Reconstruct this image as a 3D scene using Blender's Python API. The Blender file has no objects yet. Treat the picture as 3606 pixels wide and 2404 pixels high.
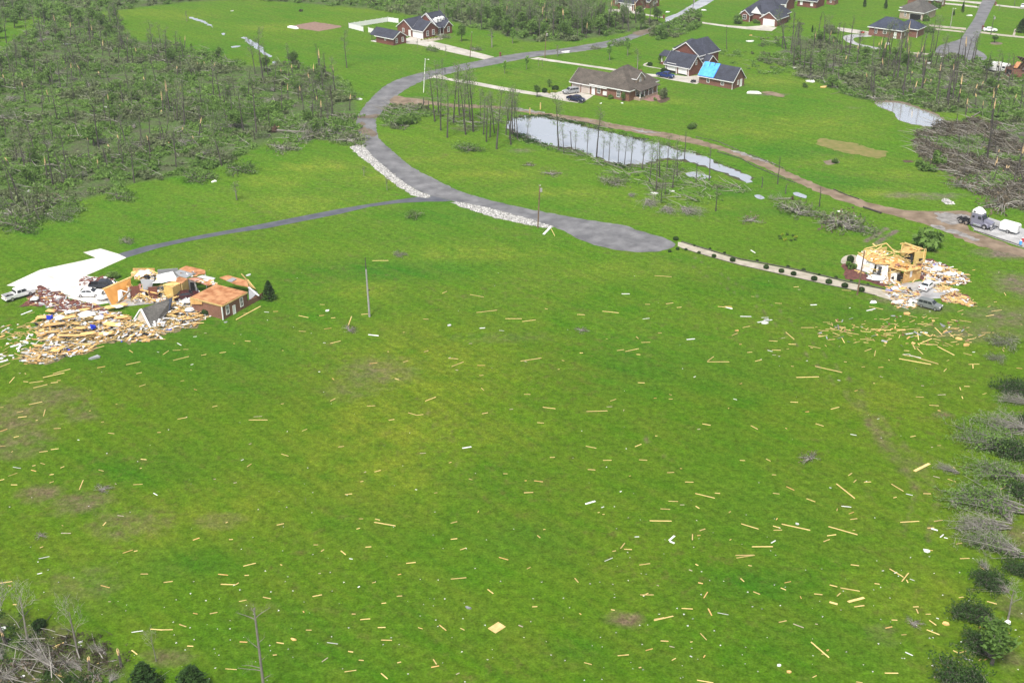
import bpy, bmesh, math, random
import numpy as np
from mathutils import Vector, Matrix, noise as mnoise
from mathutils.geometry import tessellate_polygon
R = math.radians
SC = bpy.context.scene
COL = SC.collection
# ------------------------------------------------------------------ camera, world, sun, exposure
FPX, CX, CY, CAMH = 4250.0, 1803.0, 1202.0, 92.0          # focal length and centre in photo pixels, camera height in metres
TH = math.atan(2082 / FPX)
cam = bpy.data.cameras.new('camera'); camo = bpy.data.objects.new('camera', cam); COL.objects.link(camo)
camo.location = (0, 0, CAMH); camo.rotation_euler = (math.pi / 2 - TH, 0, 0)
cam.sensor_width = 36; cam.lens = FPX / 3606 * 36; cam.clip_start = 1; cam.clip_end = 12000
SC.camera = camo
world = bpy.data.worlds.new('World'); SC.world = world; world.use_nodes = True
wn = world.node_tree; bg = wn.nodes['Background']
sky = wn.nodes.new('ShaderNodeTexSky'); sky.sky_type = 'NISHITA'; sky.sun_disc = False
SUN_EL, SUN_AZ = R(58), R(200)
sky.sun_elevation = SUN_EL; sky.sun_rotation = SUN_AZ; sky.air_density = 1.0; sky.dust_density = 4.0; sky.ozone_density = 0.6
hs = wn.nodes.new('ShaderNodeHueSaturation'); hs.inputs['Saturation'].default_value = .5; hs.inputs['Value'].default_value = 1.12      # thin overcast: the sky is nearly white
wn.links.new(sky.outputs[0], hs.inputs['Color']); wn.links.new(hs.outputs[0], bg.inputs[0]); bg.inputs[1].default_value = 0.105
sl = bpy.data.lights.new('sun', 'SUN'); slo = bpy.data.objects.new('sun', sl); COL.objects.link(slo)
sl.energy = 2.7; sl.angle = R(9); sl.color = (1.0, 0.96, 0.90)
slo.rotation_euler = (math.pi / 2 - SUN_EL, 0, math.pi - SUN_AZ); slo.location = (0, 0, 300)
SC.view_settings.view_transform = 'Standard'; SC.view_settings.look = 'None'; SC.view_settings.exposure = 0.62; SC.view_settings.gamma = 1
SC.cycles.use_denoising = True; SC.cycles.max_bounces = 5; SC.cycles.transparent_max_bounces = 6

# ------------------------------------------------------------------ where a pixel of the photograph meets the ground
_c, _s = math.cos(TH), math.sin(TH)
def G(x, y, z=0.0):
    u, v = x - CX, y - CY
    t = (z - CAMH) / -(v * _c + FPX * _s)
    return Vector((u * t, (FPX * _c - v * _s) * t, z))
def hgt(x, y, yt):                                            # height of an upright thing from its foot and top rows
    p = G(x, y); k = (yt - CY) / FPX
    # row of (X,Y,z): v/F = -(Y s + d c)/(Y c - d s), d = z - CAMH
    d = p.y * (-_s - k * _c) / (_c - k * _s)
    return max(0.3, d + CAMH)
CROPS = dict(A=(0,0,1.96), B=(1200,0,1.96), C=(2400,0,1.9502), D=(0,800,1.96), E=(1200,800,1.96), F=(2400,800,1.9502),
    I=(0,1600,1.95), J=(1200,1600,1.95), K=(2400,1600,1.9502), h1=(1200,0,5.2267), h2=(1950,180,5.2267), h3=(2250,100,5.2267),
    h5=(2050,0,5.2267), h6=(2550,0,5.2267), h8=(3000,0,3.8812), tr=(3306,680,7.84), wr=(3006,380,3.92), bl=(0,1950,3.36),
    lr=(330,900,3.92), lp=(0,900,5.2267), rr=(2940,820,4.3556), S=(0,0,1), V=(0,0,0.65225))
def px(c, x, y): ox, oy, k = CROPS[c]; return ox + x / k, oy + y / k
def g(c, x, y, z=0.0): return G(*px(c, x, y), z)
rng = random.Random(7)

# ------------------------------------------------------------------ mesh builder
class MB:
    def __init__(s): s.v = []; s.f = []; s.m = []
    def add(s, vs, fs, m=0):
        o = len(s.v); s.v.extend([tuple(p) for p in vs]); s.f.extend([tuple(i + o for i in f) for f in fs]); s.m.extend([m] * len(fs)); return s
    def box(s, a, b, m=0, M=None):
        (x0, y0, z0), (x1, y1, z1) = a, b
        vs = [Vector(p) for p in ((x0,y0,z0),(x1,y0,z0),(x1,y1,z0),(x0,y1,z0),(x0,y0,z1),(x1,y0,z1),(x1,y1,z1),(x0,y1,z1))]
        if M is not None: vs = [M @ p for p in vs]
        return s.add(vs, [(3,2,1,0),(4,5,6,7),(0,1,5,4),(1,2,6,5),(2,3,7,6),(3,0,4,7)], m)
    def quad_slab(s, a, b, c, d, t, m=0):                     # four corners and a thickness along the normal
        a, b, c, d = map(Vector, (a, b, c, d)); n = (b - a).cross(d - a).normalized() * t
        return s.add([a,b,c,d,a-n,b-n,c-n,d-n], [(0,1,2,3),(7,6,5,4),(0,4,5,1),(1,5,6,2),(2,6,7,3),(3,7,4,0)], m)
    def bar(s, p, q, w, h=None, m=0, up=(0,0,1)):
        p, q = Vector(p), Vector(q); h = h or w; d = (q - p).normalized(); up = Vector(up)
        if abs(d.dot(up)) > .98: up = Vector((1,0,0))
        sx = d.cross(up).normalized() * w / 2; sz = sx.cross(d).normalized() * h / 2
        vs = [p-sx-sz,p+sx-sz,p+sx+sz,p-sx+sz,q-sx-sz,q+sx-sz,q+sx+sz,q-sx+sz]
        return s.add(vs, [(0,1,2,3),(7,6,5,4),(4,5,1,0),(5,6,2,1),(6,7,3,2),(7,4,0,3)], m)
    def tube(s, pts, rad, n=5, m=0, cap=True):
        pts = [Vector(p) for p in pts]; o = len(s.v); k = len(pts)
        for i, p in enumerate(pts):
            d = (pts[min(i+1,k-1)] - pts[max(i-1,0)]).normalized()
            a = d.orthogonal().normalized() if abs(d.z) < .9 else Vector((1,0,0)).cross(d).normalized()
            b = d.cross(a)
            for j in range(n):
                t = 2*math.pi*j/n; s.v.append(tuple(p + (a*math.cos(t) + b*math.sin(t))*rad[i]))
        for i in range(k-1):
            for j in range(n):
                s.f.append((o+i*n+j, o+i*n+(j+1)%n, o+(i+1)*n+(j+1)%n, o+(i+1)*n+j)); s.m.append(m)
        if cap: s.f.append(tuple(o+(k-1)*n+j for j in range(n))); s.f.append(tuple(o+n-1-j for j in range(n))); s.m.extend([m, m])
        return s
    def lathe(s, prof, n=16, m=0, M=None):                    # profile of (radius, z)
        o = len(s.v)
        for r, z in prof:
            for j in range(n):
                t = 2*math.pi*j/n; p = Vector((r*math.cos(t), r*math.sin(t), z)); s.v.append(tuple(M @ p if M is not None else p))
        for i in range(len(prof)-1):
            for j in range(n): s.f.append((o+i*n+j, o+i*n+(j+1)%n, o+(i+1)*n+(j+1)%n, o+(i+1)*n+j)); s.m.append(m)
        s.f.append(tuple(o+n-1-j for j in range(n))); s.f.append(tuple(o+(len(prof)-1)*n+j for j in range(n))); s.m.extend([m, m])
        return s
    def prism(s, poly, M, w, m=0):                            # 2-D polygon (x,z) extruded along local y from -w to w
        k = len(poly); vs = [M @ Vector((x, -w, z)) for x, z in poly] + [M @ Vector((x, w, z)) for x, z in poly]
        return s.add(vs, [tuple(range(k)), tuple(range(2*k-1, k-1, -1))] + [((i+1)%k, i, k+i, k+(i+1)%k) for i in range(k)], m)
    def leaves(s, P, size, rr, m=0, flat=0.0, asp=0.6):       # P (n,3): one small leaf-clump quad at each point
        n = len(P); a = rr.normal(size=(n,3)); a /= np.linalg.norm(a, axis=1)[:,None]
        b = rr.normal(size=(n,3)); 
        if flat: a[:,2] *= 1-flat; b[:,2] *= 1-flat
        a /= np.linalg.norm(a, axis=1)[:,None]+1e-9
        b -= (a*b).sum(1)[:,None]*a; b /= np.linalg.norm(b, axis=1)[:,None]+1e-9
        sz = size*(0.55+0.9*rr.random((n,1))); a = a*sz; b = b*sz*asp
        V = np.stack([P-a, P-b*.8, P+a, P+b*.8], 1).reshape(-1,3); o = len(s.v)
        s.v.extend(map(tuple, V.tolist())); s.f.extend([(o+4*i, o+4*i+1, o+4*i+2, o+4*i+3) for i in range(n)]); s.m.extend([m]*n); return s
    def mesh(s, name, mats, smooth=False):
        me = bpy.data.meshes.new(name); me.from_pydata(s.v, [], s.f)
        for m in (mats if isinstance(mats, (list, tuple)) else [mats]): me.materials.append(m)
        if any(s.m): me.polygons.foreach_set('material_index', s.m)
        if smooth: me.polygons.foreach_set('use_smooth', [True]*len(s.f))
        me.update(); return me
    def obj(s, name, mats, parent=None, smooth=False, loc=None, label=None):
        o = bpy.data.objects.new(name, s.mesh(name, mats, smooth)); COL.objects.link(o)
        if parent: o.parent = parent
        if loc is not None: o.location = loc
        if label: o['label'] = label
        return o
def tag(o, label, cat, group=None):
    o['label'] = label; o['category'] = cat
    if group: o['group'] = group
    return o
def empty(name, label, cat, loc=(0,0,0), rz=0.0, group=None):
    o = bpy.data.objects.new(name, None); COL.objects.link(o); o.location = loc; o.rotation_euler = (0,0,rz); o.empty_display_size = .3
    return tag(o, label, cat, group)
def struct(o, kind='structure'): o['kind'] = kind; return o
def dup(o, parent=None, children=True):
    c = o.copy(); COL.objects.link(c)
    if parent: c.parent = parent
    if children:
        for ch in list(o.children): dup(ch, c)
    return c

# ------------------------------------------------------------------ materials
def mat(name, col, rough=.7, var=0.0, scale=3.0, col2=None, metal=0.0, spec=.3, bump=0.0, objvar=0.0, detail=4, coords='Object', island=0.0):
    m = bpy.data.materials.new(name); m.use_nodes = True; nt = m.node_tree; b = nt.nodes['Principled BSDF']
    b.inputs['Base Color'].default_value = (*col, 1); b.inputs['Roughness'].default_value = rough
    b.inputs['Metallic'].default_value = metal; b.inputs['Specular IOR Level'].default_value = spec
    N = nt.nodes.new; L = nt.links.new; cur = None
    tc = N('ShaderNodeTexCoord') if coords != 'World' else N('ShaderNodeNewGeometry')
    co = tc.outputs['Object'] if coords != 'World' else tc.outputs['Position']
    if var or col2:
        nz = N('ShaderNodeTexNoise'); nz.inputs['Scale'].default_value = scale; nz.inputs['Detail'].default_value = detail
        L(co, nz.inputs['Vector'])
        mr = N('ShaderNodeMapRange'); mr.inputs[1].default_value = .32; mr.inputs[2].default_value = .68; L(nz.outputs[0], mr.inputs[0])
        mx = N('ShaderNodeMix'); mx.data_type = 'RGBA'; L(mr.outputs[0], mx.inputs[0])
        c2 = col2 or tuple(min(1, x*(1+var)) for x in col); c1 = col if col2 else tuple(x*(1-var) for x in col)
        mx.inputs[6].default_value = (*c1, 1); mx.inputs[7].default_value = (*c2, 1); cur = mx.outputs[2]
        if bump:
            bp = N('ShaderNodeBump'); bp.inputs['Strength'].default_value = bump; L(nz.outputs[0], bp.inputs['Height']); L(bp.outputs[0], b.inputs['Normal'])
    for amt, node in ((objvar, 'ShaderNodeObjectInfo'), (island, 'ShaderNodeNewGeometry')):
        if not amt: continue
        oi = N(node); src = oi.outputs['Random'] if objvar and node.endswith('Info') else oi.outputs['Random Per Island']
        mr = N('ShaderNodeMapRange'); mr.inputs[3].default_value = 1-amt; mr.inputs[4].default_value = 1+amt; L(src, mr.inputs[0])
        mu = N('ShaderNodeMix'); mu.data_type = 'RGBA'; mu.blend_type = 'MULTIPLY'; mu.inputs[0].default_value = 1
        if cur: L(cur, mu.inputs[6])
        else: mu.inputs[6].default_value = (*col, 1)
        L(mr.outputs[0], mu.inputs[7]); cur = mu.outputs[2]
    if cur: L(cur, b.inputs['Base Color'])
    return m
def brick_mat(name, c1, c2, mortar, scale=1.0):
    m = mat(name, c1, .85); nt = m.node_tree; N = nt.nodes.new; L = nt.links.new; b = nt.nodes['Principled BSDF']
    tc = N('ShaderNodeTexCoord'); sx = N('ShaderNodeSeparateXYZ'); L(tc.outputs['Object'], sx.inputs[0])
    ad = N('ShaderNodeMath'); L(sx.outputs[0], ad.inputs[0]); L(sx.outputs[1], ad.inputs[1])
    cb = N('ShaderNodeCombineXYZ'); L(ad.outputs[0], cb.inputs[0]); L(sx.outputs[2], cb.inputs[1])
    bt = N('ShaderNodeTexBrick'); L(cb.outputs[0], bt.inputs['Vector']); bt.inputs['Scale'].default_value = scale
    bt.inputs['Color1'].default_value = (*c1, 1); bt.inputs['Color2'].default_value = (*c2, 1); bt.inputs['Mortar'].default_value = (*mortar, 1)
    bt.inputs['Brick Width'].default_value = .23; bt.inputs['Row Height'].default_value = .08; bt.inputs['Mortar Size'].default_value = .008
    nz = N('ShaderNodeTexNoise'); nz.inputs['Scale'].default_value = .7; L(tc.outputs['Object'], nz.inputs['Vector'])
    mr = N('ShaderNodeMapRange'); mr.inputs[3].default_value = .72; mr.inputs[4].default_value = 1.28; L(nz.outputs[0], mr.inputs[0])
    mu = N('ShaderNodeMix'); mu.data_type = 'RGBA'; mu.blend_type = 'MULTIPLY'; mu.inputs[0].default_value = 1
    L(bt.outputs[0], mu.inputs[6]); L(mr.outputs[0], mu.inputs[7]); L(mu.outputs[2], b.inputs['Base Color']); return m
def shingle_mat(name, c):
    m = mat(name, c, .8); nt = m.node_tree; N = nt.nodes.new; L = nt.links.new; b = nt.nodes['Principled BSDF']
    tc = N('ShaderNodeTexCoord'); sx = N('ShaderNodeSeparateXYZ'); L(tc.outputs['Object'], sx.inputs[0])
    ad = N('ShaderNodeMath'); L(sx.outputs[0], ad.inputs[0]); L(sx.outputs[1], ad.inputs[1])
    cb = N('ShaderNodeCombineXYZ'); L(ad.outputs[0], cb.inputs[0]); L(sx.outputs[2], cb.inputs[1])
    bt = N('ShaderNodeTexBrick'); L(cb.outputs[0], bt.inputs['Vector']); bt.inputs['Scale'].default_value = 1
    bt.inputs['Color1'].default_value = (*[x*1.25 for x in c], 1); bt.inputs['Color2'].default_value = (*[x*.75 for x in c], 1); bt.inputs['Mortar'].default_value = (*[x*.5 for x in c], 1)
    bt.inputs['Brick Width'].default_value = .5; bt.inputs['Row Height'].default_value = .12; bt.inputs['Mortar Size'].default_value = .012
    nz = N('ShaderNodeTexNoise'); nz.inputs['Scale'].default_value = .5; nz.inputs['Detail'].default_value = 6; L(tc.outputs['Object'], nz.inputs['Vector'])
    mr = N('ShaderNodeMapRange'); mr.inputs[1].default_value = .3; mr.inputs[2].default_value = .7; mr.inputs[3].default_value = .75; mr.inputs[4].default_value = 1.25; L(nz.outputs[0], mr.inputs[0])
    mu = N('ShaderNodeMix'); mu.data_type = 'RGBA'; mu.blend_type = 'MULTIPLY'; mu.inputs[0].default_value = 1
    L(bt.outputs[0], mu.inputs[6]); L(mr.outputs[0], mu.inputs[7]); L(mu.outputs[2], b.inputs['Base Color']); return m
def leaf_mat(name, dark, light, wscale=.09, trans=.25):
    m = mat(name, dark, .65, spec=.2); nt = m.node_tree; N = nt.nodes.new; L = nt.links.new; b = nt.nodes['Principled BSDF']
    ge = N('ShaderNodeNewGeometry'); nz = N('ShaderNodeTexNoise'); nz.inputs['Scale'].default_value = wscale; nz.inputs['Detail'].default_value = 3
    L(ge.outputs['Position'], nz.inputs['Vector'])
    m1 = N('ShaderNodeMapRange'); m1.inputs[1].default_value = .3; m1.inputs[2].default_value = .7; L(nz.outputs[0], m1.inputs[0])
    ad = N('ShaderNodeMath'); ad.operation = 'MULTIPLY_ADD'; ad.inputs[1].default_value = .55; L(ge.outputs['Random Per Island'], ad.inputs[0])
    h = N('ShaderNodeMath'); h.operation = 'MULTIPLY'; h.inputs[1].default_value = .5; L(m1.outputs[0], h.inputs[0]); L(h.outputs[0], ad.inputs[2])
    mx = N('ShaderNodeMix'); mx.data_type = 'RGBA'; L(ad.outputs[0], mx.inputs[0]); mx.inputs[6].default_value = (*dark, 1); mx.inputs[7].default_value = (*light, 1)
    L(mx.outputs[2], b.inputs['Base Color'])
    tr = N('ShaderNodeBsdfTranslucent'); L(mx.outputs[2], tr.inputs[0]); ms = N('ShaderNodeMixShader'); ms.inputs[0].default_value = trans
    out = nt.nodes['Material Output']; L(b.outputs[0], ms.inputs[1]); L(tr.outputs[0], ms.inputs[2]); L(ms.outputs[0], out.inputs[0]); return m
M = {}
M['asphalt'] = mat('asphalt', (.115,.116,.122), .75, col2=(.215,.215,.22), scale=.3, coords='World', detail=8)
M['drive_asphalt'] = mat('dark asphalt', (.072,.078,.094), .7, col2=(.115,.122,.14), scale=.4, coords='World', detail=8)
M['wet_road'] = mat('wet asphalt shine', (.22,.23,.26), .18, col2=(.5,.5,.52), scale=.15, coords='World', spec=.8)  # paler than the dry road: the wet shine is put into the colour
M['concrete'] = mat('concrete', (.62,.59,.53), .8, col2=(.82,.80,.75), scale=.22, coords='World', detail=8)
def joints(m, w, amt):
    nt = m.node_tree; N = nt.nodes.new; L = nt.links.new; b = nt.nodes['Principled BSDF']; src = b.inputs['Base Color'].links[0].from_socket
    ge = N('ShaderNodeNewGeometry'); mp = N('ShaderNodeMapping'); mp.inputs['Rotation'].default_value = (0,0,R(41)); L(ge.outputs['Position'], mp.inputs[0])
    bt = N('ShaderNodeTexBrick'); L(mp.outputs[0], bt.inputs['Vector']); bt.offset = 0; bt.inputs['Scale'].default_value = 1; bt.inputs['Brick Width'].default_value = w; bt.inputs['Row Height'].default_value = w; bt.inputs['Mortar Size'].default_value = .05
    bt.inputs['Color1'].default_value = (1,1,1,1); bt.inputs['Color2'].default_value = (.93,.93,.93,1); bt.inputs['Mortar'].default_value = (amt,amt,amt,1)
    st = N('ShaderNodeTexNoise'); st.inputs['Scale'].default_value = .5; st.inputs['Detail'].default_value = 8; st.inputs['Roughness'].default_value = .7; L(ge.outputs['Position'], st.inputs['Vector']); mr = N('ShaderNodeMapRange'); mr.inputs[1].default_value = .3; mr.inputs[2].default_value = .5; mr.inputs[3].default_value = .72; L(st.outputs[0], mr.inputs[0])
    for s in (bt.outputs[0], mr.outputs[0]):
        mu = N('ShaderNodeMix'); mu.data_type = 'RGBA'; mu.blend_type = 'MULTIPLY'; mu.inputs[0].default_value = 1; L(src, mu.inputs[6]); L(s, mu.inputs[7]); src = mu.outputs[2]
    L(src, b.inputs['Base Color'])
M['drivepale'] = mat('aged concrete', (.40,.37,.32), .8, col2=(.56,.53,.47), scale=.22, coords='World', detail=8); joints(M['drivepale'], 4.0, .7)
joints(M['concrete'], 3.6, .62); joints(M['asphalt'], 7.5, .86)
M['path'] = mat('weathered paving', (.30,.27,.21), .85, col2=(.46,.42,.34), scale=.6, coords='World', detail=6)
M['pad'] = mat('wet concrete', (.24,.235,.23), .35, col2=(.50,.50,.50), scale=.35, coords='World', detail=6, spec=.5)
M['mud'] = mat('mud', (.11,.085,.06), .85, col2=(.21,.17,.125), scale=.35, coords='World', detail=8)
M['clay'] = mat('clay soil', (.135,.098,.062), .9, col2=(.27,.205,.145), scale=.35, coords='World', detail=8)
M['darksoil'] = mat('brown soil', (.045,.03,.02), .9, col2=(.12,.08,.05), scale=1.2, coords='World', detail=8)
M['silt'] = mat('wet silt sheen', (.13,.115,.095), .35, col2=(.34,.32,.30), scale=.7, coords='World', detail=6, spec=.5)  # the pale tone paints in the sheen of the wet silt
M['reddirt'] = mat('crushed brick', (.05,.02,.02), .9, col2=(.19,.075,.06), scale=1.5, coords='World', detail=8)
M['rock'] = mat('white rock', (.36,.355,.34), .9, var=.3, scale=2, island=.5, coords='World')
M['lumber'] = mat('lumber', (.54,.37,.13), .75, col2=(.68,.52,.24), scale=2.5, objvar=.28, island=.25)
M['greylumber'] = mat('weathered lumber', (.36,.30,.22), .85, col2=(.5,.43,.33), scale=2.5, objvar=.25, island=.1)
M['ply'] = mat('plywood', (.60,.34,.12), .75, col2=(.74,.48,.20), scale=1.3, objvar=.2, island=.2)
M['plyred'] = mat('weathered plywood', (.30,.115,.042), .7, col2=(.56,.29,.14), scale=.9, detail=6)
M['osb'] = mat('sheathing', (.52,.29,.10), .8, col2=(.66,.42,.17), scale=1.2, detail=6)
M['yellowwall'] = mat('yellow sheathing', (.60,.42,.13), .8, col2=(.70,.53,.22), scale=.9, detail=5)
M['white'] = mat('white painted surface', (.78,.78,.77), .6, var=.08, scale=2, objvar=.1)
M['wrap'] = mat('white house wrap', (.80,.80,.80), .7, col2=(.72,.72,.73), scale=1.5)
M['scrap'] = mat('pale scrap', (.70,.70,.69), .7, objvar=.2, island=.35)
M['grey'] = mat('grey sheet', (.28,.29,.30), .7, objvar=.3, island=.35)
M['black'] = mat('black material', (.012,.012,.014), .6)
M['tyre'] = mat('tyre rubber', (.015,.015,.016), .85)
M['rim'] = mat('wheel rim', (.5,.5,.52), .35, metal=.7)
M['glass'] = mat('window glass', (.02,.025,.03), .08, spec=.6)
M['lamp'] = mat('lamp lens', (.75,.75,.72), .2)
M['redlamp'] = mat('tail lamp', (.25,.02,.015), .3)
M['chrome'] = mat('chrome', (.6,.6,.62), .25, metal=.9)
M['trim'] = mat('white trim', (.78,.78,.77), .5)
M['garage'] = mat('garage door paint', (.80,.80,.79), .5)
M['beige'] = mat('beige door paint', (.50,.43,.38), .6)
M['brick'] = brick_mat('red brick', (.20,.055,.035), (.13,.035,.025), (.22,.15,.12))
M['brick2'] = brick_mat('brown brick', (.22,.09,.06), (.16,.06,.045), (.24,.17,.13))
M['brickpink'] = brick_mat('rust brick', (.24,.10,.065), (.18,.07,.045), (.27,.2,.15))
M['bricktan'] = brick_mat('tan brick', (.40,.30,.22), (.34,.25,.18), (.42,.36,.3))
M['shingle'] = shingle_mat('charcoal shingles', (.048,.053,.074))
M['shinglebrown'] = shingle_mat('brown shingles', (.10,.085,.07))
M['shingleblue'] = shingle_mat('slate shingles', (.045,.055,.085))
M['shinglegrey'] = shingle_mat('grey shingles', (.105,.10,.09))
M['tarp'] = mat('blue tarp', (.06,.33,.80), .45, col2=(.12,.45,.88), scale=1.2)
M['tarpblue'] = mat('deep blue tarp', (.02,.05,.55), .5)
M['pole'] = mat('pole wood', (.18,.12,.075), .85, var=.25, scale=2)
M['polegrey'] = mat('weathered pole wood', (.33,.32,.31), .8, var=.2, scale=1.5)
M['bark'] = mat('dark bark', (.055,.049,.043), .9, col2=(.115,.105,.092), scale=1.5, objvar=.3)
M['barkgrey'] = mat('grey bark', (.17,.155,.135), .9, col2=(.26,.24,.21), scale=1.5, objvar=.25)
M['splint'] = mat('splintered wood', (.60,.40,.17), .8, col2=(.70,.54,.32), scale=4, objvar=.15)
M['root'] = mat('root plate earth', (.04,.024,.015), .95, col2=(.09,.055,.035), scale=2)
M['leaf'] = leaf_mat('spring foliage', (.070,.145,.026), (.21,.35,.075), .09, .4)
M['leafdark'] = leaf_mat('dark foliage', (.016,.045,.010), (.055,.115,.022), .3)
M['leafbright'] = leaf_mat('bright foliage', (.09,.22,.03), (.24,.42,.07), .3)
M['leafyellow'] = leaf_mat('yellow green foliage', (.22,.30,.02), (.42,.48,.05), .3)
M['leafgrey'] = leaf_mat('grey green foliage', (.09,.12,.05), (.22,.27,.12), .2)
M['leafbrown'] = leaf_mat('dead foliage', (.075,.060,.038), (.20,.16,.105), .2)
M['brush'] = leaf_mat('undergrowth foliage', (.075,.155,.026), (.27,.44,.10), .05, .45)
M['brushbrown'] = leaf_mat('broken undergrowth', (.055,.050,.033), (.19,.165,.115), .07)
M['deadbrush'] = leaf_mat('dark dead brush', (.03,.024,.016), (.085,.068,.045), .2, .1)
M['twig'] = mat('twigs', (.20,.185,.155), .9, island=.35)
M['twigpale'] = mat('pale twigs', (.27,.255,.225), .9, island=.35)
def paint(name, c, rough=.3): return mat(name, c, rough, spec=.5)
# ------------------------------------------------------------------ ground sheet
def inpoly(X, Y, poly):
    r = np.zeros(X.shape, bool); n = len(poly)
    for i in range(n):
        (x0, y0), (x1, y1) = poly[i], poly[(i+1) % n]
        if y0 == y1: continue
        c = ((y0 > Y) != (y1 > Y)) & (X < (x1-x0)*(Y-y0)/(y1-y0)+x0); r ^= c
    return r
def wpoly(spec): return [tuple(g(*p)[:2]) if len(p) == 3 else tuple(G(*p)[:2]) for p in spec]
WOOD_L = [(-260,235),(0,190),(150,70),(290,45),(420,85),(470,140),(640,165),(760,200),(900,235),(1010,225),(1150,255),(1235,300),(1262,370),(1262,470),(1180,500),(1010,475),(900,525),(780,590),(640,620),(470,645),(340,690),(250,720),(150,790),(0,800),(-200,900),(-400,800)]
WOOD_T = [(-300,60),(-100,-60),(500,-110),(1200,-40),(1320,-90),(2060,-60),(2120,40),(2260,70),(2330,88),(2260,110),(2000,148),(1830,150),(1760,120),(1640,95),(1560,70),(1400,48),(1250,30),(900,0),(640,10),(360,45),(0,70)]
WOOD_R = [(2790,150),(2900,140),(3060,180),(3180,190),(3320,195),(3480,225),(3606,285),(3900,300),(4000,520),(3606,470),(3450,400),(3300,395),(3160,350),(3060,355),(2990,340),(2900,300),(2820,262),(2760,220)]
WOOD_B = [(3225,470),(3300,440),(3420,420),(3606,450),(3960,540),(4000,790),(3790,800),(3606,742),(3520,720),(3420,650),(3330,610),(3260,570),(3225,520)]
WOOD_F = [(-500,2060),(0,2170),(60,2160),(180,2240),(330,2250),(420,2290),(440,2380),(420,2480),(300,2560),(-500,2560)]
def lines(a, b, fn): return [fn(a + (b-a)*i) for i in range(2)]
near = np.arange(-230, 231, 1.0); ny = np.arange(78, 560, 1.0)
gx = np.concatenate([[-6000,-2500,-1200,-700,-450,-320,-260], near, [260,320,450,700,1200,2500,6000]])
gy = np.concatenate([[-3000,-900,-200,20,60], ny, [600,680,800,1000,1500,2500,4500,8000]])
XX, YY = np.meshgrid(gx, gy); NX, NY = len(gx), len(gy)
att = np.zeros((NY, NX, 4), np.float32)                       # R bare soil, G yellow grass, B lush grass, A wood litter
def blob(c, x, y, rx, ry, amt, ch, rot=0.0):
    p = g(c, x, y); dx, dy = XX-p.x, YY-p.y; ca, sa = math.cos(rot), math.sin(rot)
    a, b = (dx*ca+dy*sa)/rx, (-dx*sa+dy*ca)/ry; q = np.exp(-(a*a+b*b)); att[:,:,ch] = np.maximum(att[:,:,ch], amt*q) if amt > 0 else np.maximum(0, att[:,:,ch]+amt*q)
def soft(poly, n):
    m = inpoly(XX, YY, wpoly(poly)).astype(np.float32)
    for _ in range(n):
        m = (m + np.roll(m,1,0) + np.roll(m,-1,0) + np.roll(m,1,1) + np.roll(m,-1,1))/5
    return m
for w, a in ((WOOD_L,.85),(WOOD_T,.8),(WOOD_R,.9),(WOOD_B,1.0),(WOOD_F,1.0)): att[:,:,3] = np.maximum(att[:,:,3], soft(w, 10)*a)
for a in [('D',330,1180,9,6,.55),('D',560,1290,5,4,.5),('D',230,1440,5,4,.5),('D',60,1330,9,8,.6),('D',60,1500,8,7,.55),('I',560,330,6,4,.6),('I',270,270,4,3,.7),('I',900,480,8,5,.5),
          ('I',560,900,8,6,.4),('I',1150,1390,4,2,.6),('I',300,1250,8,3,.5),('I',1500,450,5,3,.5),('I',1750,1060,4,3,.4),('J',1950,1130,2.5,1.6,.9),('E',250,1000,10,8,.5),('E',60,1120,8,7,.4),
          ('E',1150,760,18,4,.35),('F',2250,620,10,7,.6),('F',2250,180,8,4,.8),('F',2000,730,14,5,.55),('F',1650,560,10,3,.5),('F',1500,500,8,2.5,.6),('F',2330,400,6,8,.7),('F',1800,1290,2,1.2,.8),
          ('K',2280,1050,3,4,.5),('K',2330,560,3,4,.6),('K',1400,1240,4,3,.4),('K',1600,60,2,10,.4),('F',1380,1450,2,14,.5),('F',1230,1230,2,10,.4),('C',1500,1340,6,3,.6),('C',1850,880,8,5,.7),('C',1180,740,4,2,.4),
          ('B',1250,1040,5,3,.5),('B',860,890,6,4,.5),('B',560,680,10,3,.5),('C',600,650,7,1.5,.8),('K',2250,1380,3,4,.5),('wr',1100,1230,8,3,.55),('C',1720,1340,10,2.5,.6)]:
    blob(*a[:5], a[5]*.9, 0)
for a in [('E',500,950,22,16,.8),('E',300,1350,16,14,.8),('E',700,1400,14,9,.6),('J',300,150,12,9,.8),('J',150,60,14,8,.6),('I',1600,370,10,8,.6),('I',1100,560,9,7,.5),('E',900,180,16,4,.9),('E',150,420,7,5,.8),
          ('D',1650,210,12,5,.7),('D',1400,280,8,4,.6),('A',2200,1150,10,5,1.0),('A',2100,1400,14,8,.6),('A',1900,1250,9,5,.8),('B',300,1230,9,5,.8),('B',1000,1200,14,5,.8),('B',700,1100,12,5,.7),('B',1500,1330,12,4,.7),
          ('B',1100,520,14,7,.5),('B',300,60,20,6,.8),('A',1900,190,14,7,.8),('A',1000,90,18,8,.6),('A',1250,110,14,6,.6),('C',600,560,14,6,.8),('C',900,850,18,8,.7),('C',550,900,16,8,.6),('C',1500,1200,12,5,.7),
          ('C',1350,1330,10,4,.8),('C',1050,1100,12,5,.5),('B',2150,700,16,6,.6),('C',250,1430,6,2,1.0),('C',100,1350,8,3,.8),('C',1060,420,8,4,.6),('K',1150,430,18,9,.35),('F',1250,1200,10,10,.4),('F',1400,1150,7,9,.4),('E',2000,300,20,5,.4),('K',1600,960,9,7,.5)]:
    blob(*a, 1)
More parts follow.
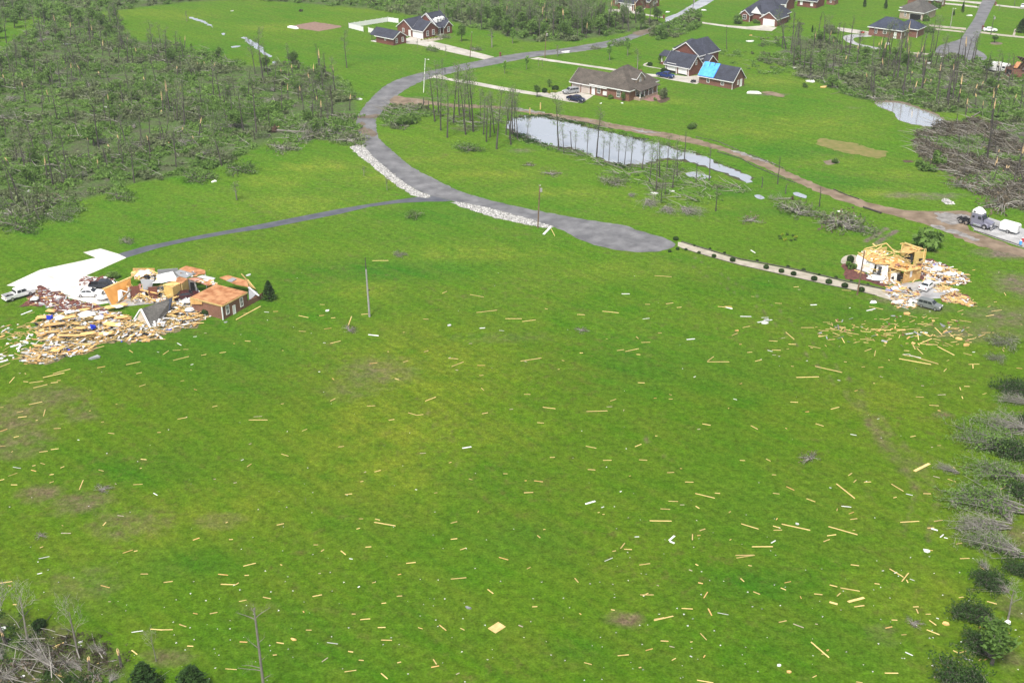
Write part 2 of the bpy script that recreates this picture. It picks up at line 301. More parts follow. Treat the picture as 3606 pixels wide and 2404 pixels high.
for a in [('E',350,300,20,6,1.0),('D',1500,900,24,10,.7),('D',900,850,16,8,.9),('E',1900,950,20,12,.5),('K',500,880,9,4,.9),('K',700,500,18,10,.5),('I',1270,760,8,4,.8),('I',900,100,12,5,.7),('I',750,1040,5,3,.6),('D',1700,1100,14,5,.6),
          ('J',1000,200,10,6,.5),('J',1250,560,9,6,.5),('J',1600,1350,4,2,.7),('A',1500,900,10,5,.5),('B',200,400,12,6,.7),('C',900,1040,16,6,.8),('C',1100,1250,16,6,.7),('C',300,1330,12,4,1.0),('C',500,1450,16,4,.8),
          ('C',300,280,10,5,.5),('F',1200,600,20,4,.6),('F',700,400,16,6,.5),('B',700,1480,16,5,.6),('A',1500,350,16,10,.6),('K',900,1300,12,8,.4),('I',2000,1250,14,7,.5)]:
    blob(*a, 2)
def ruts(pts, gap, amt, wid=.6):
    P = [g(*p) for p in pts]
    for a, b in zip(P, P[1:]):
        n = max(1, int((b-a).length/.8)); d = (b-a).normalized(); s_ = Vector((-d.y, d.x, 0))*gap/2
        for i in range(n):
            q = a.lerp(b, i/n)
            for sg in (-1, 1):
                o = q+s_*sg; ix, iy = int(o.x-near[0])+7, int(o.y-ny[0])+5; sl_ = (slice(iy-2,iy+4), slice(ix-2,ix+4))
                att[sl_][:,:,0] = np.maximum(att[sl_][:,:,0], amt*.62*np.exp(-((XX[sl_]-o.x)**2+(YY[sl_]-o.y)**2)/wid**2))
ruts([('F',20,200),('F',600,560),('F',900,850),('F',1230,1190),('F',1390,1430),('F',1540,1560),('K',1640,150),('K',1700,260),('K',1640,420),('K',1600,600)], 3.0, .75)
ruts([('E',560,1160),('E',640,1230),('E',700,1380),('E',760,1500),('J',900,130),('J',1100,330)], 2.4, .55); ruts([('E',2050,1400),('E',2200,1560),('J',2300,60)], .1, .8); ruts([('E',2050,180),('E',2352,320),('F',300,420)], 2.5, .5); ruts([('F',1300,105),('F',1450,10)], 2.2, 1.3, .8); ruts([('C',1000,900),('C',1180,800)], 2.4, .4)
zz = 0*XX
for p in [('K',1560,1100)]: pass
V = np.stack([XX, YY, zz], -1).reshape(-1, 3)
idx = np.arange(NX*NY).reshape(NY, NX)
Fq = np.stack([idx[:-1,:-1], idx[:-1,1:], idx[1:,1:], idx[1:,:-1]], -1).reshape(-1, 4)
me = bpy.data.meshes.new('ground'); me.vertices.add(len(V)); me.vertices.foreach_set('co', V.ravel())
me.loops.add(Fq.size); me.loops.foreach_set('vertex_index', Fq.ravel()); me.polygons.add(len(Fq)); me.polygons.foreach_set('loop_start', np.arange(0, Fq.size, 4)); me.update(calc_edges=True)
ca = me.attributes.new('cover', 'FLOAT_COLOR', 'POINT'); ca.data.foreach_set('color', att.ravel())
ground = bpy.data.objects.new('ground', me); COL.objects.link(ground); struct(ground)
def grass_mat():
    m = bpy.data.materials.new('grass'); m.use_nodes = True; nt = m.node_tree; N = nt.nodes.new; L = nt.links.new; b = nt.nodes['Principled BSDF']
    b.inputs['Roughness'].default_value = 1; b.inputs['Specular IOR Level'].default_value = 0
    ge = N('ShaderNodeNewGeometry'); at = N('ShaderNodeAttribute'); at.attribute_name = 'cover'; sp = N('ShaderNodeSeparateColor'); L(at.outputs['Color'], sp.inputs[0])
    def noise(sc, det=4, rough=.55, stretch=None):
        n = N('ShaderNodeTexNoise'); n.inputs['Scale'].default_value = sc; n.inputs['Detail'].default_value = det; n.inputs['Roughness'].default_value = rough
        if stretch:
            mp = N('ShaderNodeMapping'); mp.vector_type = 'TEXTURE'; mp.inputs['Rotation'].default_value = (0,0,stretch[0]); mp.inputs['Scale'].default_value = (stretch[1],stretch[2],1); L(ge.outputs['Position'], mp.inputs[0]); L(mp.outputs[0], n.inputs['Vector'])
        else: L(ge.outputs['Position'], n.inputs['Vector'])
        return n.outputs[0]
    def rng_(s, a, b2, lo=0, hi=1):
        r = N('ShaderNodeMapRange'); r.inputs[1].default_value = a; r.inputs[2].default_value = b2; r.inputs[3].default_value = lo; r.inputs[4].default_value = hi; L(s, r.inputs[0]); return r.outputs[0]
    def mix(f, a, b2, mode='MIX'):
        x = N('ShaderNodeMix'); x.data_type = 'RGBA'; x.blend_type = mode
        for s, i in ((f,0),(a,6),(b2,7)):
            if isinstance(s, tuple): x.inputs[i].default_value = (*s, 1)
            elif isinstance(s, (int, float)): x.inputs[i].default_value = s
            else: L(s, x.inputs[i])
        return x.outputs[2]
    def math_(op, a, b2):
        x = N('ShaderNodeMath'); x.operation = op
        for s, i in ((a,0),(b2,1)):
            if isinstance(s, (int, float)): x.inputs[i].default_value = s
            else: L(s, x.inputs[i])
        return x.outputs[0]
    big = rng_(noise(.022, 5), .35, .68); midn = rng_(noise(.16, 6, .6), .3, .72); fine = noise(1.1, 6, .75); streak = rng_(noise(.30, 4, .6, (-.6, 8, .9)), .34, .68)
    col = mix(big, (.050,.190,.005), (.108,.225,.007))
    col = mix(math_('MULTIPLY', midn, .6), col, (.150,.235,.014))
    col = mix(math_('MULTIPLY', sp.outputs[1], rng_(noise(.22, 5, .65), .30, .60)), col, (.240,.300,.020))
    col = mix(math_('MULTIPLY', sp.outputs[2], .75), col, (.032,.165,.007))
    col = mix(math_('MULTIPLY', streak, .42), col, (.150,.195,.018))
    mow = rng_(noise(.42, 5, .65, (-.85, 11, .55)), .40, .66)
    col = mix(math_('MULTIPLY', mow, .34), col, (.036,.125,.006))
    tramp = rng_(noise(.5, 6, .7), .52, .70)
    col = mix(math_('MULTIPLY', math_('MULTIPLY', tramp, rng_(noise(.045, 4), .4, .6)), .6), col, (.150,.130,.035))
    soil = rng_(math_('MULTIPLY', sp.outputs[0], rng_(noise(.45, 7, .7), .22, .72, .25, 1.6)), .22, .75)
    col = mix(math_('MULTIPLY', soil, .85), col, mix(fine, (.13,.085,.045), (.27,.20,.11)))
    lit = rng_(math_('MULTIPLY', at.outputs['Alpha'], rng_(noise(.11, 6, .65), .2, .75, .4, 1.5)), .3, .8)
    col = mix(lit, col, mix(rng_(noise(.22, 6, .7), .38, .62), (.105,.105,.038), (.090,.175,.018)))
    col = mix(1.0, col, rng_(fine, .22, .78, .50, 1.50), 'MULTIPLY')
    tc = N('ShaderNodeTexNoise'); tc.inputs['Scale'].default_value = 3.5; tc.inputs['Detail'].default_value = 2; L(ge.outputs['Position'], tc.inputs['Vector'])
    col = mix(1.0, col, rng_(tc.outputs[0], .25, .75, .72, 1.28), 'MULTIPLY')
    sy = N('ShaderNodeSeparateXYZ'); L(ge.outputs['Position'], sy.inputs[0]); wear_haze = math_('ADD', rng_(sy.outputs[1], 165, 260), math_('MULTIPLY', math_('SUBTRACT', noise(.03, 4), .5), .9))   # near field scoured and darker; far lawns tinted bluer, painting in haze
    col = mix(rng_(wear_haze, 0, 1), mix(1.0, col, (.75,.71,.95), 'MULTIPLY'), mix(1.0, col, (.84,.85,1.6), 'MULTIPLY'))
    blot = rng_(noise(.55, 7, .8), .30, .68, .85, 1.12); col = mix(1.0, col, blot, 'MULTIPLY')
    L(col, b.inputs['Base Color'])
    bp = N('ShaderNodeBump'); bp.inputs['Strength'].default_value = .5; bp.inputs['Distance'].default_value = .3; L(fine, bp.inputs['Height']); L(bp.outputs[0], b.inputs['Normal'])
    return m
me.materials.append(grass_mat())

# ------------------------------------------------------------------ flat sheets: roads, drives, water
def smooth_closed(P, n=6):
    out = []; k = len(P)
    for i in range(k):
        p0, p1, p2, p3 = P[i-1], P[i], P[(i+1)%k], P[(i+2)%k]
        for j in range(n):
            t = j/n; out.append(tuple(.5*((2*p1[a]) + (-p0[a]+p2[a])*t + (2*p0[a]-5*p1[a]+4*p2[a]-p3[a])*t*t + (-p0[a]+3*p1[a]-3*p2[a]+p3[a])*t**3) for a in (0,1)))
    return out
def dense(P, step):
    out = []
    for i in range(len(P)):
        a, b = P[i], P[(i+1)%len(P)]; n = max(1, int(math.dist(a,b)/step))
        out += [(a[0]+(b[0]-a[0])*j/n, a[1]+(b[1]-a[1])*j/n) for j in range(n)]
    return out
def sheet(name, spec, z, m, smooth=0, rough=0.0, step=1.5):
    P = wpoly(spec)
    if smooth: P = smooth_closed(P, smooth)
    if rough:
        P = [(x + rough*mnoise.noise(Vector((x*.7,y*.7,z*9))) + .5*rough*mnoise.noise(Vector((x*2.1,y*2.1,3))), y + rough*mnoise.noise(Vector((x*.7,y*.7,50+z))) + .5*rough*mnoise.noise(Vector((x*2.1,y*2.1,8)))) for x, y in dense(P, step)]
    mb = MB(); vs = [Vector((x,y,0)) for x, y in P]; tri = tessellate_polygon([vs])
    a = sum((P[t[1]][0]-P[t[0]][0])*(P[t[2]][1]-P[t[0]][1])-(P[t[1]][1]-P[t[0]][1])*(P[t[2]][0]-P[t[0]][0]) for t in tri)
    mb.add([(x,y,z) for x, y in P], [t if a > 0 else t[::-1] for t in tri])
    o = mb.obj(name, m); return struct(o)
def edge(c, *pts): return [(c, x, y) for x, y in pts]
ROAD_OUT = edge('B',(2262,148),(2100,205),(1900,270),(1700,308),(1500,340),(1300,360),(1100,390),(900,430),(700,472),(560,502),(420,540),(330,580),(260,630),(200,690),(150,750),(118,800),(106,880),(140,960),(165,1010),(220,1090),(330,1190),(450,1270),(560,1330),(620,1352),(780,1388),(880,1425),(1100,1475),(1300,1525),(1400,1552)) + edge('E',(290,-4),(420,25),(560,60),(650,88),(750,120),(900,155),(1050,172),(1200,166))
ROAD_OUT = ROAD_OUT[:28] + edge('E',(1500,10),(1570,42),(1650,85),(1750,120),(1900,155),(2050,172),(2200,166),(2285,143),(2308,118),(2275,92),(2200,62),(2050,22))
ROAD_IN = edge('B',(2260,195),(2100,242),(1900,312),(1750,342),(1550,370),(1400,386),(1250,410),(1100,440),(900,477),(740,512),(650,537),(560,562),(480,602),(400,652),(350,702),(300,760),(262,800),(244,830),(250,900),(270,960),(320,1010),(400,1080),(500,1160),(620,1222),(740,1282),(850,1330),(1000,1372),(1200,1422),(1500,1482),(1800,1532),(1980,1562))
sheet('road', ROAD_OUT + ROAD_IN[::-1], .012, M['asphalt'], 4, .38, .7)
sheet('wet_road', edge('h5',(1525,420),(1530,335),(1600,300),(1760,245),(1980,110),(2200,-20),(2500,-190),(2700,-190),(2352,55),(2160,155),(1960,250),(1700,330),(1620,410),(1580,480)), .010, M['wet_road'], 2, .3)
sheet('mud', edge('B',(104,802),(180,796),(262,790),(285,798),(262,812),(200,815),(150,818),(108,816)), .030, M['mud'], 3, .9, .4)
sheet('mud', edge('B',(112,900),(150,880),(190,890),(240,905),(258,930),(230,945),(190,925),(150,930)), .030, M['mud'], 3, 1.3, .4)
sheet('mud', edge('B',(150,840),(175,850),(150,870),(118,872)), .030, M['mud'], 3, 1.0, .4)
sheet('mud', edge('B',(2010,228),(2060,215),(2120,200),(2170,196),(2190,210),(2130,228),(2060,248)), .030, M['mud'], 3, 1.0, .8)
sheet('driveway', edge('D',(815,184),(1000,132),(1200,92),(1400,52),(1680,2)) + edge('B',(0,1440),(200,1408),(400,1378),(560,1356),(622,1352),(690,1366),(768,1388),(700,1392),(600,1392),(400,1402),(200,1428),(0,1476)) + edge('D',(1840,8),(1600,42),(1300,97),(1100,142),(872,211)), .020, M['drive_asphalt'])
sheet('concrete_driveway', edge('D',(872,211),(815,184),(695,148),(573,174),(662,211),(280,293),(45,402)) + edge('lp',(500,602),(900,662),(1235,722),(1250,775),(1800,905),(2000,870),(2050,430),(1580,372)), .016, M['concrete'])
sheet('concrete_driveway', edge('B',(452,302),(448,268),(492,252),(572,268),(630,286),(800,326),(1060,394),(990,412),(800,372),(640,334),(520,308)), .02, M['drivepale'])
sheet('path', edge('B',(572,272),(640,262),(690,260),(712,266),(690,276),(600,292)), .026, M['path'])
sheet('concrete_driveway', edge('B',(596,543),(640,525),(690,515),(740,540),(900,560),(1100,598),(1350,640),(1480,640),(1580,620),(1745,660),(1664,714),(1560,702),(1400,668),(1100,622),(900,583),(730,553),(650,540)), .018, M['drivepale'])
sheet('concrete_driveway', edge('B',(1305,407),(1360,397),(1600,434),(1850,470),(2050,505)) + edge('h3',(350,850),(480,855),(520,845),(900,890),(1130,860),(1110,1000),(1060,1030),(640,962),(350,900)) + edge('B',(2100,525),(1850,483),(1600,446)), .018, M['drivepale'])
sheet('path', edge('h3',(70,680),(100,650),(160,632),(215,630),(160,650),(120,670),(130,690),(250,712),(440,745),(430,755),(240,725),(110,700)), .024, M['drivepale'])
sheet('concrete_driveway', edge('C',(115,148),(180,158),(300,174),(450,185),(535,178),(560,172),(655,190),(618,216),(480,206),(300,186),(110,158)), .018, M['drivepale'])
sheet('concrete_driveway', edge('h5',(470,185),(560,170),(700,180),(960,205),(1010,215),(1200,268),(1500,318),(1500,338),(1200,292),(900,252),(620,225),(500,212)), .018, M['drivepale'])
sheet('path', edge('h5',(990,232),(1180,120),(1230,118),(1040,240)), .026, M['drivepale'])
sheet('concrete_driveway', edge('C',(1070,188),(1180,202),(1295,220),(1295,244),(1180,230),(1075,212)), .018, M['drivepale'])
sheet('gravel_drive', edge('C',(1110,262),(1120,248),(1180,238),(1295,244),(1295,254),(1200,258),(1180,275),(1215,300),(1300,318),(1400,340),(1400,350),(1290,330),(1190,308),(1130,285)), .018, M['pad'], 3)
sheet('road', edge('h8',(1990,-60),(1800,-20),(1680,240),(1560,420),(1480,535),(1300,590),(1170,645),(1148,740),(1260,792),(1500,832),(1780,832),(1845,790),(1800,730),(1690,650),(1745,480),(1865,210),(1975,-10)), .012, M['asphalt'], 3)
sheet('concrete_driveway', edge('h8',(955,325),(1200,352),(1560,385),(1560,412),(1200,378),(955,348)), .02, M['path'])
sheet('path', edge('h8',(930,350),(1100,385),(1300,405),(1540,430),(1535,450),(1300,425),(1080,405)), .02, M['path'])
sheet('concrete_driveway', edge('h8',(1762,432),(2000,465),(2420,510),(2420,532),(2000,490),(1755,455)), .02, M['path'])
sheet('path', edge('h8',(2195,490),(2222,400),(2248,398),(2228,492)), .022, M['path'])
sheet('concrete_driveway', edge('h8',(1240,38),(1500,62),(1730,92),(1728,112),(1500,85),(1240,58)), .02, M['drivepale'])
sheet('concrete_driveway', edge('h8',(1200,-12),(1500,10),(1770,32),(1760,62),(1500,30),(1200,8)), .02, M['drivepale'])
sheet('concrete_driveway', edge('h8',(1968,62),(2150,85),(2420,110),(2420,134),(2150,105),(1960,82)), .02, M['drivepale'])
sheet('path', edge('h8',(700,705),(900,722),(1150,740),(1160,756),(900,740),(690,722)), .02, M['path'])
TRK = [(1372,343),(1440,345),(1490,352),(1590,366),(1761,374),(1838,386),(1940,401),(2067,416),(2195,442),(2400,478),(2533,513),(2640,548),(2759,598),(2887,653),(3015,698),(3140,732),(3270,744),(3345,742),(3420,750),(3440,775),(3410,792),(3425,815),(3520,848),(3610,880),(3700,910),(3700,960),(3606,905),(3500,880),(3400,850),(3330,816),(3270,795),(3143,758),(3015,725),(2887,679),(2759,622),(2646,571),(2533,529),(2400,499),(2195,459),(2067,433),(1940,412),(1838,396),(1761,384),(1590,377),(1490,365),(1390,357)]
n_ = len(TRK)
sheet('dirt_track', TRK, .008, M['clay'], 3, .9, 1.0)
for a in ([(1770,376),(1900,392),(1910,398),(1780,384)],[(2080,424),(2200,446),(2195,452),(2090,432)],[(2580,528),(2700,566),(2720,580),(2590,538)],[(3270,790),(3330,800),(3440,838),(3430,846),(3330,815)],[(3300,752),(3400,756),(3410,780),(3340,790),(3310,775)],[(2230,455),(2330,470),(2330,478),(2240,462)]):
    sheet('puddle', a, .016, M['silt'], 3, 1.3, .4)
sheet('concrete_pad', [(3411,789),(3432,776),(3470,762),(3520,778),(3606,806),(3760,860),(3760,930),(3606,872),(3587,867),(3428,812),(3430,806)], .022, M['pad'])
sheet('path', edge('F',(-25,102),(0,105),(200,165),(400,225),(600,262),(800,300),(950,335),(1150,382),(1400,432),(1560,470),(1560,520),(1450,503),(1380,483),(1200,432),(1000,392),(800,347),(600,302),(400,257),(200,202),(0,142),(-25,130)), .02, M['path'])
sheet('path', edge('rr',(90,440),(120,380),(190,345),(300,340),(340,380),(300,480),(190,480),(110,470)), .02, M['path'], 3)
sheet('concrete_pad', edge('rr',(800,830),(1300,740),(1560,800),(1900,930),(1560,1010),(1100,1010),(820,990)), .024, M['pad'], 2, .4)
sheet('brick_patio', edge('h2',(1530,860),(1640,790),(1900,800),(2000,850),(1960,900),(1800,930),(1650,900)), .02, mat('patio pavers', (.26,.15,.13), .85, var=.25, scale=2, coords='World'), 2)
sheet('flower_bed', edge('h2',(1900,900),(2060,850),(2140,880),(2060,940),(1960,960)), .018, M['darksoil'], 3, .3)
sheet('dirt_plot', edge('A',(2010,180),(2170,152),(2352,180),(2352,190),(2200,218),(2020,192)), .02, mat('tilled soil', (.20,.13,.10), .95, col2=(.27,.18,.14), scale=.8, coords='World', detail=6), 0, .6)
sheet('dirt_plot', edge('C',(905,990),(950,948),(1180,985),(1412,1045),(1375,1090),(1120,1050)), .012, mat('tan plot', (.13,.15,.03), .95, col2=(.23,.185,.07), scale=.5, coords='World', detail=8), 0, 1.2, .8)
sheet('dirt_patch', edge('B',(340,690),(380,660),(470,680),(560,700),(600,720),(470,745),(360,720)), .014, M['clay'], 3, .8)
sheet('dirt_patch', edge('C',(545,632),(620,630),(700,655),(690,668),(600,652)), .014, M['clay'], 3, .5)
sheet('dirt_patch', edge('C',(975,1105),(1060,1095),(1085,1118),(1010,1132)), .014, M['mud'], 3, .4)
sheet('dirt_patch', edge('C',(1515,1100),(1570,1102),(1595,1112),(1540,1118)), .014, M['darksoil'], 3, .3)
sheet('dirt_patch', edge('h8',(1890,590),(1960,575),(2050,590),(2040,612),(1930,612)), .014, M['mud'], 3, .3)
for e in (edge('lp',(420,900),(700,580),(800,560),(900,640),(1250,730),(1250,790),(1720,890),(1950,960),(1900,1040),(1400,1060),(1000,990),(760,930),(560,930)), edge('lp',(1640,480),(1700,400),(1950,380),(2120,440),(2050,500),(1800,500))):
    sheet('brick_rubble_ground', e, .028, M['reddirt'], 3, 1.2, .6)
for e in (edge('rr',(100,480),(300,470),(320,560),(560,660),(800,790),(740,800),(420,720),(180,700),(120,600)), edge('rr',(1620,980),(1800,920),(2000,960),(2120,1110),(1880,1080),(1640,1040)), edge('rr',(1280,430),(1520,420),(1900,600),(2060,740),(1700,800),(1330,720))):
    sheet('brick_rubble_ground', e, .028, M['reddirt'], 3, 1.0, .6)
# ------------------------------------------------------------------ water
def water_mat():
    m = mat('pond water', (.66,.69,.72), .05, metal=.62, spec=.9); b = m.node_tree.nodes['Principled BSDF']; b.inputs['IOR'].default_value = 1.6
    N = m.node_tree.nodes.new; L = m.node_tree.links.new; tc = N('ShaderNodeNewGeometry'); nz = N('ShaderNodeTexNoise'); nz.inputs['Scale'].default_value = 1.3; nz.inputs['Detail'].default_value = 3
    L(tc.outputs['Position'], nz.inputs['Vector']); bp = N('ShaderNodeBump'); bp.inputs['Strength'].default_value = .06; L(nz.outputs[0], bp.inputs['Height']); L(bp.outputs[0], b.inputs['Normal']); return m
M['water'] = water_mat()
POND1 = edge('B',(1140,858),(1180,832),(1260,805),(1400,812),(1550,842),(1750,892),(1950,940),(2180,985),(2330,1040)) + edge('C',(60,1045),(150,1080),(260,1128),(330,1155),(420,1190),(488,1235),(450,1258),(400,1232),(320,1195),(200,1158),(110,1125),(40,1105),(0,1100)) + edge('B',(2250,1095),(2150,1115),(2050,1135),(1900,1130),(1800,1092),(1700,1062),(1620,1032),(1450,1002),(1300,962),(1210,922),(1170,888))
bank = [(c, x, y-9 if i < 16 else y+10) for i, (c, x, y) in enumerate(POND1)]
sheet('pond_bank', bank, .004, mat('pond bank', (.025,.035,.014), .9, col2=(.085,.08,.035), scale=.8, coords='World', detail=6), 3, 1.3, 1.0)
sheet('pond_water', POND1, .03, M['water'], 3, 1.5, .7)
POND2 = edge('C',(1325,712),(1400,704),(1480,709),(1560,724),(1650,758),(1760,798),(1832,862),(1790,877),(1640,862),(1560,847),(1490,822),(1462,782),(1430,760),(1370,740))
sheet('pond_bank', [(c, x, y-14 if i < 6 else y+2) for i, (c, x, y) in enumerate(POND2)], .004, M['mud'], 3, 1.0, 1.0)
sheet('pond_water', POND2, .03, M['water'], 3, .4, .8)
for e, sm in ((edge('A',(1668,262),(1700,262),(1790,310),(1830,360),(1872,388),(1862,398),(1800,360),(1740,320)),.8),(edge('A',(1590,325),(1640,316),(1660,322),(1610,332)),.5),(edge('A',(1875,428),(1905,425),(1915,438),(1885,440)),.5),
              (edge('A',(1310,118),(1390,138),(1450,170),(1470,190),(1400,158),(1315,132)),1.0),(edge('A',(1530,232),(1550,230),(1550,244),(1535,242)),.3),
              (edge('wr',(1270,365),(1450,385),(1640,395),(1700,420),(1560,428),(1440,405),(1290,380)),.7),(edge('C',(760,1325),(800,1322),(855,1345),(845,1362),(790,1345)),.4),(edge('C',(500,1345),(540,1340),(570,1362),(540,1370)),.4),
              (edge('C',(36,1188),(105,1180),(170,1200),(205,1222),(130,1232),(60,1216)),.5)):
    sheet('puddle', e, .034, M['water'], 3, sm, .8)
# ------------------------------------------------------------------ rock strips beside the road
def rocks(name, spec, n, size, mats, seed):
    P = wpoly(spec); r = random.Random(seed); xs = [p[0] for p in P]; ys = [p[1] for p in P]; mb = MB(); k = 0
    while k < n:
        x, y = r.uniform(min(xs), max(xs)), r.uniform(min(ys), max(ys))
        if not inpoly(np.array([x]), np.array([y]), P)[0]: continue
        k += 1; s = size*r.uniform(.5, 1.4); pts = [Vector(p)*s*r.uniform(.75,1.2) for p in ((1,0,0),(.2,.9,0),(-.8,.5,0),(-.7,-.6,0),(.3,-.9,0),(.1,.1,.75))]
        M_ = Matrix.Rotation(r.uniform(0,6.3),3,'Z'); pts = [M_ @ p + Vector((x,y,.03)) for p in pts]
        mb.add(pts, [(i,(i+1)%5,5) for i in range(5)])
    return struct(mb.obj(name, mats), 'stuff')
GA = edge('B',(65,1015),(150,1003),(230,1092),(350,1192),(450,1272),(560,1332),(615,1352),(590,1366),(500,1352),(400,1292),(300,1212),(200,1132),(120,1072))
GB = edge('B',(772,1402),(800,1394),(1000,1432),(1300,1512),(1400,1545),(1480,1568),(1400,1570),(1300,1552),(1100,1512),(900,1452))
for i, e in enumerate((GA, GB)):
    sheet('gravel_strip', e, .024, mat('pale gravel', (.16,.16,.14), .9, col2=(.33,.325,.30), scale=1.5, coords='World', detail=6), 2, .8, .8)
    rocks('riprap_rocks', e, 2600 if i == 0 else 1400, .2, M['rock'], i)
rocks('rock_pile', edge('wr',(1210,1265),(1290,1265),(1390,1310),(1380,1335),(1290,1330),(1220,1290)), 140, .32, M['rock'], 5)
# ------------------------------------------------------------------ trees and plants: meshes first, objects after
def bend(r, p, d, length, k, wob):
    pts = [Vector(p)]; d = Vector(d).normalized()
    for i in range(k):
        d = (d + Vector((r.uniform(-1,1), r.uniform(-1,1), r.uniform(-1,1)))*wob).normalized(); pts.append(pts[-1] + d*length/k)
    return pts
def limbs(mb, r, pts, rad, n, ln, spread, levels, m=0, lo=.3, tips=None, up=.35, minr=.022):
    k = len(pts)-1
    for i in range(n):
        t = lo + (1-lo)*(i+r.random())/n; j = min(k-1, int(t*k)); f = t*k-j
        p = pts[j].lerp(pts[j+1], f); axis = (pts[j+1]-pts[j]).normalized(); a = axis.orthogonal(); a.rotate(Matrix.Rotation(r.uniform(0,6.283), 3, axis))
        d = (axis*r.uniform(.25,.8)*(1-spread) + a*spread + Vector((0,0,up))).normalized(); L_ = ln*(1.15-.55*t)*r.uniform(.6,1.2)
        q = bend(r, p, d, L_, 3, .18); r0 = max(minr, rad*(1-t*.75)*.5)
        mb.tube(q, [r0, r0*.75, r0*.5, minr*.6], 4 if r0 > .05 else 3, m, cap=False)
        if tips is not None: tips.extend(q[1:])
        if levels > 1: limbs(mb, r, q, r0, max(3, n//2), ln*.5, spread*.9, levels-1, m, .25, tips, up*.7, minr)
def np_rng(s): return np.random.default_rng(s)
def spread_pts(tips, n, sig, s):
    rr = np_rng(s); P = np.array([tuple(t) for t in tips]); return P[rr.integers(0, len(P), n)] + rr.normal(size=(n,3))*sig
def ell(n, c, rad, s, hollow=.45, clumps=0, low=None):        # leaf places filling an uneven ellipsoid with gaps
    rr = np_rng(s); d = rr.normal(size=(n,3)); d /= np.linalg.norm(d,axis=1)[:,None]; q = (hollow + (1-hollow)*rr.random((n,1))**.6)
    if clumps:
        cd = rr.normal(size=(clumps,3)); cd /= np.linalg.norm(cd,axis=1)[:,None]; cr = .45+.6*rr.random((clumps,1)); k = rr.integers(0,clumps,n)
        P = cd[k]*cr[k]*.8 + d*q*.42*(.6+.6*cr[k])
    else: P = d*q
    P = P*np.array(rad) + np.array(c)
    if low is not None: P[:,2] = np.maximum(P[:,2], low+.1*rr.random(n))
    return P
TREES = {}
def variant(kind, meshes): TREES.setdefault(kind, []).append(meshes)     # meshes: list of (part name, mesh)
for s in range(6):                                            # tall thin bare trees just coming into leaf
    r = random.Random(100+s); mb = MB(); h = 10.0; P = bend(r, (0,0,-.1), (r.uniform(-.05,.05), r.uniform(-.05,.05), 1), h, 6, .045)
    mb.tube(P, [.17,.15,.125,.10,.075,.05,.02], 6); tips = []; cb = MB(); limbs(cb, r, P, .10, 15, 2.3, .6, 2, 0, .42, tips, .5, .02)
    cb.leaves(spread_pts(tips, 260, .30, s), .13, np_rng(s), 1)
    variant('bare', [('trunk', mb.mesh('bare_trunk', M['bark'])), ('crown', cb.mesh('bare_crown', [M['twig'], M['leaf']]))])
for s in range(5):                                            # stripped trunks with a few stubs
    r = random.Random(140+s); mb = MB(); P = bend(r, (0,0,-.1), (r.uniform(-.07,.07), r.uniform(-.07,.07), 1), 10, 6, .05)
    mb.tube(P, [.20,.17,.15,.13,.11,.08,.04], 6); cb = MB(); limbs(cb, r, P, .11, 6, 1.5, .6, 1, 0, .45, None, .5, .03)
    limbs(cb, r, P, .07, 9, 1.6, .5, 2, 0, .7, None, .7, .022)
    variant('stripped', [('trunk', mb.mesh('stripped_trunk', M['bark'])), ('branches', cb.mesh('stripped_branches', M['bark']))])
for s in range(5):                                            # trunks snapped off, pale torn wood at the top
    r = random.Random(170+s); mb = MB(); P = bend(r, (0,0,-.1), (r.uniform(-.09,.09), r.uniform(-.09,.09), 1), 6, 4, .04)
    mb.tube(P, [.24,.21,.19,.18,.17], 6); sp = MB(); top = P[-1]; ax = (P[-1]-P[-2]).normalized()
    for k in range(7):
        a = r.uniform(0,6.28); o = Vector((math.cos(a), math.sin(a), 0))*.10; L_ = r.uniform(.5, 2.6)
        sp.tube([top+o-ax*.8, top+o+ax*L_*.5+o*.3, top+o*.6+ax*L_], [.11,.08,.012], 4)
    limbs(mb, r, P, .10, 4, 1.3, .8, 1, 0, .4, None, .1, .03)
    variant('snapped', [('trunk', mb.mesh('snapped_trunk', M['bark'])), ('splintered_top', sp.mesh('splintered_top', M['splint']))])
for s in range(4):                                            # whole trees in leaf
    r = random.Random(210+s); mb = MB(); P = bend(r, (0,0,-.1), (0,0,1), 5, 5, .05); mb.tube(P, [.16,.14,.11,.09,.06,.03], 6)
    cb = MB(); tips = []; limbs(cb, r, P, .09, 10, 1.5, .55, 2, 0, .3, tips, .5, .02)
    Q = np.concatenate([spread_pts(tips, 420, .22, s), ell(520, (0,0,3.9), (1.35,1.35,2.0), s, .35, 13)]); cb.leaves(Q, .22, np_rng(s+9), 1)
    variant('leafy', [('trunk', mb.mesh('leafy_trunk', M['bark'])), ('crown', cb.mesh('leafy_crown', [M['twig'], M['leaf']]))])
for s in range(3):                                            # small bright ornamental trees
    r = random.Random(240+s); mb = MB(); P = bend(r, (0,0,-.1), (0,0,1), 5, 4, .04); mb.tube(P, [.10,.09,.07,.05,.02], 5)
    cb = MB(); tips = []; limbs(cb, r, P, .06, 9, 1.1, .5, 2, 0, .35, tips, .8, .015)
    cb.leaves(np.concatenate([spread_pts(tips, 380, .16, s), ell(160, (0,0,3.6), (.85,.85,1.7), s, .2, 7)]), .17, np_rng(s), 1)
    variant('young', [('trunk', mb.mesh('young_trunk', M['barkgrey'])), ('crown', cb.mesh('young_crown', [M['twig'], M['leafbright']]))])
    cb = MB(); tips = []; limbs(cb, r, P, .06, 9, 1.1, .5, 2, 0, .35, tips, .8, .015); cb.leaves(spread_pts(tips, 90, .16, s), .13, np_rng(s), 1)
    variant('sparse', [('trunk', TREES['young'][-1][0][1]), ('crown', cb.mesh('sparse_crown', [M['twig'], M['leafgrey']]))])
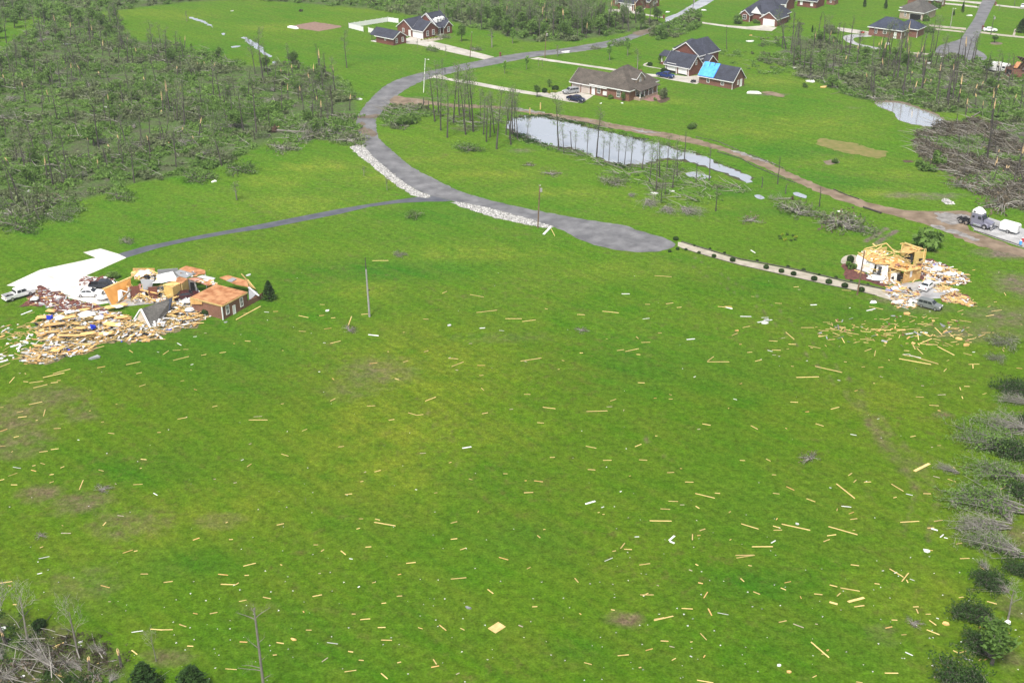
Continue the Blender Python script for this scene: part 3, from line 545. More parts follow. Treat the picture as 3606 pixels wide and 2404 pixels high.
for s in range(3):                                            # dark evergreens
    r = random.Random(260+s); mb = MB(); mb.tube([(0,0,-.1),(0,0,2.5),(0,0,5.6)], [.14,.09,.02], 6); cb = MB(); rr = np_rng(s); n = 1700
    t = rr.random(n)**.75; a = rr.random(n)*6.283; lob = .75+.25*np.sin(a*5+s)+.15*np.sin(t*38+a*2); rad = (1.55*(1-t)**.8+.05)*lob*(.55+.5*rr.random(n))
    cb.leaves(np.stack([np.cos(a)*rad, np.sin(a)*rad, .35+5.4*t], 1), .21, rr, 0)
    variant('evergreen', [('trunk', mb.mesh('evergreen_trunk', M['bark'])), ('crown', cb.mesh('evergreen_crown', M['leafdark']))])
for s in range(3):                                            # clipped and loose shrubs
    for kind, mm, sz, cl in (('shrub', 'leafdark', .15, 0), ('roundshrub', 'leaf', .15, 6), ('goldshrub', 'leafyellow', .13, 5), ('bush', 'leaf', .24, 11), ('greybush', 'leafgrey', .2, 12)):
        r = random.Random(290+s); mb = MB(); q = [(0,0,-.05)]
        for k in range(6):
            a = r.uniform(0,6.28); mb.tube(bend(r, (0,0,-.05), (math.cos(a)*.5, math.sin(a)*.5, 1), .9, 2, .1), [.035,.025,.01], 3)
        n = 380 if kind == 'greybush' else 1000 if cl > 8 else 900; cb = MB(); cb.leaves(ell(n, (0,0,.62), (1,1,.75) if cl else (.95,.95,.64), s+31, .72 if not cl else .3, cl, .05), sz, np_rng(s), 0)
        variant(kind, [('stem', mb.mesh('shrub_stem', M['bark'])), ('foliage', cb.mesh(kind+'_foliage', M[mm]))])
for s in range(4):                                            # uprooted trees: root plate, trunk along +x, spray of limbs
    for kind, bm, lm, nl, tw in (('fallen', 'barkgrey', 'leaf', 500, 'twig'), ('fallenbare', 'barkgrey', 'leafgrey', 60, 'twigpale'), ('fallendark', 'bark', 'leafdark', 900, 'twig')):
        r = random.Random(330+s); mb = MB(); P = bend(r, (0,0,.45), (1,0,.02), 9, 6, .05); P = [Vector((p.x,p.y,max(.22,p.z))) for p in P]
        mb.tube(P, [.26,.23,.20,.17,.13,.09,.04], 6); cb = MB(); tips = []
        limbs(cb, r, P, .13, 17, 3.0, .55, 2, 0, .38, tips, .12, .02 if kind != 'fallenbare' else .028)
        o = len(cb.v); cb.v = [(x,y,max(.04+.1*abs(y%.3),z)) for x,y,z in cb.v]; tips = [Vector((t.x,t.y,max(.1,t.z))) for t in tips]
        Q = spread_pts(tips, nl, .3 if kind != 'fallendark' else .45, s); Q[:,2] = np.abs(Q[:,2])+.03; cb.leaves(Q, .2 if kind != 'fallendark' else .26, np_rng(s), 1)
        rt = MB(); 
        for k in range(16):
            a = 6.283*k/16; d = Vector((r.uniform(-.5,.15), math.cos(a), math.sin(a))); rt.tube(bend(r, (0,0,.5), d, r.uniform(.7,1.4), 3, .15), [.2,.14,.08,.02], 4)
        rt.lathe([(.05,-.35),(.7,-.25),(.95,0),(.6,.2),(.2,.3)], 9, 0, Matrix.Translation((0,0,.5)) @ Matrix.Rotation(math.pi/2,4,'Y')); rt.v = [(x,y,max(0.0,z)) for x,y,z in rt.v]
        variant(kind, [('trunk', mb.mesh('fallen_trunk', M[bm])), ('crown', cb.mesh(kind+'_crown', [M[tw], M[lm]])), ('root_plate', rt.mesh('root_plate', M['root']))])
for s in range(3):                                            # heaps of torn branches
    for kind, tw, lm, nl in (('brushheap', 'twigpale', 'leafgrey', 420), ('greenheap', 'twig', 'leaf', 700), ('twigheap', 'twigpale', 'leafbrown', 120)):
        r = random.Random(380+s); mb = MB(); tips = []
        for k in range(26):
            a = r.uniform(-1.2,1.2); q = bend(r, (r.uniform(-.3,.3), r.uniform(-.5,.5), .15), (math.cos(a)*r.choice((1,1,-.4)), math.sin(a), r.uniform(.0,.5)), r.uniform(1.2,3), 3, .18)
            q = [Vector((p.x,p.y,max(.05,p.z*(1-.2*i)))) for i, p in enumerate(q)]; mb.tube(q, [.055,.045,.03,.012], 3, 0, False); tips += q[1:]; limbs(mb, r, q, .04, 3, .8, .6, 1, 0, .3, tips, .1, .016)
        mb.v = [(x,y,max(.02,z)) for x,y,z in mb.v]; cb = MB(); Q = spread_pts(tips, nl, .28, s); Q[:,2] = np.abs(Q[:,2])+.02; cb.leaves(Q, .17, np_rng(s), 0)
        variant(kind, [('branches', mb.mesh('heap_branches', M[tw])), ('foliage', cb.mesh(kind+'_foliage', M[lm]))])
for s in range(4):                                            # thrown crowns: long limbs fanning out along +x
    for kind, tw, lm, nl, lsz in (('fan', 'twigpale', 'leaf', 1900, .125), ('fanbare', 'twigpale', 'leafgrey', 130, .12), ('fandark', 'twig', 'leafdark', 2800, .17)):
        r = random.Random(500+s); mb = MB(); tips = []
        for k in range(24):
            a = r.gauss(0,.34); q = bend(r, (r.uniform(-.3,.8), r.uniform(-.4,.4), r.uniform(.15,.8)), (math.cos(a), math.sin(a), r.uniform(-.05,.28)), r.uniform(2.6,6.2), 4, .1)
            q = [Vector((p.x,p.y,max(.06,p.z*(1-.1*i)))) for i, p in enumerate(q)]; mb.tube(q, [.075,.06,.045,.03,.012], 3, 0, False); tips += q[1:]; limbs(mb, r, q, .05, 6, 1.5, .5, 2, 0, .2, tips, .1, .013)
        mb.v = [(x,y,max(.02,z)) for x,y,z in mb.v]; cb = MB(); Q = spread_pts(tips, nl, .22 if kind != 'fandark' else .4, s); Q[:,2] = np.abs(Q[:,2])+.02; cb.leaves(Q, lsz, np_rng(s), 0)
        variant(kind, [('limbs', mb.mesh('fan_limbs', M[tw])), ('foliage', cb.mesh(kind+'_foliage', M[lm]))])
for s in range(3):                                            # bare logs lying down
    r = random.Random(420+s); mb = MB(); P = bend(r, (-3,0,.16), (1,0,0), 6, 5, .04); P = [Vector((p.x,p.y,.17)) for p in P]; mb.tube(P, [.17,.17,.16,.14,.12,.10], 6)
    sp = MB(); sp.tube([P[0]+Vector((.05,0,0)), P[0]-Vector((.5,0,.02)), P[0]-Vector((.95,.05,.05))], [.16,.1,.02], 5); limbs(mb, r, P, .1, 5, 1.0, .7, 1, 0, .3, None, .1, .03); mb.v = [(x,y,max(.0,z)) for x,y,z in mb.v]
    variant('log', [('trunk', mb.mesh('log_trunk', M['barkgrey'])), ('splintered_end', sp.mesh('splintered_end', M['splint']))])
for s in range(3):                                            # wide grey shade trees, bare (foreground)
    r = random.Random(450+s); mb = MB(); P = bend(r, (0,0,-.1), (.03,0,1), 5.5, 4, .05); mb.tube(P, [.16,.14,.12,.09,.06], 6); cb = MB()
    limbs(cb, r, P, .12, 9, 3.6, .5, 3, 0, .45, None, .6, .017)
    variant('shade', [('trunk', mb.mesh('shade_trunk', M['barkgrey'])), ('crown', cb.mesh('shade_crown', M['twigpale']))])
NAMES = dict(bare='bare_tree', stripped='stripped_tree', snapped='snapped_tree', leafy='leafy_tree', young='young_tree', sparse='young_tree', evergreen='evergreen_tree', shrub='shrub', roundshrub='shrub', goldshrub='shrub', bush='bush', greybush='bush', fallen='fallen_tree', fallenbare='fallen_tree', fallendark='fallen_tree', brushheap='branch_heap', greenheap='branch_heap', twigheap='branch_heap', fan='thrown_tree', fanbare='thrown_tree', fandark='thrown_tree', log='fallen_log', shade='bare_tree')
CATS = dict(bare_tree='tree', stripped_tree='tree', snapped_tree='broken tree', leafy_tree='tree', young_tree='tree', evergreen_tree='tree', shrub='shrub', bush='bush', fallen_tree='fallen tree', branch_heap='branches', thrown_tree='fallen tree', fallen_log='log')
HB = dict(bare=10.5, stripped=10.6, snapped=7.6, leafy=5.9, young=5.4, sparse=5.4, evergreen=5.75, shade=8.5)
def plant(kind, p, size, label, group=None, rz=None, var=None, wide=None, tilt=0.0):
    """size: height in metres for upright kinds, scale for the others"""
    meshes = TREES[kind][rng.randrange(len(TREES[kind])) if var is None else var % len(TREES[kind])]; k = size/HB.get(kind, 1.0)
    e = empty(NAMES[kind], label, CATS[NAMES[kind]], (p[0], p[1], 0.0), rng.uniform(0, 6.28) if rz is None else rz, group)
    w = k*(wide or 1.0) if kind not in ('stripped','snapped','bare') else max(.75 if kind != 'bare' else .6, min(1.5, k*(wide or 1.0)))
    e.scale = (w, w, k)
    if tilt: e.rotation_euler = (tilt*rng.uniform(-1,1), tilt*rng.uniform(-1,1), e.rotation_euler[2])
    for n, me in meshes:
        o = bpy.data.objects.new(n, me); COL.objects.link(o); o.parent = e
    return e
def upright(kind, c, x, y, yt, label, group=None, **kw):
    X, Y = px(c, x, y); return plant(kind, G(X, Y), hgt(X, Y, px(c, x, yt)[1]), label, group, **kw)
PLACES = {}
def place_of(group, p, px_=None):
    q = PLACES.get(group)
    return min(q, key=lambda a: (G(*px(*a[1])).xy - Vector((p[0],p[1]))).length)[0] if q else ''
def scatter(kind, poly, n, lo, hi, label, group, seed, tilt=.08, **kw):
    P = wpoly(poly); r = random.Random(seed); xs = [p[0] for p in P]; ys = [p[1] for p in P]; k = 0; t = 0
    while k < n and t < 20000:
        t += 1; x, y = r.uniform(min(xs), max(xs)), r.uniform(min(ys), max(ys))
        if not inpoly(np.array([x]), np.array([y]), P)[0] or y > 470 or abs(x) > .45*y+25: continue
        k += 1; hh_ = r.uniform(lo, hi); t_ = (hh_-lo)/(hi-lo); big = ('low', 'middling', 'tall')[min(2, int(t_*3))] if kind not in ('log','fan','fanbare','twigheap','fallen') else ('small', 'middling', 'big')[min(2, int(t_*3))]
        lb = label.replace('by the small pond', 'by the pond').replace('tall ', '').replace('small ', '').replace('standing among the undergrowth beside the road bend','in the broken woodland').replace('in the shattered wood by the pond','in the shattered wood').replace('standing in','in').replace('with long pale splinters','with pale splinters').replace('among the broken trunks by the pond','in the shattered wood').replace('thrown down by the pond','in the shattered wood'); plant(kind, (x, y), hh_, ' '.join((big + ' ' + lb + ' ' + place_of(group, (x, y))).split()), group, tilt=tilt, **kw)
# ---- undergrowth that nobody could count: one mass per wood
def undergrowth(poly, n, seed, mats, leafs=46, hmax=2.6, lsize=.42, sticks=500, gap=.42, stickmat=1):
    P = wpoly(poly); r = random.Random(seed); rr = np_rng(seed); xs = [p[0] for p in P]; ys = [p[1] for p in P]; mb = MB(); k = t = 0; pts = []
    while k < n and t < n*30:
        t += 1; x, y = r.uniform(min(xs), max(xs)), r.uniform(min(ys), min(max(ys), 560))
        if abs(x) > .45*y+30: continue
        v = mnoise.noise(Vector((x*.055, y*.055, seed))) + .5*mnoise.noise(Vector((x*.16, y*.16, seed+3)))
        if v < -gap+.25*r.random() or not inpoly(np.array([x]), np.array([y]), P)[0]: continue
        k += 1; w = r.uniform(.8, 2.6); h = max(.35, hmax*(.25+.8*max(0,v+.35))*r.uniform(.35,1.25)); pts.append((x,y,h))
        m = 0 if mnoise.noise(Vector((x*.09,y*.09,seed+20))) > -.12 else 2
        if len(mats) == 3: m = 0
        nl = int(leafs*r.uniform(.5,1.4)); Q = ell(nl, (x,y,h*.45), (w,w,h*.6), seed*1000+k, .35, 4, .06); mb.leaves(Q, lsize*r.uniform(.7,1.15), rr, m)
    for i in range(sticks):
        x, y, h = pts[r.randrange(len(pts))]; x += r.uniform(-2,2); y += r.uniform(-2,2); a = r.gauss(2.6,.7); L_ = r.uniform(1.5,5.5); z = r.uniform(.2, h*.8+.3)
        q = bend(r, (x,y,z), (math.cos(a), math.sin(a), r.uniform(-.1,.35)), L_, 3, .12); rad = r.uniform(.035,.085); mb.tube([(p.x,p.y,max(.05,p.z)) for p in q], [rad,rad*.8,rad*.6,rad*.25], 3, stickmat if r.random() < .5 else 3 if len(mats) > 3 else stickmat, False)
    return struct(mb.obj('undergrowth', mats), 'stuff')
UM = [M['brush'], M['twigpale'], M['leafgrey'], M['twig']]
undergrowth(WOOD_L, 3900, 1, UM, 74, 3.0, .33, 1300, .4)
undergrowth(WOOD_T, 2000, 2, UM, 80, 4.6, .44, 300, .6)
undergrowth(WOOD_R, 1600, 3, UM, 76, 3.0, .34, 700, .5)
undergrowth(WOOD_B, 1900, 4, [M['brushbrown'], M['twigpale'], M['brush'], M['twig']], 54, 2.0, .24, 1200, .6)
undergrowth(WOOD_F, 420, 5, [M['leafdark'], M['twigpale'], M['deadbrush'], M['bark']], 70, .55, .12, 150, .7)
undergrowth([(2760,60),(2830,80),(2830,250),(2700,270),(2600,230),(2500,200),(2520,165),(2640,195)], 90, 8, UM, 40, 1.6, .4, 30, .6)
undergrowth([('B',2130,230),('B',2250,180),('B',2352,130),('C',60,80),('C',130,100),('C',110,200),('C',20,235),('B',2300,262),('B',2200,285)], 190, 9, UM, 52, 4.6, .5, 60, .8)
undergrowth([('B',330,730),('B',480,735),('B',620,760),('B',640,800),('B',520,830),('B',420,900),('B',300,880),('B',270,830)], 120, 10, UM, 50, 1.6, .36, 80, .8)
undergrowth([('B',-20,800),('B',60,790),('B',110,880),('B',150,990),('B',60,1010),('B',-60,960),('A',2150,960),('A',1950,1000),('A',2000,920)], 110, 11, UM, 50, 2.0, .36, 120, .8)
undergrowth([('B',1750,1120),('B',2050,1150),('B',2352,1130),('C',330,1260),('C',500,1300),('C',300,1360),('C',60,1420),('B',2300,1430),('B',2100,1350),('B',1950,1230)], 130, 12, UM, 26, .8, .3, 150, .7)
undergrowth([('B',1180,900),('B',1450,1010),('B',1620,1040),('B',1800,1110),('B',2000,1150),('B',1980,1170),('B',1780,1130),('B',1600,1065),('B',1420,1030),('B',1170,930)], 130, 13, [M['leaf'], M['twigpale'], M['leafdark'], M['twig']], 34, .6, .2, 40, .9)
undergrowth([('B',1200,826),('B',1400,806),('B',1750,886),('B',1950,934),('B',2330,1034),('C',150,1074),('C',330,1150),('C',330,1142),('C',150,1062),('B',2330,1020),('B',1950,922),('B',1750,874),('B',1400,794),('B',1200,812)], 110, 15, [M['leaf'], M['twigpale'], M['leafdark'], M['twig']], 26, .5, .2, 10, .9)
undergrowth([('B',640,740),('B',1000,760),('B',1150,790),('B',1120,860),('B',900,900),('B',700,860)], 60, 14, UM, 26, .8, .3, 50, .8)
# ---- standing trees measured on the photograph: foot column, foot row, top row
WL = 'woodland beside the road bend'
PLACES[WL] = [('near the road bend',('A',2300,800)),('by the long trunk',('A',1900,850)),('near the creek',('A',1500,420)),('by the torn crown',('A',1250,1020)),('above the bent sheet',('A',200,1150)),('by the square scrap',('A',1580,980)),('toward the upper field',('A',500,300)),('among fallen trunks',('A',700,700)),('in its leafy part',('A',200,700)),('by the tallest trunks',('A',1250,700))]
PLACES['wood behind the fenced house'] = [('nearest the fenced house',('B',700,60)),('above the wet road stretch',('B',1900,100)),('behind the two lawn trees',('B',1150,120)),('nearest the upper houses',('B',1800,30)),('above the pole',('B',1450,150)),('far behind the tilled plot',('A',1700,5)),('beyond the upper field',('A',700,10))]
PLACES['shattered wood by the small pond'] = [('above the small pond',('C',1450,620)),('below the slate roof',('C',1350,400)),('by the road end',('C',1850,420)),('near the motorhome',('C',2080,540)),('by the fallen logs',('C',1950,720)),('by the root plate',('C',750,380)),('by the white frame',('C',950,470)),('along its outer side',('C',2300,680))]
PLACES['flattened brown wood beside the parked truck'] = [('near the truck',('wr',1900,1300)),('by the narrow puddle',('wr',1500,470)),('near its lawn corner',('wr',1000,700)),('by the wreck piece',('wr',2050,640)),('in its densest part',('wr',2200,1050)),('behind the rock pile',('wr',1500,950))]
for x, y, t in ((845,340,-10),(395,275,70),(628,320,80),(560,265,150),(720,240,200),(45,300,60),(1818,560,200),(1275,880,555),(1600,800,560),(1560,700,530),(2268,812,640),(1145,415,190),(1100,400,250),(1165,410,240),(1035,380,220),(120,390,240)):
    upright('bare', 'A', x, y, t, 'tall bare tree standing in the broken woodland', WL)
for x, y, t in ((1775,945,555),(852,740,560),(365,1290,970),(690,1060,720),(615,1090,960),(745,1160,1000),(850,1130,950),(1040,1050,930),(1385,830,720),(1480,850,760),(1575,860,760),(2060,690,580),(1995,540,470),(300,690,560),(530,510,400),(610,500,380),(770,900,740),(830,1110,960),(90,1400,1160),(130,1390,1170),(1860,880,760)):
    upright('stripped', 'A', x, y, t, 'dark stripped trunk standing among the undergrowth beside the road bend', WL)
for x, y, t in ((1130,800,640),(1170,770,565),(2210,515,345),(2165,590,445),(2190,740,670),(1225,515,460),(1945,535,475),(2145,620,500),(1110,800,760),(1265,930,880),(1040,1050,925),(475,960,930),(615,1000,950),(680,1180,1105),(765,1050,1000),(2020,520,445),(1345,1000,930),(1170,1010,980),(825,780,720),(455,490,470)):
    upright('snapped', 'A', x, y, t, 'snapped trunk with pale torn top in the broken woodland', WL)
scatter('stripped', WOOD_L, 90, 4, 10, 'dark stripped trunk standing among the undergrowth beside the road bend', WL, 1, .12)
scatter('bare', WOOD_L, 80, 6, 12, 'tall bare tree standing in the broken woodland', WL, 2, .14)
scatter('snapped', WOOD_L, 38, 2.5, 6, 'snapped trunk with pale torn top in the broken woodland', WL, 3, .2)
scatter('leafy', WOOD_L, 60, 3.0, 6, 'small tree in green leaf growing in the broken woodland', WL, 4, .1, wide=1.5)
scatter('fanbare', WOOD_L, 22, .6, 1.1, 'pale leafless tree thrown down in the broken woodland', WL, 5)
scatter('fan', WOOD_L, 30, .7, 1.3, 'thrown tree crown still in leaf lying in the broken woodland', WL, 6)
WT = 'wood behind the fenced house'
scatter('leafy', WOOD_T, 60, 4, 7.5, 'leafy tree in the wood behind the fenced house', WT, 11, .05, wide=1.25)
scatter('bare', WOOD_T, 66, 8, 13, 'tall thin bare tree in the wood behind the fenced house', WT, 12, .06)
scatter('snapped', WOOD_T, 10, 4, 8, 'snapped trunk in the wood behind the fenced house', WT, 13, .12)
scatter('leafy', [(-100,40),(350,20),(400,60),(330,75),(150,90),(-50,170)], 12, 4, 6.5, 'rounded green tree beyond the upper field', 'trees beyond the upper field', 14, .05, wide=1.5)
for x, y, t in ((1795,190,-60),(1570,160,-30),(1220,150,-30),(880,130,20),(1125,120,-20),(1010,90,-40)):
    upright('bare', 'B', x, y, t, 'tall thin bare tree in the wood behind the fenced house', WT)
WR = 'shattered wood by the small pond'
for x, y, t in ((1150,380,110),(930,300,80),(1510,300,150),(1405,560,330),(1475,575,240),(1640,645,410),(1710,460,250),(1820,715,460),(1790,450,250),(1130,470,240),(310,340,180),(750,370,60),(690,330,140),(790,340,160),(1065,285,150),(2100,1090,750),(1860,700,400),(2010,430,240),(1635,400,240),(1320,330,180),(1380,300,200)):
    upright('stripped', 'C', x, y, t, 'tall dark stripped trunk in the shattered wood by the small pond', WR)
for x, y, t in ((1765,570,445),(1660,560,410),(1940,440,265),(1900,700,520),(1895,720,600),(1210,390,310),(1535,330,150),(1545,400,240),(2120,770,620),(2125,860,690),(1710,600,545),(2310,1180,990),(2150,1200,1080),(2220,1190,1140),(1950,790,680),(2020,720,640),(1575,540,490),(2155,660,575),(2345,760,650),(2060,620,560),(905,330,225),(1040,330,270)):
    upright('snapped', 'C', x, y, t, 'snapped trunk with long pale splinters in the shattered wood by the small pond', WR)
for x, y, t in ((1020,330,100),(720,350,60),(1740,350,110),(1430,480,180)):
    upright('bare', 'C', x, y, t, 'bare leaning tree with thin crown in the shattered wood by the small pond', WR, tilt=.25)
scatter('bare', WOOD_R, 34, 7, 13, 'thin bare tree in the shattered wood by the small pond', WR, 26, .1)
scatter('stripped', WOOD_R, 70, 5, 12, 'tall dark stripped trunk in the shattered wood by the small pond', WR, 21, .1)
scatter('snapped', WOOD_R, 26, 3, 7, 'snapped trunk with long pale splinters in the shattered wood by the small pond', WR, 22, .2)
scatter('leafy', WOOD_R, 22, 2.5, 5, 'small tree in green leaf among the broken trunks by the small pond', WR, 23, .1, wide=1.6)
scatter('log', WOOD_R, 26, .8, 1.3, 'pale fallen log among the broken trunks by the small pond', WR, 24)
scatter('fanbare', WOOD_R, 14, .6, 1.0, 'leafless tree thrown down by the small pond', WR, 25)
WB = 'flattened brown wood beside the parked truck'
for x, y, t in ((1180,680,480),(990,520,370),(1040,560,400),(1140,500,370),(1455,500,320),(1575,500,350),(1415,780,570),(1830,680,100),(1945,330,150),(1770,540,400),(2260,900,430),(2200,1060,760),(1690,1080,900),(2320,600,400)):
    upright('stripped', 'wr', x, y, t, 'dark bare trunk standing in the flattened brown wood', WB)
for x, y, t in ((2280,770,550),(1930,910,740),(2090,900,800),(2060,920,850),(1970,700,560),(1555,60,-10)):
    upright('snapped', 'wr', x, y, t, 'snapped trunk with bright torn wood in the flattened brown wood', WB)
scatter('stripped', WOOD_B, 20, 2.5, 6, 'dark bare trunk standing in the flattened brown wood', WB, 31, .2)
scatter('fanbare', WOOD_B, 14, .4, .8, 'leafless tree lying flat in the brown wood', WB, 32)
scatter('log', WOOD_B, 14, .7, 1.2, 'pale log lying in the flattened brown wood', WB, 33)
scatter('twigheap', WOOD_B, 30, .6, 1.1, 'heap of grey broken branches in the flattened brown wood', WB, 34)
# trees by the main pond
PT = 'thin trees around the long pond'
for x, y, t in ((735,950,560),(778,850,440),(820,800,450),(850,860,500),(862,930,540),(895,840,460),(915,910,470),(1005,980,660),(1060,920,640),(1075,1030,610),(1165,960,600),(1185,930,590),(1200,900,640),(965,830,640),(675,780,430),(700,560,410),(1285,960,800)):
    upright('bare', 'B', x, y, t, 'thin bare tree standing at the left end of the long pond', PT)
for x, y, t in ((1505,1040,640),(1700,1075,860),(1765,1085,740),(1810,1100,940),(1915,1130,940),(1958,1135,940),(2175,1320,980),(2250,1180,940),(2240,1350,1180)):
    upright('bare', 'B', x, y, t, 'thin bare tree on the near bank of the long pond', PT)
for c, x, y, t in (('B',1595,1040,900),('C',100,1250,1110),('C',190,1240,1000),('C',235,1450,1280),('C',660,1265,1070),('C',945,1420,1280),('C',20,1100,900),('C',715,1330,1260),('C',550,1290,1210)):
    upright('stripped', c, x, y, t, 'broken dark trunk standing at the right end of the long pond', PT)
for x, y, t in ((690,900,520),(985,930,620),(1030,950,640),(1140,930,640),(1220,960,680),(650,840,470),(1175,1000,680)):
    upright('bare', 'B', x, y, t, 'thin bare tree standing at the left end of the long pond', PT)
for x, y, t in ((1540,1060,860),(1620,1050,900),(1850,1110,900),(2000,1150,930),(2080,1170,960),(2130,1260,1000),(2200,1230,950),(2290,1300,1050),(2320,1220,960),(2210,1400,1200)):
    upright('bare', 'B', x, y, t, 'thin bare tree on the near bank of the long pond', PT)
upright('bare', 'A', 2395-2352+2352, 470, 215, 'solitary tall bare tree at the right tip of the broken woodland', None)
# lone trees on lawns
for c, x, y, t, k, lab, w in (('B',832,288,168,'leafy','dense oval green tree right of the fenced house',1.1),('B',1043,328,190,'sparse','thinly leafed tree on the lawn right of the fenced house',1.7),('B',1185,300,195,'young','light green tree at the wood edge above the road',1.5),
    ('B',1130,510,420,'young','bright green young tree on the lawn below the road, left of two',1.2),('B',1282,480,388,'young','bright green young tree on the lawn below the road, right of two',1.2),('B',1855,418,290,'young','upright green tree between the two upper driveways, left of two',1.2),
    ('B',1980,385,262,'young','upright green tree between the two upper driveways, right of two',1.2),('B',2048,478,330,'sparse','thin tree beside the house with the white porch',1.5),('B',1365,460,405,'sparse','small bare tree in a pair by the long driveway',1.3),('B',1392,460,405,'sparse','second small bare tree in the pair by the long driveway',1.3),
    ('B',1495,390,310,'sparse','brownish rounded tree above the road near the white wreckage',2.2),('B',530,335,270,'sparse','slim young tree beside the fenced house drive',1.2),('B',725,382,315,'sparse','bare young tree below the fenced house drive',1.2),('B',160,1215,1140,'sparse','small bare tree left of the upper gravel strip',1.6),
    ('B',320,1315,1215,'sparse','slim bare sapling beside the lower end of the upper gravel strip',1.3),('A',1635,1380,1240,'sparse','small bare tree on the lawn below the broken woodland',1.9),('A',1290,150,75,'sparse','thin tree beside the creek in the upper field',1.4),('B',1440,600,545,'leafy','round green tree at the left side of the brown roofed house drive',1.6),
    ('B',1355,672,580,'leafy','small leafy tree at the left end of the brown roofed house drive',1.3),('h6',1960,600,395,'bush','',1),('h6',1620,600,460,'evergreen','slim dark evergreen between the two upper lots',.7),
    ('C',1255,50,-20,'evergreen','dark evergreen on the top lawn, left of two',.9),('C',1400,62,-10,'evergreen','dark evergreen on the top lawn, right of two',.9),('h8',1510,175,20,'evergreen','slim evergreen left of the upper right road, nearest the road',.7),('h8',1390,215,140,'evergreen','small evergreen behind the grey light pole',1.1),
    ('C',2330,225,130,'evergreen','broad dark evergreen at the upper side road',1.9),('h8',1945,585,470,'leafy','rounded tree in a mulch ring at the upper right',1.9),('h8',2010,150,60,'sparse','hazy bare tree right of the upper right road',2.0),('D',1860,500,370,'evergreen','dark evergreen beside the wrecked brick house',1.6),
    ('lr',1560,800,640,'bush','',1),('h3',390,650,480,'leafy','small dark tree in front of the white porch',1.3),('h2',1265,925,760,'leafy','leafy tree against the brown roofed house wall',1.2)):
    if k == 'bush': continue
    upright(k, c, x, y, t, lab, None, wide=w)
def shr(kind, c, x, y, s, lab, group=None, sx=1.0, sz=1.0):
    e = plant(kind, g(c, x, y), s, lab, group); e.scale = (s*sx, s, s*sz); return e
for x, y, s in ((30,165,.62),(120,186,.66),(222,212,.9),(350,240,1.1),(580,290,1.05),(685,316,1.05),(768,335,1.05),(910,370,1.15),(1010,392,1.2),(1120,418,1.2),(1235,446,1.15)):
    shr('shrub', 'F', x, y-6, s*.56, 'round clipped shrub in the row along the near edge of the paved walk', 'clipped shrubs along the paved walk', 1, 1.05)
for x, y, s in ((88,130,.5),(195,152,.5),(295,180,.5),(838,300,.75),(730,275,.6),(945,330,.5),(1060,350,.6),(1165,372,.5),(1280,398,.5),(520,232,.5)):
    shr('shrub', 'F', x, y, s*.6, 'low dark shrub in the row along the far edge of the paved walk', 'low shrubs along the far edge of the walk')
shr('shrub', 'F', 1158, 240, .75, 'large round shrub in the paved circle left of the ruined yellow house', None, 1, 1.5)
shr('shrub', 'E', 2312, 88, .6, 'round shrub at the end of the turning circle', None, 1.1)
shr('shrub', 'E', 2270, 172, .4, 'small shrub left of the walk entrance'); shr('shrub', 'E', 2325, 155, .4, 'small shrub right of the walk entrance')
for i, x in enumerate((1495,1545,1605,1650,1700,1755,1800)): shr('goldshrub', 'h1', x, 745-i*8, .5, 'yellow green shrub in the bed along the fenced house front', 'yellow green shrubs along the fenced house')
shr('goldshrub', 'B', 1440, 645, .65, 'yellow green shrub beside the brown roofed house drive, left of two'); shr('goldshrub', 'B', 1475, 640, .65, 'yellow green shrub beside the brown roofed house drive, right of two')
shr('shrub', 'B', 1407, 640, .9, 'dark round shrub left of the yellow green shrubs', None, 1, 1.2); shr('shrub', 'B', 1480, 620, 1.0, 'dark round shrub behind the parked silver car', None, 1.3)
shr('bush', 'h2', 1050, 880, .9, 'reddish bush against the brown roofed house wall'); shr('shrub', 'h2', 1600, 880, 1.0, 'low dark shrub at the patio corner', None, 1.4); shr('bush', 'h2', 1870, 910, .6, 'small green shrub at the patio edge')
shr('greybush', 'h2', 2010, 870, 1.5, 'loose thin bush right of the patio', None, 1, 1.6); shr('shrub', 'h3', 200, 690, .9, 'low shrub at the white porch corner'); shr('shrub', 'h3', 460, 810, 1.1, 'clipped shrub left of the open garage')
shr('bush', 'h6', 250, 440, 2.0, 'big bush hiding the left side of the brick house with white garage door', None, 1, 1.3); shr('bush', 'h6', 590, 430, 1.0, 'low bush under the windows of the brick house with white garage door', None, 1.6)
shr('greybush', 'h6', 1960, 610, 2.6, 'wide round grey green bush in the middle upper lots', None, 1.1, .9)
shr('bush', 'h8', 1050, 440, 2.0, 'round bush on the lawn right of the slate roofed house'); shr('bush', 'h8', 930, 400, 1.8, 'dark bush at the corner of the slate roofed house', None, 1, 1.2); shr('goldshrub', 'h8', 880, 485, 1.2, 'yellow green shrub at the slate roofed house path')
shr('bush', 'h8', 1010, 290, 1.6, 'bush beside the tan house garage'); shr('bush', 'h8', 1140, 110, 2.0, 'bush beside the farthest grey roofed house'); shr('goldshrub', 'h8', 1190, 100, 1.2, 'yellowish shrub beside the farthest grey roofed house')
shr('bush', 'lp', 2080, 400, 1.3, 'low dark shrub behind the wrecked garage wall', None, 1.3, .6); shr('shrub', 'lr', 1560, 810, .9, 'dark shrub at the foot of the brick room'); shr('bush', 'rr', 260, 540, 1.0, 'low bush beside the leaning white wall')
shr('bush', 'F', 1690, 140, 3.1, 'broad dark green bush behind the ruined yellow house', None, 1.15, .95); shr('bush', 'C', 1052, 1120, .9, 'small round bush in the middle of the right field')
shr('shrub', 'bl', 465, 870, .8, 'small round dark bush by the broken timber tangle', None, 1.2); shr('bush', 'wr', 1180, 790, 1.8, 'green bush at the edge of the flattened brown wood', None, 1, 1.3)
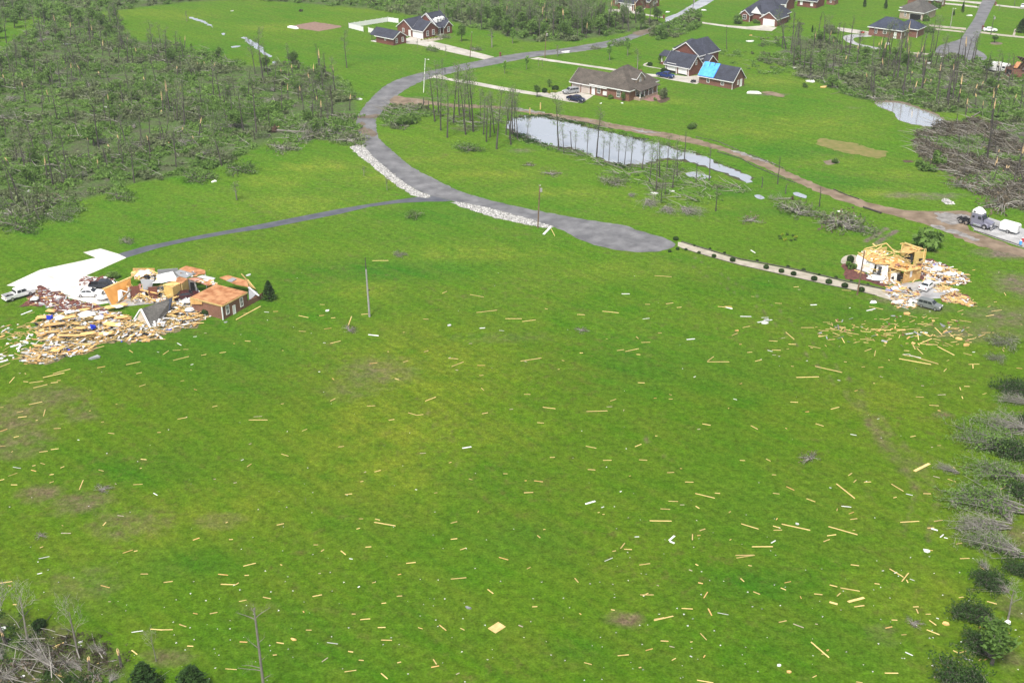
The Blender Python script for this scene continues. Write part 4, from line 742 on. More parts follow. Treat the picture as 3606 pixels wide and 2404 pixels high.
shr('bush', 'wr', 1000, 850, 1.8, 'dark green bush at the corner of the flattened brown wood', None, 1.4, .8); shr('bush', 'B', 450, 860, 2.2, 'large dark bush inside the road bend', None, 1.2); shr('bush', 'C', 70, 885, 1.2, 'small light bush below the brick outbuilding'); shr('bush', 'C', 845, 600, 1.0, 'low round bush near the wood edge')
for k in range(9):
    a = k*.7; q = g('F', 728, 76); shr_ = plant('goldshrub' if k % 3 == 0 else 'roundshrub', (q.x+1.7*math.cos(a), q.y+1.7*math.sin(a)), .42, 'low plant in the flower ring on the right lawn', 'plants of the flower ring')
# fallen trees and branch heaps measured on the photograph
for kind, c, x, y, s, rz, lab in (
    ('greenheap','B',880,1040,1.55,.6,'uprooted leafy crown lying inside the road bend'),('twigheap','B',1305,1145,.75,1.5,'small grey branch heap below the long pond, left of two'),('twigheap','B',1450,1205,1.0,.6,'grey branch heap below the long pond, right of two'),
    ('greenheap','B',515,1490,1.0,2.8,'dark leafy branch on the lawn below the narrow drive'),('brushheap','E',400,195,.7,0,'low dark branch on the lawn below the rock strip'),('brushheap','B',1870,1270,1.6,.4,'grey green branch heap near the pond outlet'),
    ('brushheap','C',800,1470,2.2,.3,'big grey green branch heap beside the dirt track'),('twigheap','C',1100,1540,2.3,2.0,'sprawling pale branch heap left of the dirt track end'),('twigheap','C',470,1520,1.1,1.4,'upright grey branch heap on the wet lawn'),('brushheap','F',1140,10,2.4,.1,'wide branch heap with dark leaves above the flower ring'),
    ('greenheap','A',820,1370,1.7,.2,'bright green torn crown at the broken woodland edge'),('greenheap','A',1350,1240,1.9,.1,'leafy torn crown on the lawn below the broken woodland'),('greenheap','A',420,1450,2.0,.3,'green torn crown with pale limbs at the broken woodland edge'),('brushheap','A',120,1520,2.2,.2,'brownish green heap of branches beside the drive'),
    ('twigheap','A',350,1400,1.7,1.2,'heap of pale bare branches at the broken woodland edge'),('greenheap','A',1650,1180,1.8,0,'flattened green branches below the broken woodland tip'),('brushheap','A',1950,1030,1.8,.3,'grey branch heap beside the road bend'),('brushheap','B',60,980,2.0,1.0,'torn branches at the edge of the road bend'),
    ('brushheap','B',700,260,1.3,0,'low branch heap behind the fenced house lawn'),('greenheap','B',625,352,1.2,0,'low leafy branch below the fenced house drive'),('brushheap','B',930,345,1.0,0,'small branch heap right of the fenced house drive'),('brushheap','B',1750,340,.9,0,'small brown branch heap by the road'),('greenheap','B',1920,310,1.4,0,'leafy branch heap beside the road above the twin trees'),
    ('greenheap','D',130,15,2.0,.2,'green branch heap by the broken timber above the white drive'),('brushheap','D',870,105,.75,.1,'low dark branch on the lawn above the narrow drive end'),('twigheap','E',1660,715,.55,.2,'dark fallen branch in the middle of the big lawn'),('twigheap','K',890,30,.75,1.9,'small upright bunch of twigs on the right lawn'),('twigheap','K',1590,1165,.5,0,'small grey twig bunch at the lower right'),
    ('twigheap','I',700,245,.6,.4,'pale forked branch on the brown patch at the left'),('twigheap','I',280,558,.4,0,'dark fallen branch by the broken timber of the lawn'),('twigheap','E',60,715,.7,0,'long dark fallen branch left of the broken pole'),('brushheap','F',2170,905,.8,2.9,'grey branch on the lawn at the field border'),('brushheap','F',2230,800,1.3,2.9,'long grey branch at the field border below the ruined yellow house'),
    ('greenheap','C',580,420,1.4,.2,'low leafy heap beside the upturned root plate'),('brushheap','C',880,540,2.0,.5,'grey green bush heap at the near edge of the shattered wood'),('brushheap','C',990,555,2.0,.8,'rounded grey heap of branches at the wood edge beside the white lawn chair'),('brushheap','C',1320,680,2.0,.2,'dark green heap above the small pond'),
    ('twigheap','C',1960,1290,2.2,2.6,'pale sprawling branches at the near edge of the brown wood'),('twigheap','C',2200,1420,2.4,2.3,'grey branches at the field border above the truck')):
    plant(kind, g(c, x, y), s, lab, None, rz)
for kind, c, x, y, x2, y2, lab in (
    ('fallenbare','A',1900,912,2352,960,'long pale fallen trunk across the lawn at the broken woodland tip'),('fallenbare','B',-40,910,-300,1000,'pale leaning fallen tree beside the road bend'),('log','A',1930,880,2140,872,'grey log lying behind the long pale trunk'),
    ('fallen','C',600,410,760,440,'uprooted tree with big brown root plate above the brick outbuilding'),('fallen','C',790,430,960,470,'second uprooted tree behind the brick outbuilding'),('fanbare','B',1990,1345,2060,1375,'pale broken trunk on the lawn below the pond outlet'),('fanbare','B',2110,1390,2190,1480,'grey fallen tree pointing toward the turning circle'),
    ('fanbare','B',2230,1440,2352,1520,'grey fallen branch above the paved walk'),('fanbare','C',0,1440,220,1530,'long grey fallen branch left of the wet lawn'),('fallenbare','C',760,1370,590,1375,'brown fallen limb beside the wet lawn puddle'),
    ('log','C',1640,660,1780,720,'long brown log beside the small pond'),('log','C',1830,728,1890,732,'pale log with torn end right of the small pond'),('log','C',1940,735,2035,750,'second pale log with torn end right of the small pond'),('log','C',2160,690,2240,780,'thick pale log slanting down at the field border'),('log','C',1990,810,2130,730,'leaning pale log right of the small pond'),
    ('fallenbare','D',1,0,2,3,''),('fallenbare','E',1780,690,1590,725,'')):
    if not lab: continue
    a, b = g(c, x, y), g(c, x2, y2); L_ = (b-a).length; o = plant(kind, a if kind != 'log' else (a+b)/2, L_/(9.5 if kind != 'log' else 6), lab, None, math.atan2(b.y-a.y, b.x-a.x)); s = o.scale[0]; w = max(.45, min(1.2, s)); o.scale = (s, w, w)
# right edge: thrown trees with their crowns toward the lawn
RE = [('fandark','F',2420,1130,2140,1130,'dark fallen evergreen at the field border, upper of the right hand thrown trees'),('fanbare','F',2420,1230,2110,1170,'leafless thrown branch below the upper dark evergreen at the field border'),('fanbare','F',2420,1420,1960,1330,'thrown tree with thin grey crown at the field border beside the lawn'),
    ('fandark','F',2460,1330,2300,1370,'dark evergreen crown at the field border above the grey thrown trees'),('fan','F',2340,1540,1780,1430,'long thrown tree with green crown pointing at the lawn'),('fandark','F',2420,1590,2080,1530,'dark fallen crown at the field border below the long thrown tree'),
    ('fan','K',2380,190,1880,110,'thrown tree with grey green crown, field border, above the pale fan of limbs'),('fandark','K',2440,330,2190,220,'dark green fallen evergreen between the grey crowns'),('fan','K',2360,420,1720,270,'widest grey green thrown crown at the field border'),
    ('fanbare','K',2250,520,1760,480,'pale fan of bare limbs on the lawn edge'),('fanbare','K',2330,720,1800,520,'long pale bare limbs lying toward the lawn'),('fan','K',2310,690,1900,560,'thrown tree with sparse leaves behind the pale limbs'),('fanbare','K',2260,480,2150,330,'small pale upright fan of branches at the field border'),
    ('fandark','K',2420,830,2180,760,'dark evergreen mound right of the small broken sapling'),('fandark','K',2240,950,1960,830,'dark green evergreen lying with its tip on the lawn'),('fandark','K',2150,1180,1830,1050,'dark brown green fallen evergreen beside the light green tree'),
    ('fandark','K',2120,1400,1930,1220,'dark narrow fallen evergreen beside the light green tree'),('fandark','K',2120,1640,1690,1480,'dark evergreen mound nearest the small broken sapling end'),('fanbare','K',2100,815,2030,715,'small broken sapling lying at the field border'),('fanbare','K',1900,135,1700,75,'thin dark fallen sapling beside the wide board')]
for kind, c, x, y, x2, y2, lab in RE:
    a, b = g(c, x, y), g(c, x2, y2); L_ = (b-a).length; o = plant(kind, a, L_/6.6, lab, None, math.atan2(b.y-a.y, b.x-a.x)); s = o.scale[0]; w = max(s*(.85 if kind != 'fandark' else 1.0), .3); o.scale = (s, w, max(w, .5)*.9)
upright('leafy', 'K', 2130, 1440, 1130, 'light green leafy tree beside the dark evergreens at the field border', None, wide=1.35)
upright('shade', 'K', 2240, 1140, 780, 'grey bare tree with fine twigs at the field border', None, wide=.9)
upright('shade', 'bl', 60, 1050, 200, 'wide bare tree with fine grey twigs by the broken timber', None, var=0)
upright('shade', 'bl', 330, 1030, 230, 'second grey bare tree just right of the wide one by the broken timber', None, var=1, wide=.7)
upright('shade', 'bl', 920, 1180, 400, 'hazy bare tree with fine twigs by the broken timber tangle', None, var=2, wide=.75)
upright('shade', 'bl', 1850, 1270, 780, 'small bare sapling with a fan top by the broken timber tangle', None, var=1, wide=.6)
p_ = g('I', 1818, 1660); e = empty('stripped_tree', 'grey stripped tree with long bare limbs beside the broken timber', 'tree', (p_.x, p_.y, 0)); h_ = hgt(*px('I',1818,1660), px('I',1770,1060)[1]); mb = MB(); mb.tube([(0,0,-.1),(-.02,.05,h_*.5),(-.05,.1,h_*.85),(-.08,.1,h_)], [.17,.14,.12,.07], 8); mb.obj('trunk', M['barkgrey'], e); lb = MB(); r = random.Random(8)
for z, d, n_ in ((.90,(1.3,.3,1.1),3.2),(.88,(-1.2,.2,.7),3.6),(.95,(-.5,.1,.6),1.2),(.55,(-1.3,.2,1.0),3.0),(.3,(-1.5,-.2,.35),4.2),(.33,(-1.4,.3,.12),3.6),(.62,(1.0,.3,.9),1.6),(.98,(.1,.1,1),.7),(.2,(1.2,.4,.5),1.6),(.42,(1.1,-.2,.9),1.2)):
    q = bend(r, (0,.05,h_*z), d, n_*.62, 4, .12); lb.tube(q, [.06,.05,.04,.028,.012], 4, 0, False); limbs(lb, r, q, .04, 5, .9, .45, 1, 0, .35, None, .4, .012)
lb.obj('limbs', M['barkgrey'], e)
upright('snapped', 'bl', 1435, 1330, 1120, 'dark snapped trunk with torn yellow top by the broken timber tangle', None); upright('snapped', 'bl', 1050, 1370, 1235, 'short torn yellow stump by the broken timber tangle', None); upright('snapped', 'bl', 80, 1060, 900, 'torn yellow trunk beside the dark root mass by the broken timber tangle', None)
upright('sparse', 'I', 2100, 330, 290, 'tiny bare twig standing on the lawn', None)
for kind, c, x, y, s, lab, sx in (('evergreen','I',1000,1620,0,'dark green evergreen by the broken timber, left of two',2.2),('evergreen','I',1330,1660,0,'dark green evergreen by the broken timber, right of two',2.4)):
    upright(kind, c, x, y, 1430 if x < 1100 else 1455, lab, None, wide=sx)
WF = 'broken timber tangle'
for kind, x, y, x2, y2, lab in (('fanbare',640,1400,180,960,'dark thin fallen tree running from the left edge into the broken timber tangle'),('fanbare',30,1250,-200,1000,'pale fallen limbs beside the drive'),('fanbare',960,1390,700,1200,'forked grey limb in the middle of the broken timber tangle'),
    ('fanbare',200,1500,-200,1380,'lowest grey limbs by the broken timber tangle'),('fanbare',1300,1520,1420,1380,'pale limb left of the dark evergreen'),('log',420,1480,650,1495,'pale log with bright torn end by the broken timber tangle'),('log',1180,1290,1390,1255,'grey log with torn end beside the snapped trunk'),('fanbare',1250,1200,1050,1060,'short bare limbs above the broken timber tangle'),('log',290,1360,440,1500,'pale peeled log slanting by the broken timber tangle')):
    a, b = g('bl', x, y), g('bl', x2, y2); L_ = (b-a).length; o = plant(kind, a if kind != 'log' else (a+b)/2, L_/(6.6 if kind != 'log' else 6), lab, WF, math.atan2(b.y-a.y, b.x-a.x)); s = o.scale[0]; w = max(.3, min(.7, s*.6)) if kind != 'log' else max(.4, min(1.0, s)); o.scale = (s, w, w)
for x, y, s in ((240,1300,.7),(760,1300,.8),(60,1440,1.0),(1130,1440,.7)):
    plant('twigheap', g('bl', x, y), s, 'heap of grey twigs in the broken timber tangle', WF)
# ------------------------------------------------------------------ houses
def wallM(o, d, n): o, d, n = Vector(o), Vector(d), Vector(n); return Matrix(((d.x,n.x,0,o.x),(d.y,n.y,0,o.y),(0,0,1,o.z),(0,0,0,1)))
class House:
    def __init__(s, name, label, corner, rz, brick='brick', roof='shingle', cat='house', group=None):
        s.e = empty(name, label, cat, (corner.x, corner.y, 0), R(rz), group); s.bm = M[brick]; s.rm = M[roof]; s.w = MB(); s.r = MB(); s.t = MB(); s.nw = 0
    def gable(s, x0, x1, y0, y1, h, rise, axis, z0=0, ov=.35, trim=True, roofmesh=None, t=.14):
        # brick body with gables, chevron roof, white rake and eave boards
        if axis == 'x': f = lambda a, b, z: (a, b, z); a0, a1, b0, b1 = x0, x1, y0, y1
        else: f = lambda a, b, z: (b, a, z); a0, a1, b0, b1 = y0, y1, x0, x1
        m = (b0+b1)/2; hw = (b1-b0)/2; k = rise/hw; pr = [(b0,z0),(b1,z0),(b1,h),(m,h+rise),(b0,h)]
        vs = [f(a0,b,z) for b,z in pr] + [f(a1,b,z) for b,z in pr]; fs = [(0,1,2,3,4),(9,8,7,6,5)]+[((i+1)%5,i,5+i,5+(i+1)%5) for i in (0,1,4)]
        if axis == 'x': fs = [q[::-1] for q in fs]
        s.w.add(vs, fs); R_ = roofmesh or s.r
        lo = h-ov*k; ch = [(b0-ov,lo+.03),(m,h+rise+.03),(b1+ov,lo+.03),(b1+ov,lo+.03+t),(m,h+rise+.03+t*1.15),(b0-ov,lo+.03+t)]
        def ext(mb, ch, a0, a1):
            vs = [f(a0,b,z) for b,z in ch] + [f(a1,b,z) for b,z in ch]; n = len(ch)
            fs = [(0,1,4,5),(1,2,3,4),(n+5,n+4,n+1,n),(n+4,n+3,n+2,n+1)] + [((i+1)%n,i,n+i,n+(i+1)%n) for i in range(n)]; mb.add(vs, fs)
        ext(R_, ch, a0-ov, a1+ov)
        if trim:
            for a in (a0-ov-.06, a1+ov+.003): ext(s.t, [(b0-ov-.03,lo-.16),(m,h+rise-.16),(b1+ov+.03,lo-.16),(b1+ov+.03,lo+.12),(m,h+rise+.14),(b0-ov-.03,lo+.12)], a, a+.057)
            for b, sg in ((b0-ov,-1),(b1+ov,1)):
                q0, q1 = f(a0-ov+.005,b+(-.12 if sg<0 else .003),lo-.12), f(a1+ov-.005,b+(-.003 if sg<0 else .12),lo+.1); s.t.box([min(p) for p in zip(q0,q1)], [max(p) for p in zip(q0,q1)])
        return s
    def hip(s, x0, x1, y0, y1, h, rise, z0=0, ov=.45, walls=True, inset=None):
        if walls: s.w.box((x0,y0,z0),(x1,y1,h))
        X0,X1,Y0,Y1 = x0-ov,x1+ov,y0-ov,y1+ov; z = h+.02; w = min(X1-X0,Y1-Y0)/2 if inset is None else inset
        b = [(X0,Y0,z),(X1,Y0,z),(X1,Y1,z),(X0,Y1,z)]; c = [(X0,Y0,z+.18),(X1,Y0,z+.18),(X1,Y1,z+.18),(X0,Y1,z+.18)]
        if X1-X0 >= Y1-Y0: ra, rb = (X0+w,(Y0+Y1)/2,z+rise), (X1-w,(Y0+Y1)/2,z+rise); top = [(4,5,9,8),(5,6,9),(6,7,8,9),(7,4,8)]
        else: ra, rb = ((X0+X1)/2,Y0+w,z+rise), ((X0+X1)/2,Y1-w,z+rise); top = [(4,5,8),(5,6,9,8),(6,7,9),(7,4,8,9)]
        s.r.add(b+c+[ra,rb], top+[(3,2,1,0)]+[(i,(i+1)%4,4+(i+1)%4,4+i) for i in range(4)])
        for a, q in (((X0-.05,Y0-.05,z-.14),(X1+.05,Y0-.003,z+.15)),((X1+.003,Y0-.05,z-.14),(X1+.05,Y1+.05,z+.15))): s.t.box(a, q)
        return s
    def panel(s, name, o, d, n, w, h, m, fm='trim', frame=.12, slats=0, label=None, depth=.06, nobars=False):
        Mx = wallM(o, d, n); f = MB(); fr = frame
        f.box((-w/2-fr,-.02,-fr),(-w/2,depth+.05,h+fr),0,Mx); f.box((w/2,-.02,-fr),(w/2+fr,depth+.05,h+fr),0,Mx); f.box((-w/2,-.02,h),(w/2,depth+.05,h+fr),0,Mx)
        if name != 'garage_door': f.box((-w/2,-.02,-fr),(w/2,depth+.05,0),0,Mx)
        if name == 'window': f.box((-.03,-.02,0),(.03,depth+.02,h),0,Mx); f.box((-w/2,-.02,h*.5-.03),(w/2,depth+.015,h*.5+.03),0,Mx)
        fo = f.obj(name if name == 'window' else name+'_frame', M[fm], s.e); p = MB()
        if slats:
            for i in range(slats): p.box((-w/2+.01,-.01,h*i/slats+.012),(w/2-.01,depth,h*(i+1)/slats-.012),0,Mx)
        else: p.box((-w/2,-.01,0),(w/2,depth-.02,h),0,Mx)
        po = p.obj('pane' if name == 'window' else name, M[m], fo if name == 'window' else s.e, label=label); return po
    def win(s, side, at, z, w=.95, h=1.5, pos=0.0, m='glass'):
        if side == 'F': s.panel('window', (at,pos,z), (1,0,0), (0,-1,0), w, h, m)
        else: s.panel('window', (pos,at,z), (0,1,0), (1,0,0), w, h, m)
    def garage(s, side, at, w=2.7, h=2.2, pos=0.0, m='garage', z=.05, hh=None):
        a = ((at,pos,z),(1,0,0),(0,-1,0)) if side == 'F' else ((pos,at,z),(0,1,0),(1,0,0)); s.panel('garage_door', *a, w, h, m, slats=4)
    def door(s, side, at, w=1.0, h=2.1, pos=0.0, m='trim', z=.15):
        a = ((at,pos,z),(1,0,0),(0,-1,0)) if side == 'F' else ((pos,at,z),(0,1,0),(1,0,0)); s.panel('door', *a, w, h, m, frame=.08)
    def column(s, x, y, h, w=.16, m='trim', z0=0.0):
        mb = MB(); mb.box((x-w/2,y-w/2,z0),(x+w/2,y+w/2,h)); mb.box((x-w*.75,y-w*.75,z0),(x+w*.75,y+w*.75,z0+.2)); mb.box((x-w*.75,y-w*.75,h-.15),(x+w*.75,y+w*.75,h-.002)); mb.obj('column', M[m], s.e)
    def part(s, name, m, mb, label=None): return mb.obj(name, M[m] if isinstance(m, str) else m, s.e, label=label)
    def done(s):
        s.w.obj('wall', s.bm, s.e); s.r.obj('roof', s.rm, s.e)
        if s.t.v: s.t.obj('trim', M['trim'], s.e)
        return s.e
UA = -41
# house with the white fence
h = House('brick_house', 'brick house with three small white dormers inside the white fence corner', g('h1',1515,722), UA)
h.gable(-12.9,-5.25,0,8.0,2.9,2.7,'y'); h.gable(-5.2,0,.02,7.7,2.8,2.65,'x',ov=.32); h.gable(-11.5,-1.2,8.05,15.3,2.9,3.9,'y',ov=.3); h.gable(-4.5,.6,10.4,14.3,2.75,1.7,'x',ov=.3)
h.garage('F',-3.75,2.35,2.15); h.garage('F',-1.2,2.35,2.15); h.door('F',-6.6); h.win('F',-9.8,1.2,.8,1.2); h.win('R',2.3,.8,.9,1.6); h.win('R',5.2,.8,.9,1.6); h.win('R',12.4,.8,.9,1.6,.6)
h.column(.35,8.4,2.75); h.column(.3,10.1,2.75,.14); p = MB(); p.box((-1.15,7.75,0),(.6,10.35,.2)); h.part('porch_floor','concrete',p); p = MB(); p.quad_slab((.7,7.72,2.62),(.7,10.1,2.62),(-1.6,10.1,3.15),(-1.6,7.72,3.15),.12); h.part('porch_roof','shingle',p); h.win('R',9.2,.5,1.1,1.9,-1.2)
p = MB(); p.box((-5.6,8.9,4.1),(-2.55,13.6,5.15)); h.part('dormer','trim',p)
for y in (9.7,11.25,12.8):
    p = MB(); p.box((-2.6,y-.5,4.0),(-2.1,y+.5,5.2)); p.prism([(y-.62,5.15),(y+.62,5.15),(y,5.75)], Matrix(((0,1,0,-2.7),(1,0,0,0),(0,0,1,0),(0,0,0,1))), .65); h.part('dormer','trim',p); h.panel('window',(-2.1,y,4.25),(0,1,0),(1,0,0),.55,.85,'glass',frame=.07)
p = MB(); p.quad_slab((-1.0,8.0,3.2),(-1.0,7.75,3.2),(-6.2,7.75,7.1),(-6.2,8.0,7.1),.12); h.part('rake_board','trim',p); h.done()
h = House('brick_shed', 'small brick outbuilding with open porch beside the white fence', g('h1',970,846), UA, cat='shed')
h.gable(-8.6,0,0,6.2,2.5,1.9,'x',ov=.4); h.win('F',-4.0,1.4,.6,.8); h.win('R',1.6,.8,.75,1.4); h.win('R',4.5,.8,.75,1.4)
h.column(-11.0,.2,2.45,.14,'bark'); h.column(-11.0,6.0,2.45,.14,'bark'); p = MB(); p.box((-11.4,-.1,0),(-8.65,6.3,.12)); h.part('porch_floor','concrete',p); m2 = MB(); h2 = House.gable; 
k_ = 1.9/3.1; p = MB(); lo = 2.5-.4*k_
for sgn in (0,1):
    y0, y1 = ((-.4,3.1) if not sgn else (6.6,3.1)); a_, b_ = (y0,lo+.17),(y1,4.55); q = [(-11.6,a_[0],a_[1]),(-9.02,a_[0],a_[1]),(-9.02,b_[0],b_[1]),(-11.6,b_[0],b_[1])]; p.quad_slab(*(q if not sgn else q[::-1]), .14)
h.part('porch_roof','shingle',p); h.done()
# white fence
def fence(name, label, pts, hh, step, gapafter=()):
    e = empty(name, label, 'fence', pts[0]); o = pts[0]; n = 0
    for i in range(len(pts)-1):
        a, b = pts[i]-o, pts[i+1]-o; k = max(1, round((b-a).length/step))
        if i in gapafter: continue
        for j in range(k):
            p, q = a.lerp(b, j/k), a.lerp(b, (j+1)/k); mb = MB(); d = (q-p).normalized()*.07; mb.bar(p+d+Vector((0,0,hh*.5+.05)), q-d+Vector((0,0,hh*.5+.05)), .05, hh-.1); mb.obj('fence_panel', M['trim'], e)
            mb = MB(); mb.bar(p, p+Vector((0,0,hh+.12)), .13); mb.lathe([(.11,0),(.02,.14)], 4, 0, Matrix.Translation(p+Vector((0,0,hh+.12)))); mb.obj('fence_post', M['trim'], e)
        mb = MB(); mb.bar(b, b+Vector((0,0,hh+.12)), .13); mb.obj('fence_post', M['trim'], e)
    return e
fence('white_fence', 'white board fence round the yard behind the brick house', [g('h1',510,600), g('h1',600,620), g('h1',415,588), g('h1',148,522), g('h1',870,407), g('h1',1060,432)], 1.75, 2.4, (1,))
# brown roofed ranch
h = House('brick_ranch_house', 'brick house with large brown hip roof and two beige garage doors', g('h2',1380,932), -38, 'brickpink', 'shinglebrown')
h.gable(-20.6,-8,0,8.6,3.0,3.0,'x',ov=.45); h.hip(-13.2,0,.02,15.2,3.05,5.2,ov=.5,inset=6.6); h.garage('F',-18.7,2.6,2.25,m='beige'); h.garage('F',-15.3,2.6,2.25,m='beige'); h.door('F',-13.2+.7)
h.win('F',-10.6,.9,.95,1.6); h.win('F',-3.6,.9,.95,1.6); p = MB(); p.box((-8.9,-.35,.6),(-7.6,-.04,1.7)); h.part('meter_box','trim',p)
p = MB(); p.box((.02,2.6,0),(2.2,12.6,.75)); h.part('porch_floor','bricktan',p)
for y in (2.9,5.2,7.5,9.8,12.2): h.column(2.0,y,3.0,.18,z0=.75)
p = MB(); p.quad_slab((2.6,2.2,2.9),(2.6,13,2.9),(-.3,13,3.62),(-.3,2.2,3.62),.16); h.part('porch_roof','shinglebrown',p); h.win('R',4.2,1.1,1.2,1.7); h.win('R',8.6,1.1,1.2,1.7); h.win('R',11.4,1.1,1.2,1.7); h.door('R',6.5,z=.8)
d = House.__new__(House); d.e = h.e; d.w, d.r, d.t = MB(), MB(), MB(); d.gable(-5.5,-1.0,5.3,9.3,5.55,1.5,'x',z0=3.6,ov=.3); d.w.obj('dormer', M['bricktan'], h.e); d.r.obj('dormer_roof', M['shinglebrown'], h.e); d.t.obj('dormer_trim', M['trim'], h.e); h.win('R',7.3,4.15,.6,1.3,-1.0)
p = MB(); p.box((-4.6,12.3,4.2),(-3.9,12.9,6.3)); h.part('chimney','brickpink',p); h.done()
# two storey house with garage wing
h = House('two_storey_house', 'two storey brick house with charcoal gables and white porch columns', g('h3',925,887), -44, 'brick')
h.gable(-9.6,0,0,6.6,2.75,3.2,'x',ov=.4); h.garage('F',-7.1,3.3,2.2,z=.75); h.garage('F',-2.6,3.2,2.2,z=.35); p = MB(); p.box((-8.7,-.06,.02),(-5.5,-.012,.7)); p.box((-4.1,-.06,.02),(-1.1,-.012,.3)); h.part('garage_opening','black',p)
h.column(-.35,-.12,2.7,.2); h.column(-4.9,-.12,2.7,.2); h.column(-9.3,-.12,2.7,.2); h.win('R',3.3,3.2,.6,1.2)
h.gable(-11.6,-1.6,6.7,17.5,5.3,3.3,'y',ov=.45); h.hip(-13.6,-1.5,10.0,17.4,5.0,3.3); h.win('F',-9.9,3.9,1.5,1.3,6.7); h.gable(-1.45,1.2,7.2,12.6,2.9,2.2,'x',ov=.35); h.gable(-3.0,-.9,5.6,7.6,4.4,1.0,'y',ov=.25); h.win('R',9.8,.9,1.1,1.6,1.2)
p = MB(); p.box((-16.6,6.9,0),(-11.65,11.8,.8)); h.part('porch_base','brick',p); p = MB(); p.quad_slab((-17.2,6.4,2.95),(-10.2,6.4,2.95),(-10.2,9.4,4.2),(-17.2,9.4,4.2),.15); h.part('porch_roof','shingle',p)
for x, y in ((-16.3,7.1),(-13.0,7.1),(-16.3,11.4)): h.column(x,y,2.95,.24,z0=.8)
h.part('porch_roof','shingle',MB().quad_slab((-17.2,9.38,4.2),(-11,9.38,4.2),(-11,12.4,2.95),(-17.2,12.4,2.95),.15)); h.done()
# outbuilding with the blue tarp
h = House('brick_garage', 'brick outbuilding with a blue tarp over the left part of its roof', g('h3',1720,1127), -41, 'brick2', cat='garage')
h.gable(-12.0,0,0,6.6,2.6,3.3,'x',ov=.4); h.win('F',-8.7,.8,.85,1.5); h.win('F',-3.6,.8,.85,1.5); h.door('R',4.6); h.win('R',2.9,1.0,.5,1.2); k_ = 3.3/3.3
tp = MB(); P0 = lambda x, t, dz=.24: (x, -.42+t*3.72, 2.6-.42*k_+t*3.72*k_+dz)
n_ = 10
for i in range(n_):
    for j in range(6):
        f = lambda i, j: P0(-12.35+5.6*i/n_+.05*math.sin(j*2.1), j/6*1.0, .21+.035*math.sin(i*1.9+j*.7)); tp.add([f(i,j),f(i+1,j),f(i+1,j+1),f(i,j+1)], [(0,1,2,3)])
tp.obj('roof_tarp', M['tarp'], h.e, label='blue tarp over the left part of the roof'); p = MB()
p.bar(P0(-6.72,-.0,.27), P0(-6.72,1.0,.27), .12, .05); p.bar(P0(-12.4,0,.27), P0(-6.7,0,.27), .05, .12); p.obj('tarp_edge', M['tarpblue'], h.e); h.column(-.1,-.1,2.6,.12); h.done()
# upper houses
h = House('brick_house', 'brick house with white double garage door in the upper middle', g('h6',960,497), -36, 'brick')
h.gable(-6.4,0,0,9.5,2.7,2.3,'y',ov=.35); h.garage('F',-3.1,4.4,2.25); h.hip(-16.5,-1.5,5.2,15,2.8,4.6); h.gable(-15.9,-12.1,2.0,9,2.7,1.6,'y',ov=.35); h.win('F',-14,.9,1.3,1.6,2.0); h.win('F',-10.2,1.2,1.3,1.2,5.2); h.win('F',-7.7,1.2,.8,1.2,5.2)
h.gable(-12.6,-8.4,4.6,10,2.9,2.5,'y',ov=.4); p = MB(); p.add([(-12.5,4.14,2.95),(-8.5,4.14,2.95),(-10.5,4.14,5.2),(-12.5,4.2,2.95),(-8.5,4.2,2.95),(-10.5,4.2,5.2)],[(0,1,2),(5,4,3),(1,0,3,4),(2,1,4,5),(0,2,5,3)]); h.part('white_gable','trim',p); h.column(-12,2.1,2.6,.14); h.done()
h = House('brick_house', 'long brick house with dark roof behind the white garage door house', g('h6',1110,217), -36, 'brick')
h.gable(-9.4,0,0,9,2.9,3.2,'x',ov=.4); h.win('F',-4.6,1.2,.7,1.1); h.gable(-12.5,-6.5,4,13,4.2,2.6,'y',ov=.4); p = MB(); p.box((.05,-.5,0),(.6,.1,2.8)); h.part('downspout','trim',p); h.done()
h = House('brick_house', 'brick house with pale shutters at the top edge, right of the long brick house', g('h6',1690,160), -36, 'brick')
h.gable(-8.0,0,0,8,2.8,2.6,'x',ov=.4); h.win('F',-6.3,.8,.9,1.8,m='trim'); h.win('F',-1.9,.8,.9,1.8,m='trim'); h.done()
h = House('brick_shed', 'small pinkish brick shed at the top edge', g('h6',2030,100), -36, 'brickpink', 'shinglebrown', cat='shed'); h.gable(-3.5,0,0,3.6,2.3,1.2,'x',ov=.25); h.win('F',-1.7,.9,.5,.8); h.done()
h = House('brick_house', 'brick house with two white garage doors at the top edge above the road', g('h5',950,207), -41, 'brick')
h.gable(-7.6,0,0,8,2.8,2.7,'x',ov=.4); h.garage('F',-5.2,2.5,2.2); h.garage('F',-2.3,2.5,2.2); h.gable(-13,-6,3.5,15,2.9,3.0,'y',ov=.4); h.gable(-6,1.6,8.1,15,2.8,2.6,'x',ov=.4); h.win('R',11.4,.9,1.1,1.5,1.6); h.column(-.1,-.15,2.6,.14); h.win('F',-11,.9,1,1.5,3.5); h.done()
h = House('brick_house', 'brick house with slate blue hip roof behind the shattered wood', g('h8',672,542), -38, 'brick2', 'shingleblue')
h.hip(-12.2,0,0,8.2,2.9,3.5); h.hip(-4.8,3.2,6.0,13,2.8,2.7); h.win('F',-6.2,1.3,1.2,1.1); h.win('F',-9.6,1.0,.9,1.4); h.win('R',3,1.0,.9,1.4); h.column(-.15,-.12,2.7,.14); h.column(3.3,6,2.7,.14); h.door('F',-2.4); h.done()
h = House('brick_house', 'tan house with grey brown hip roof and dark open garage', g('h8',962,292), -40, 'bricktan', 'shinglegrey')
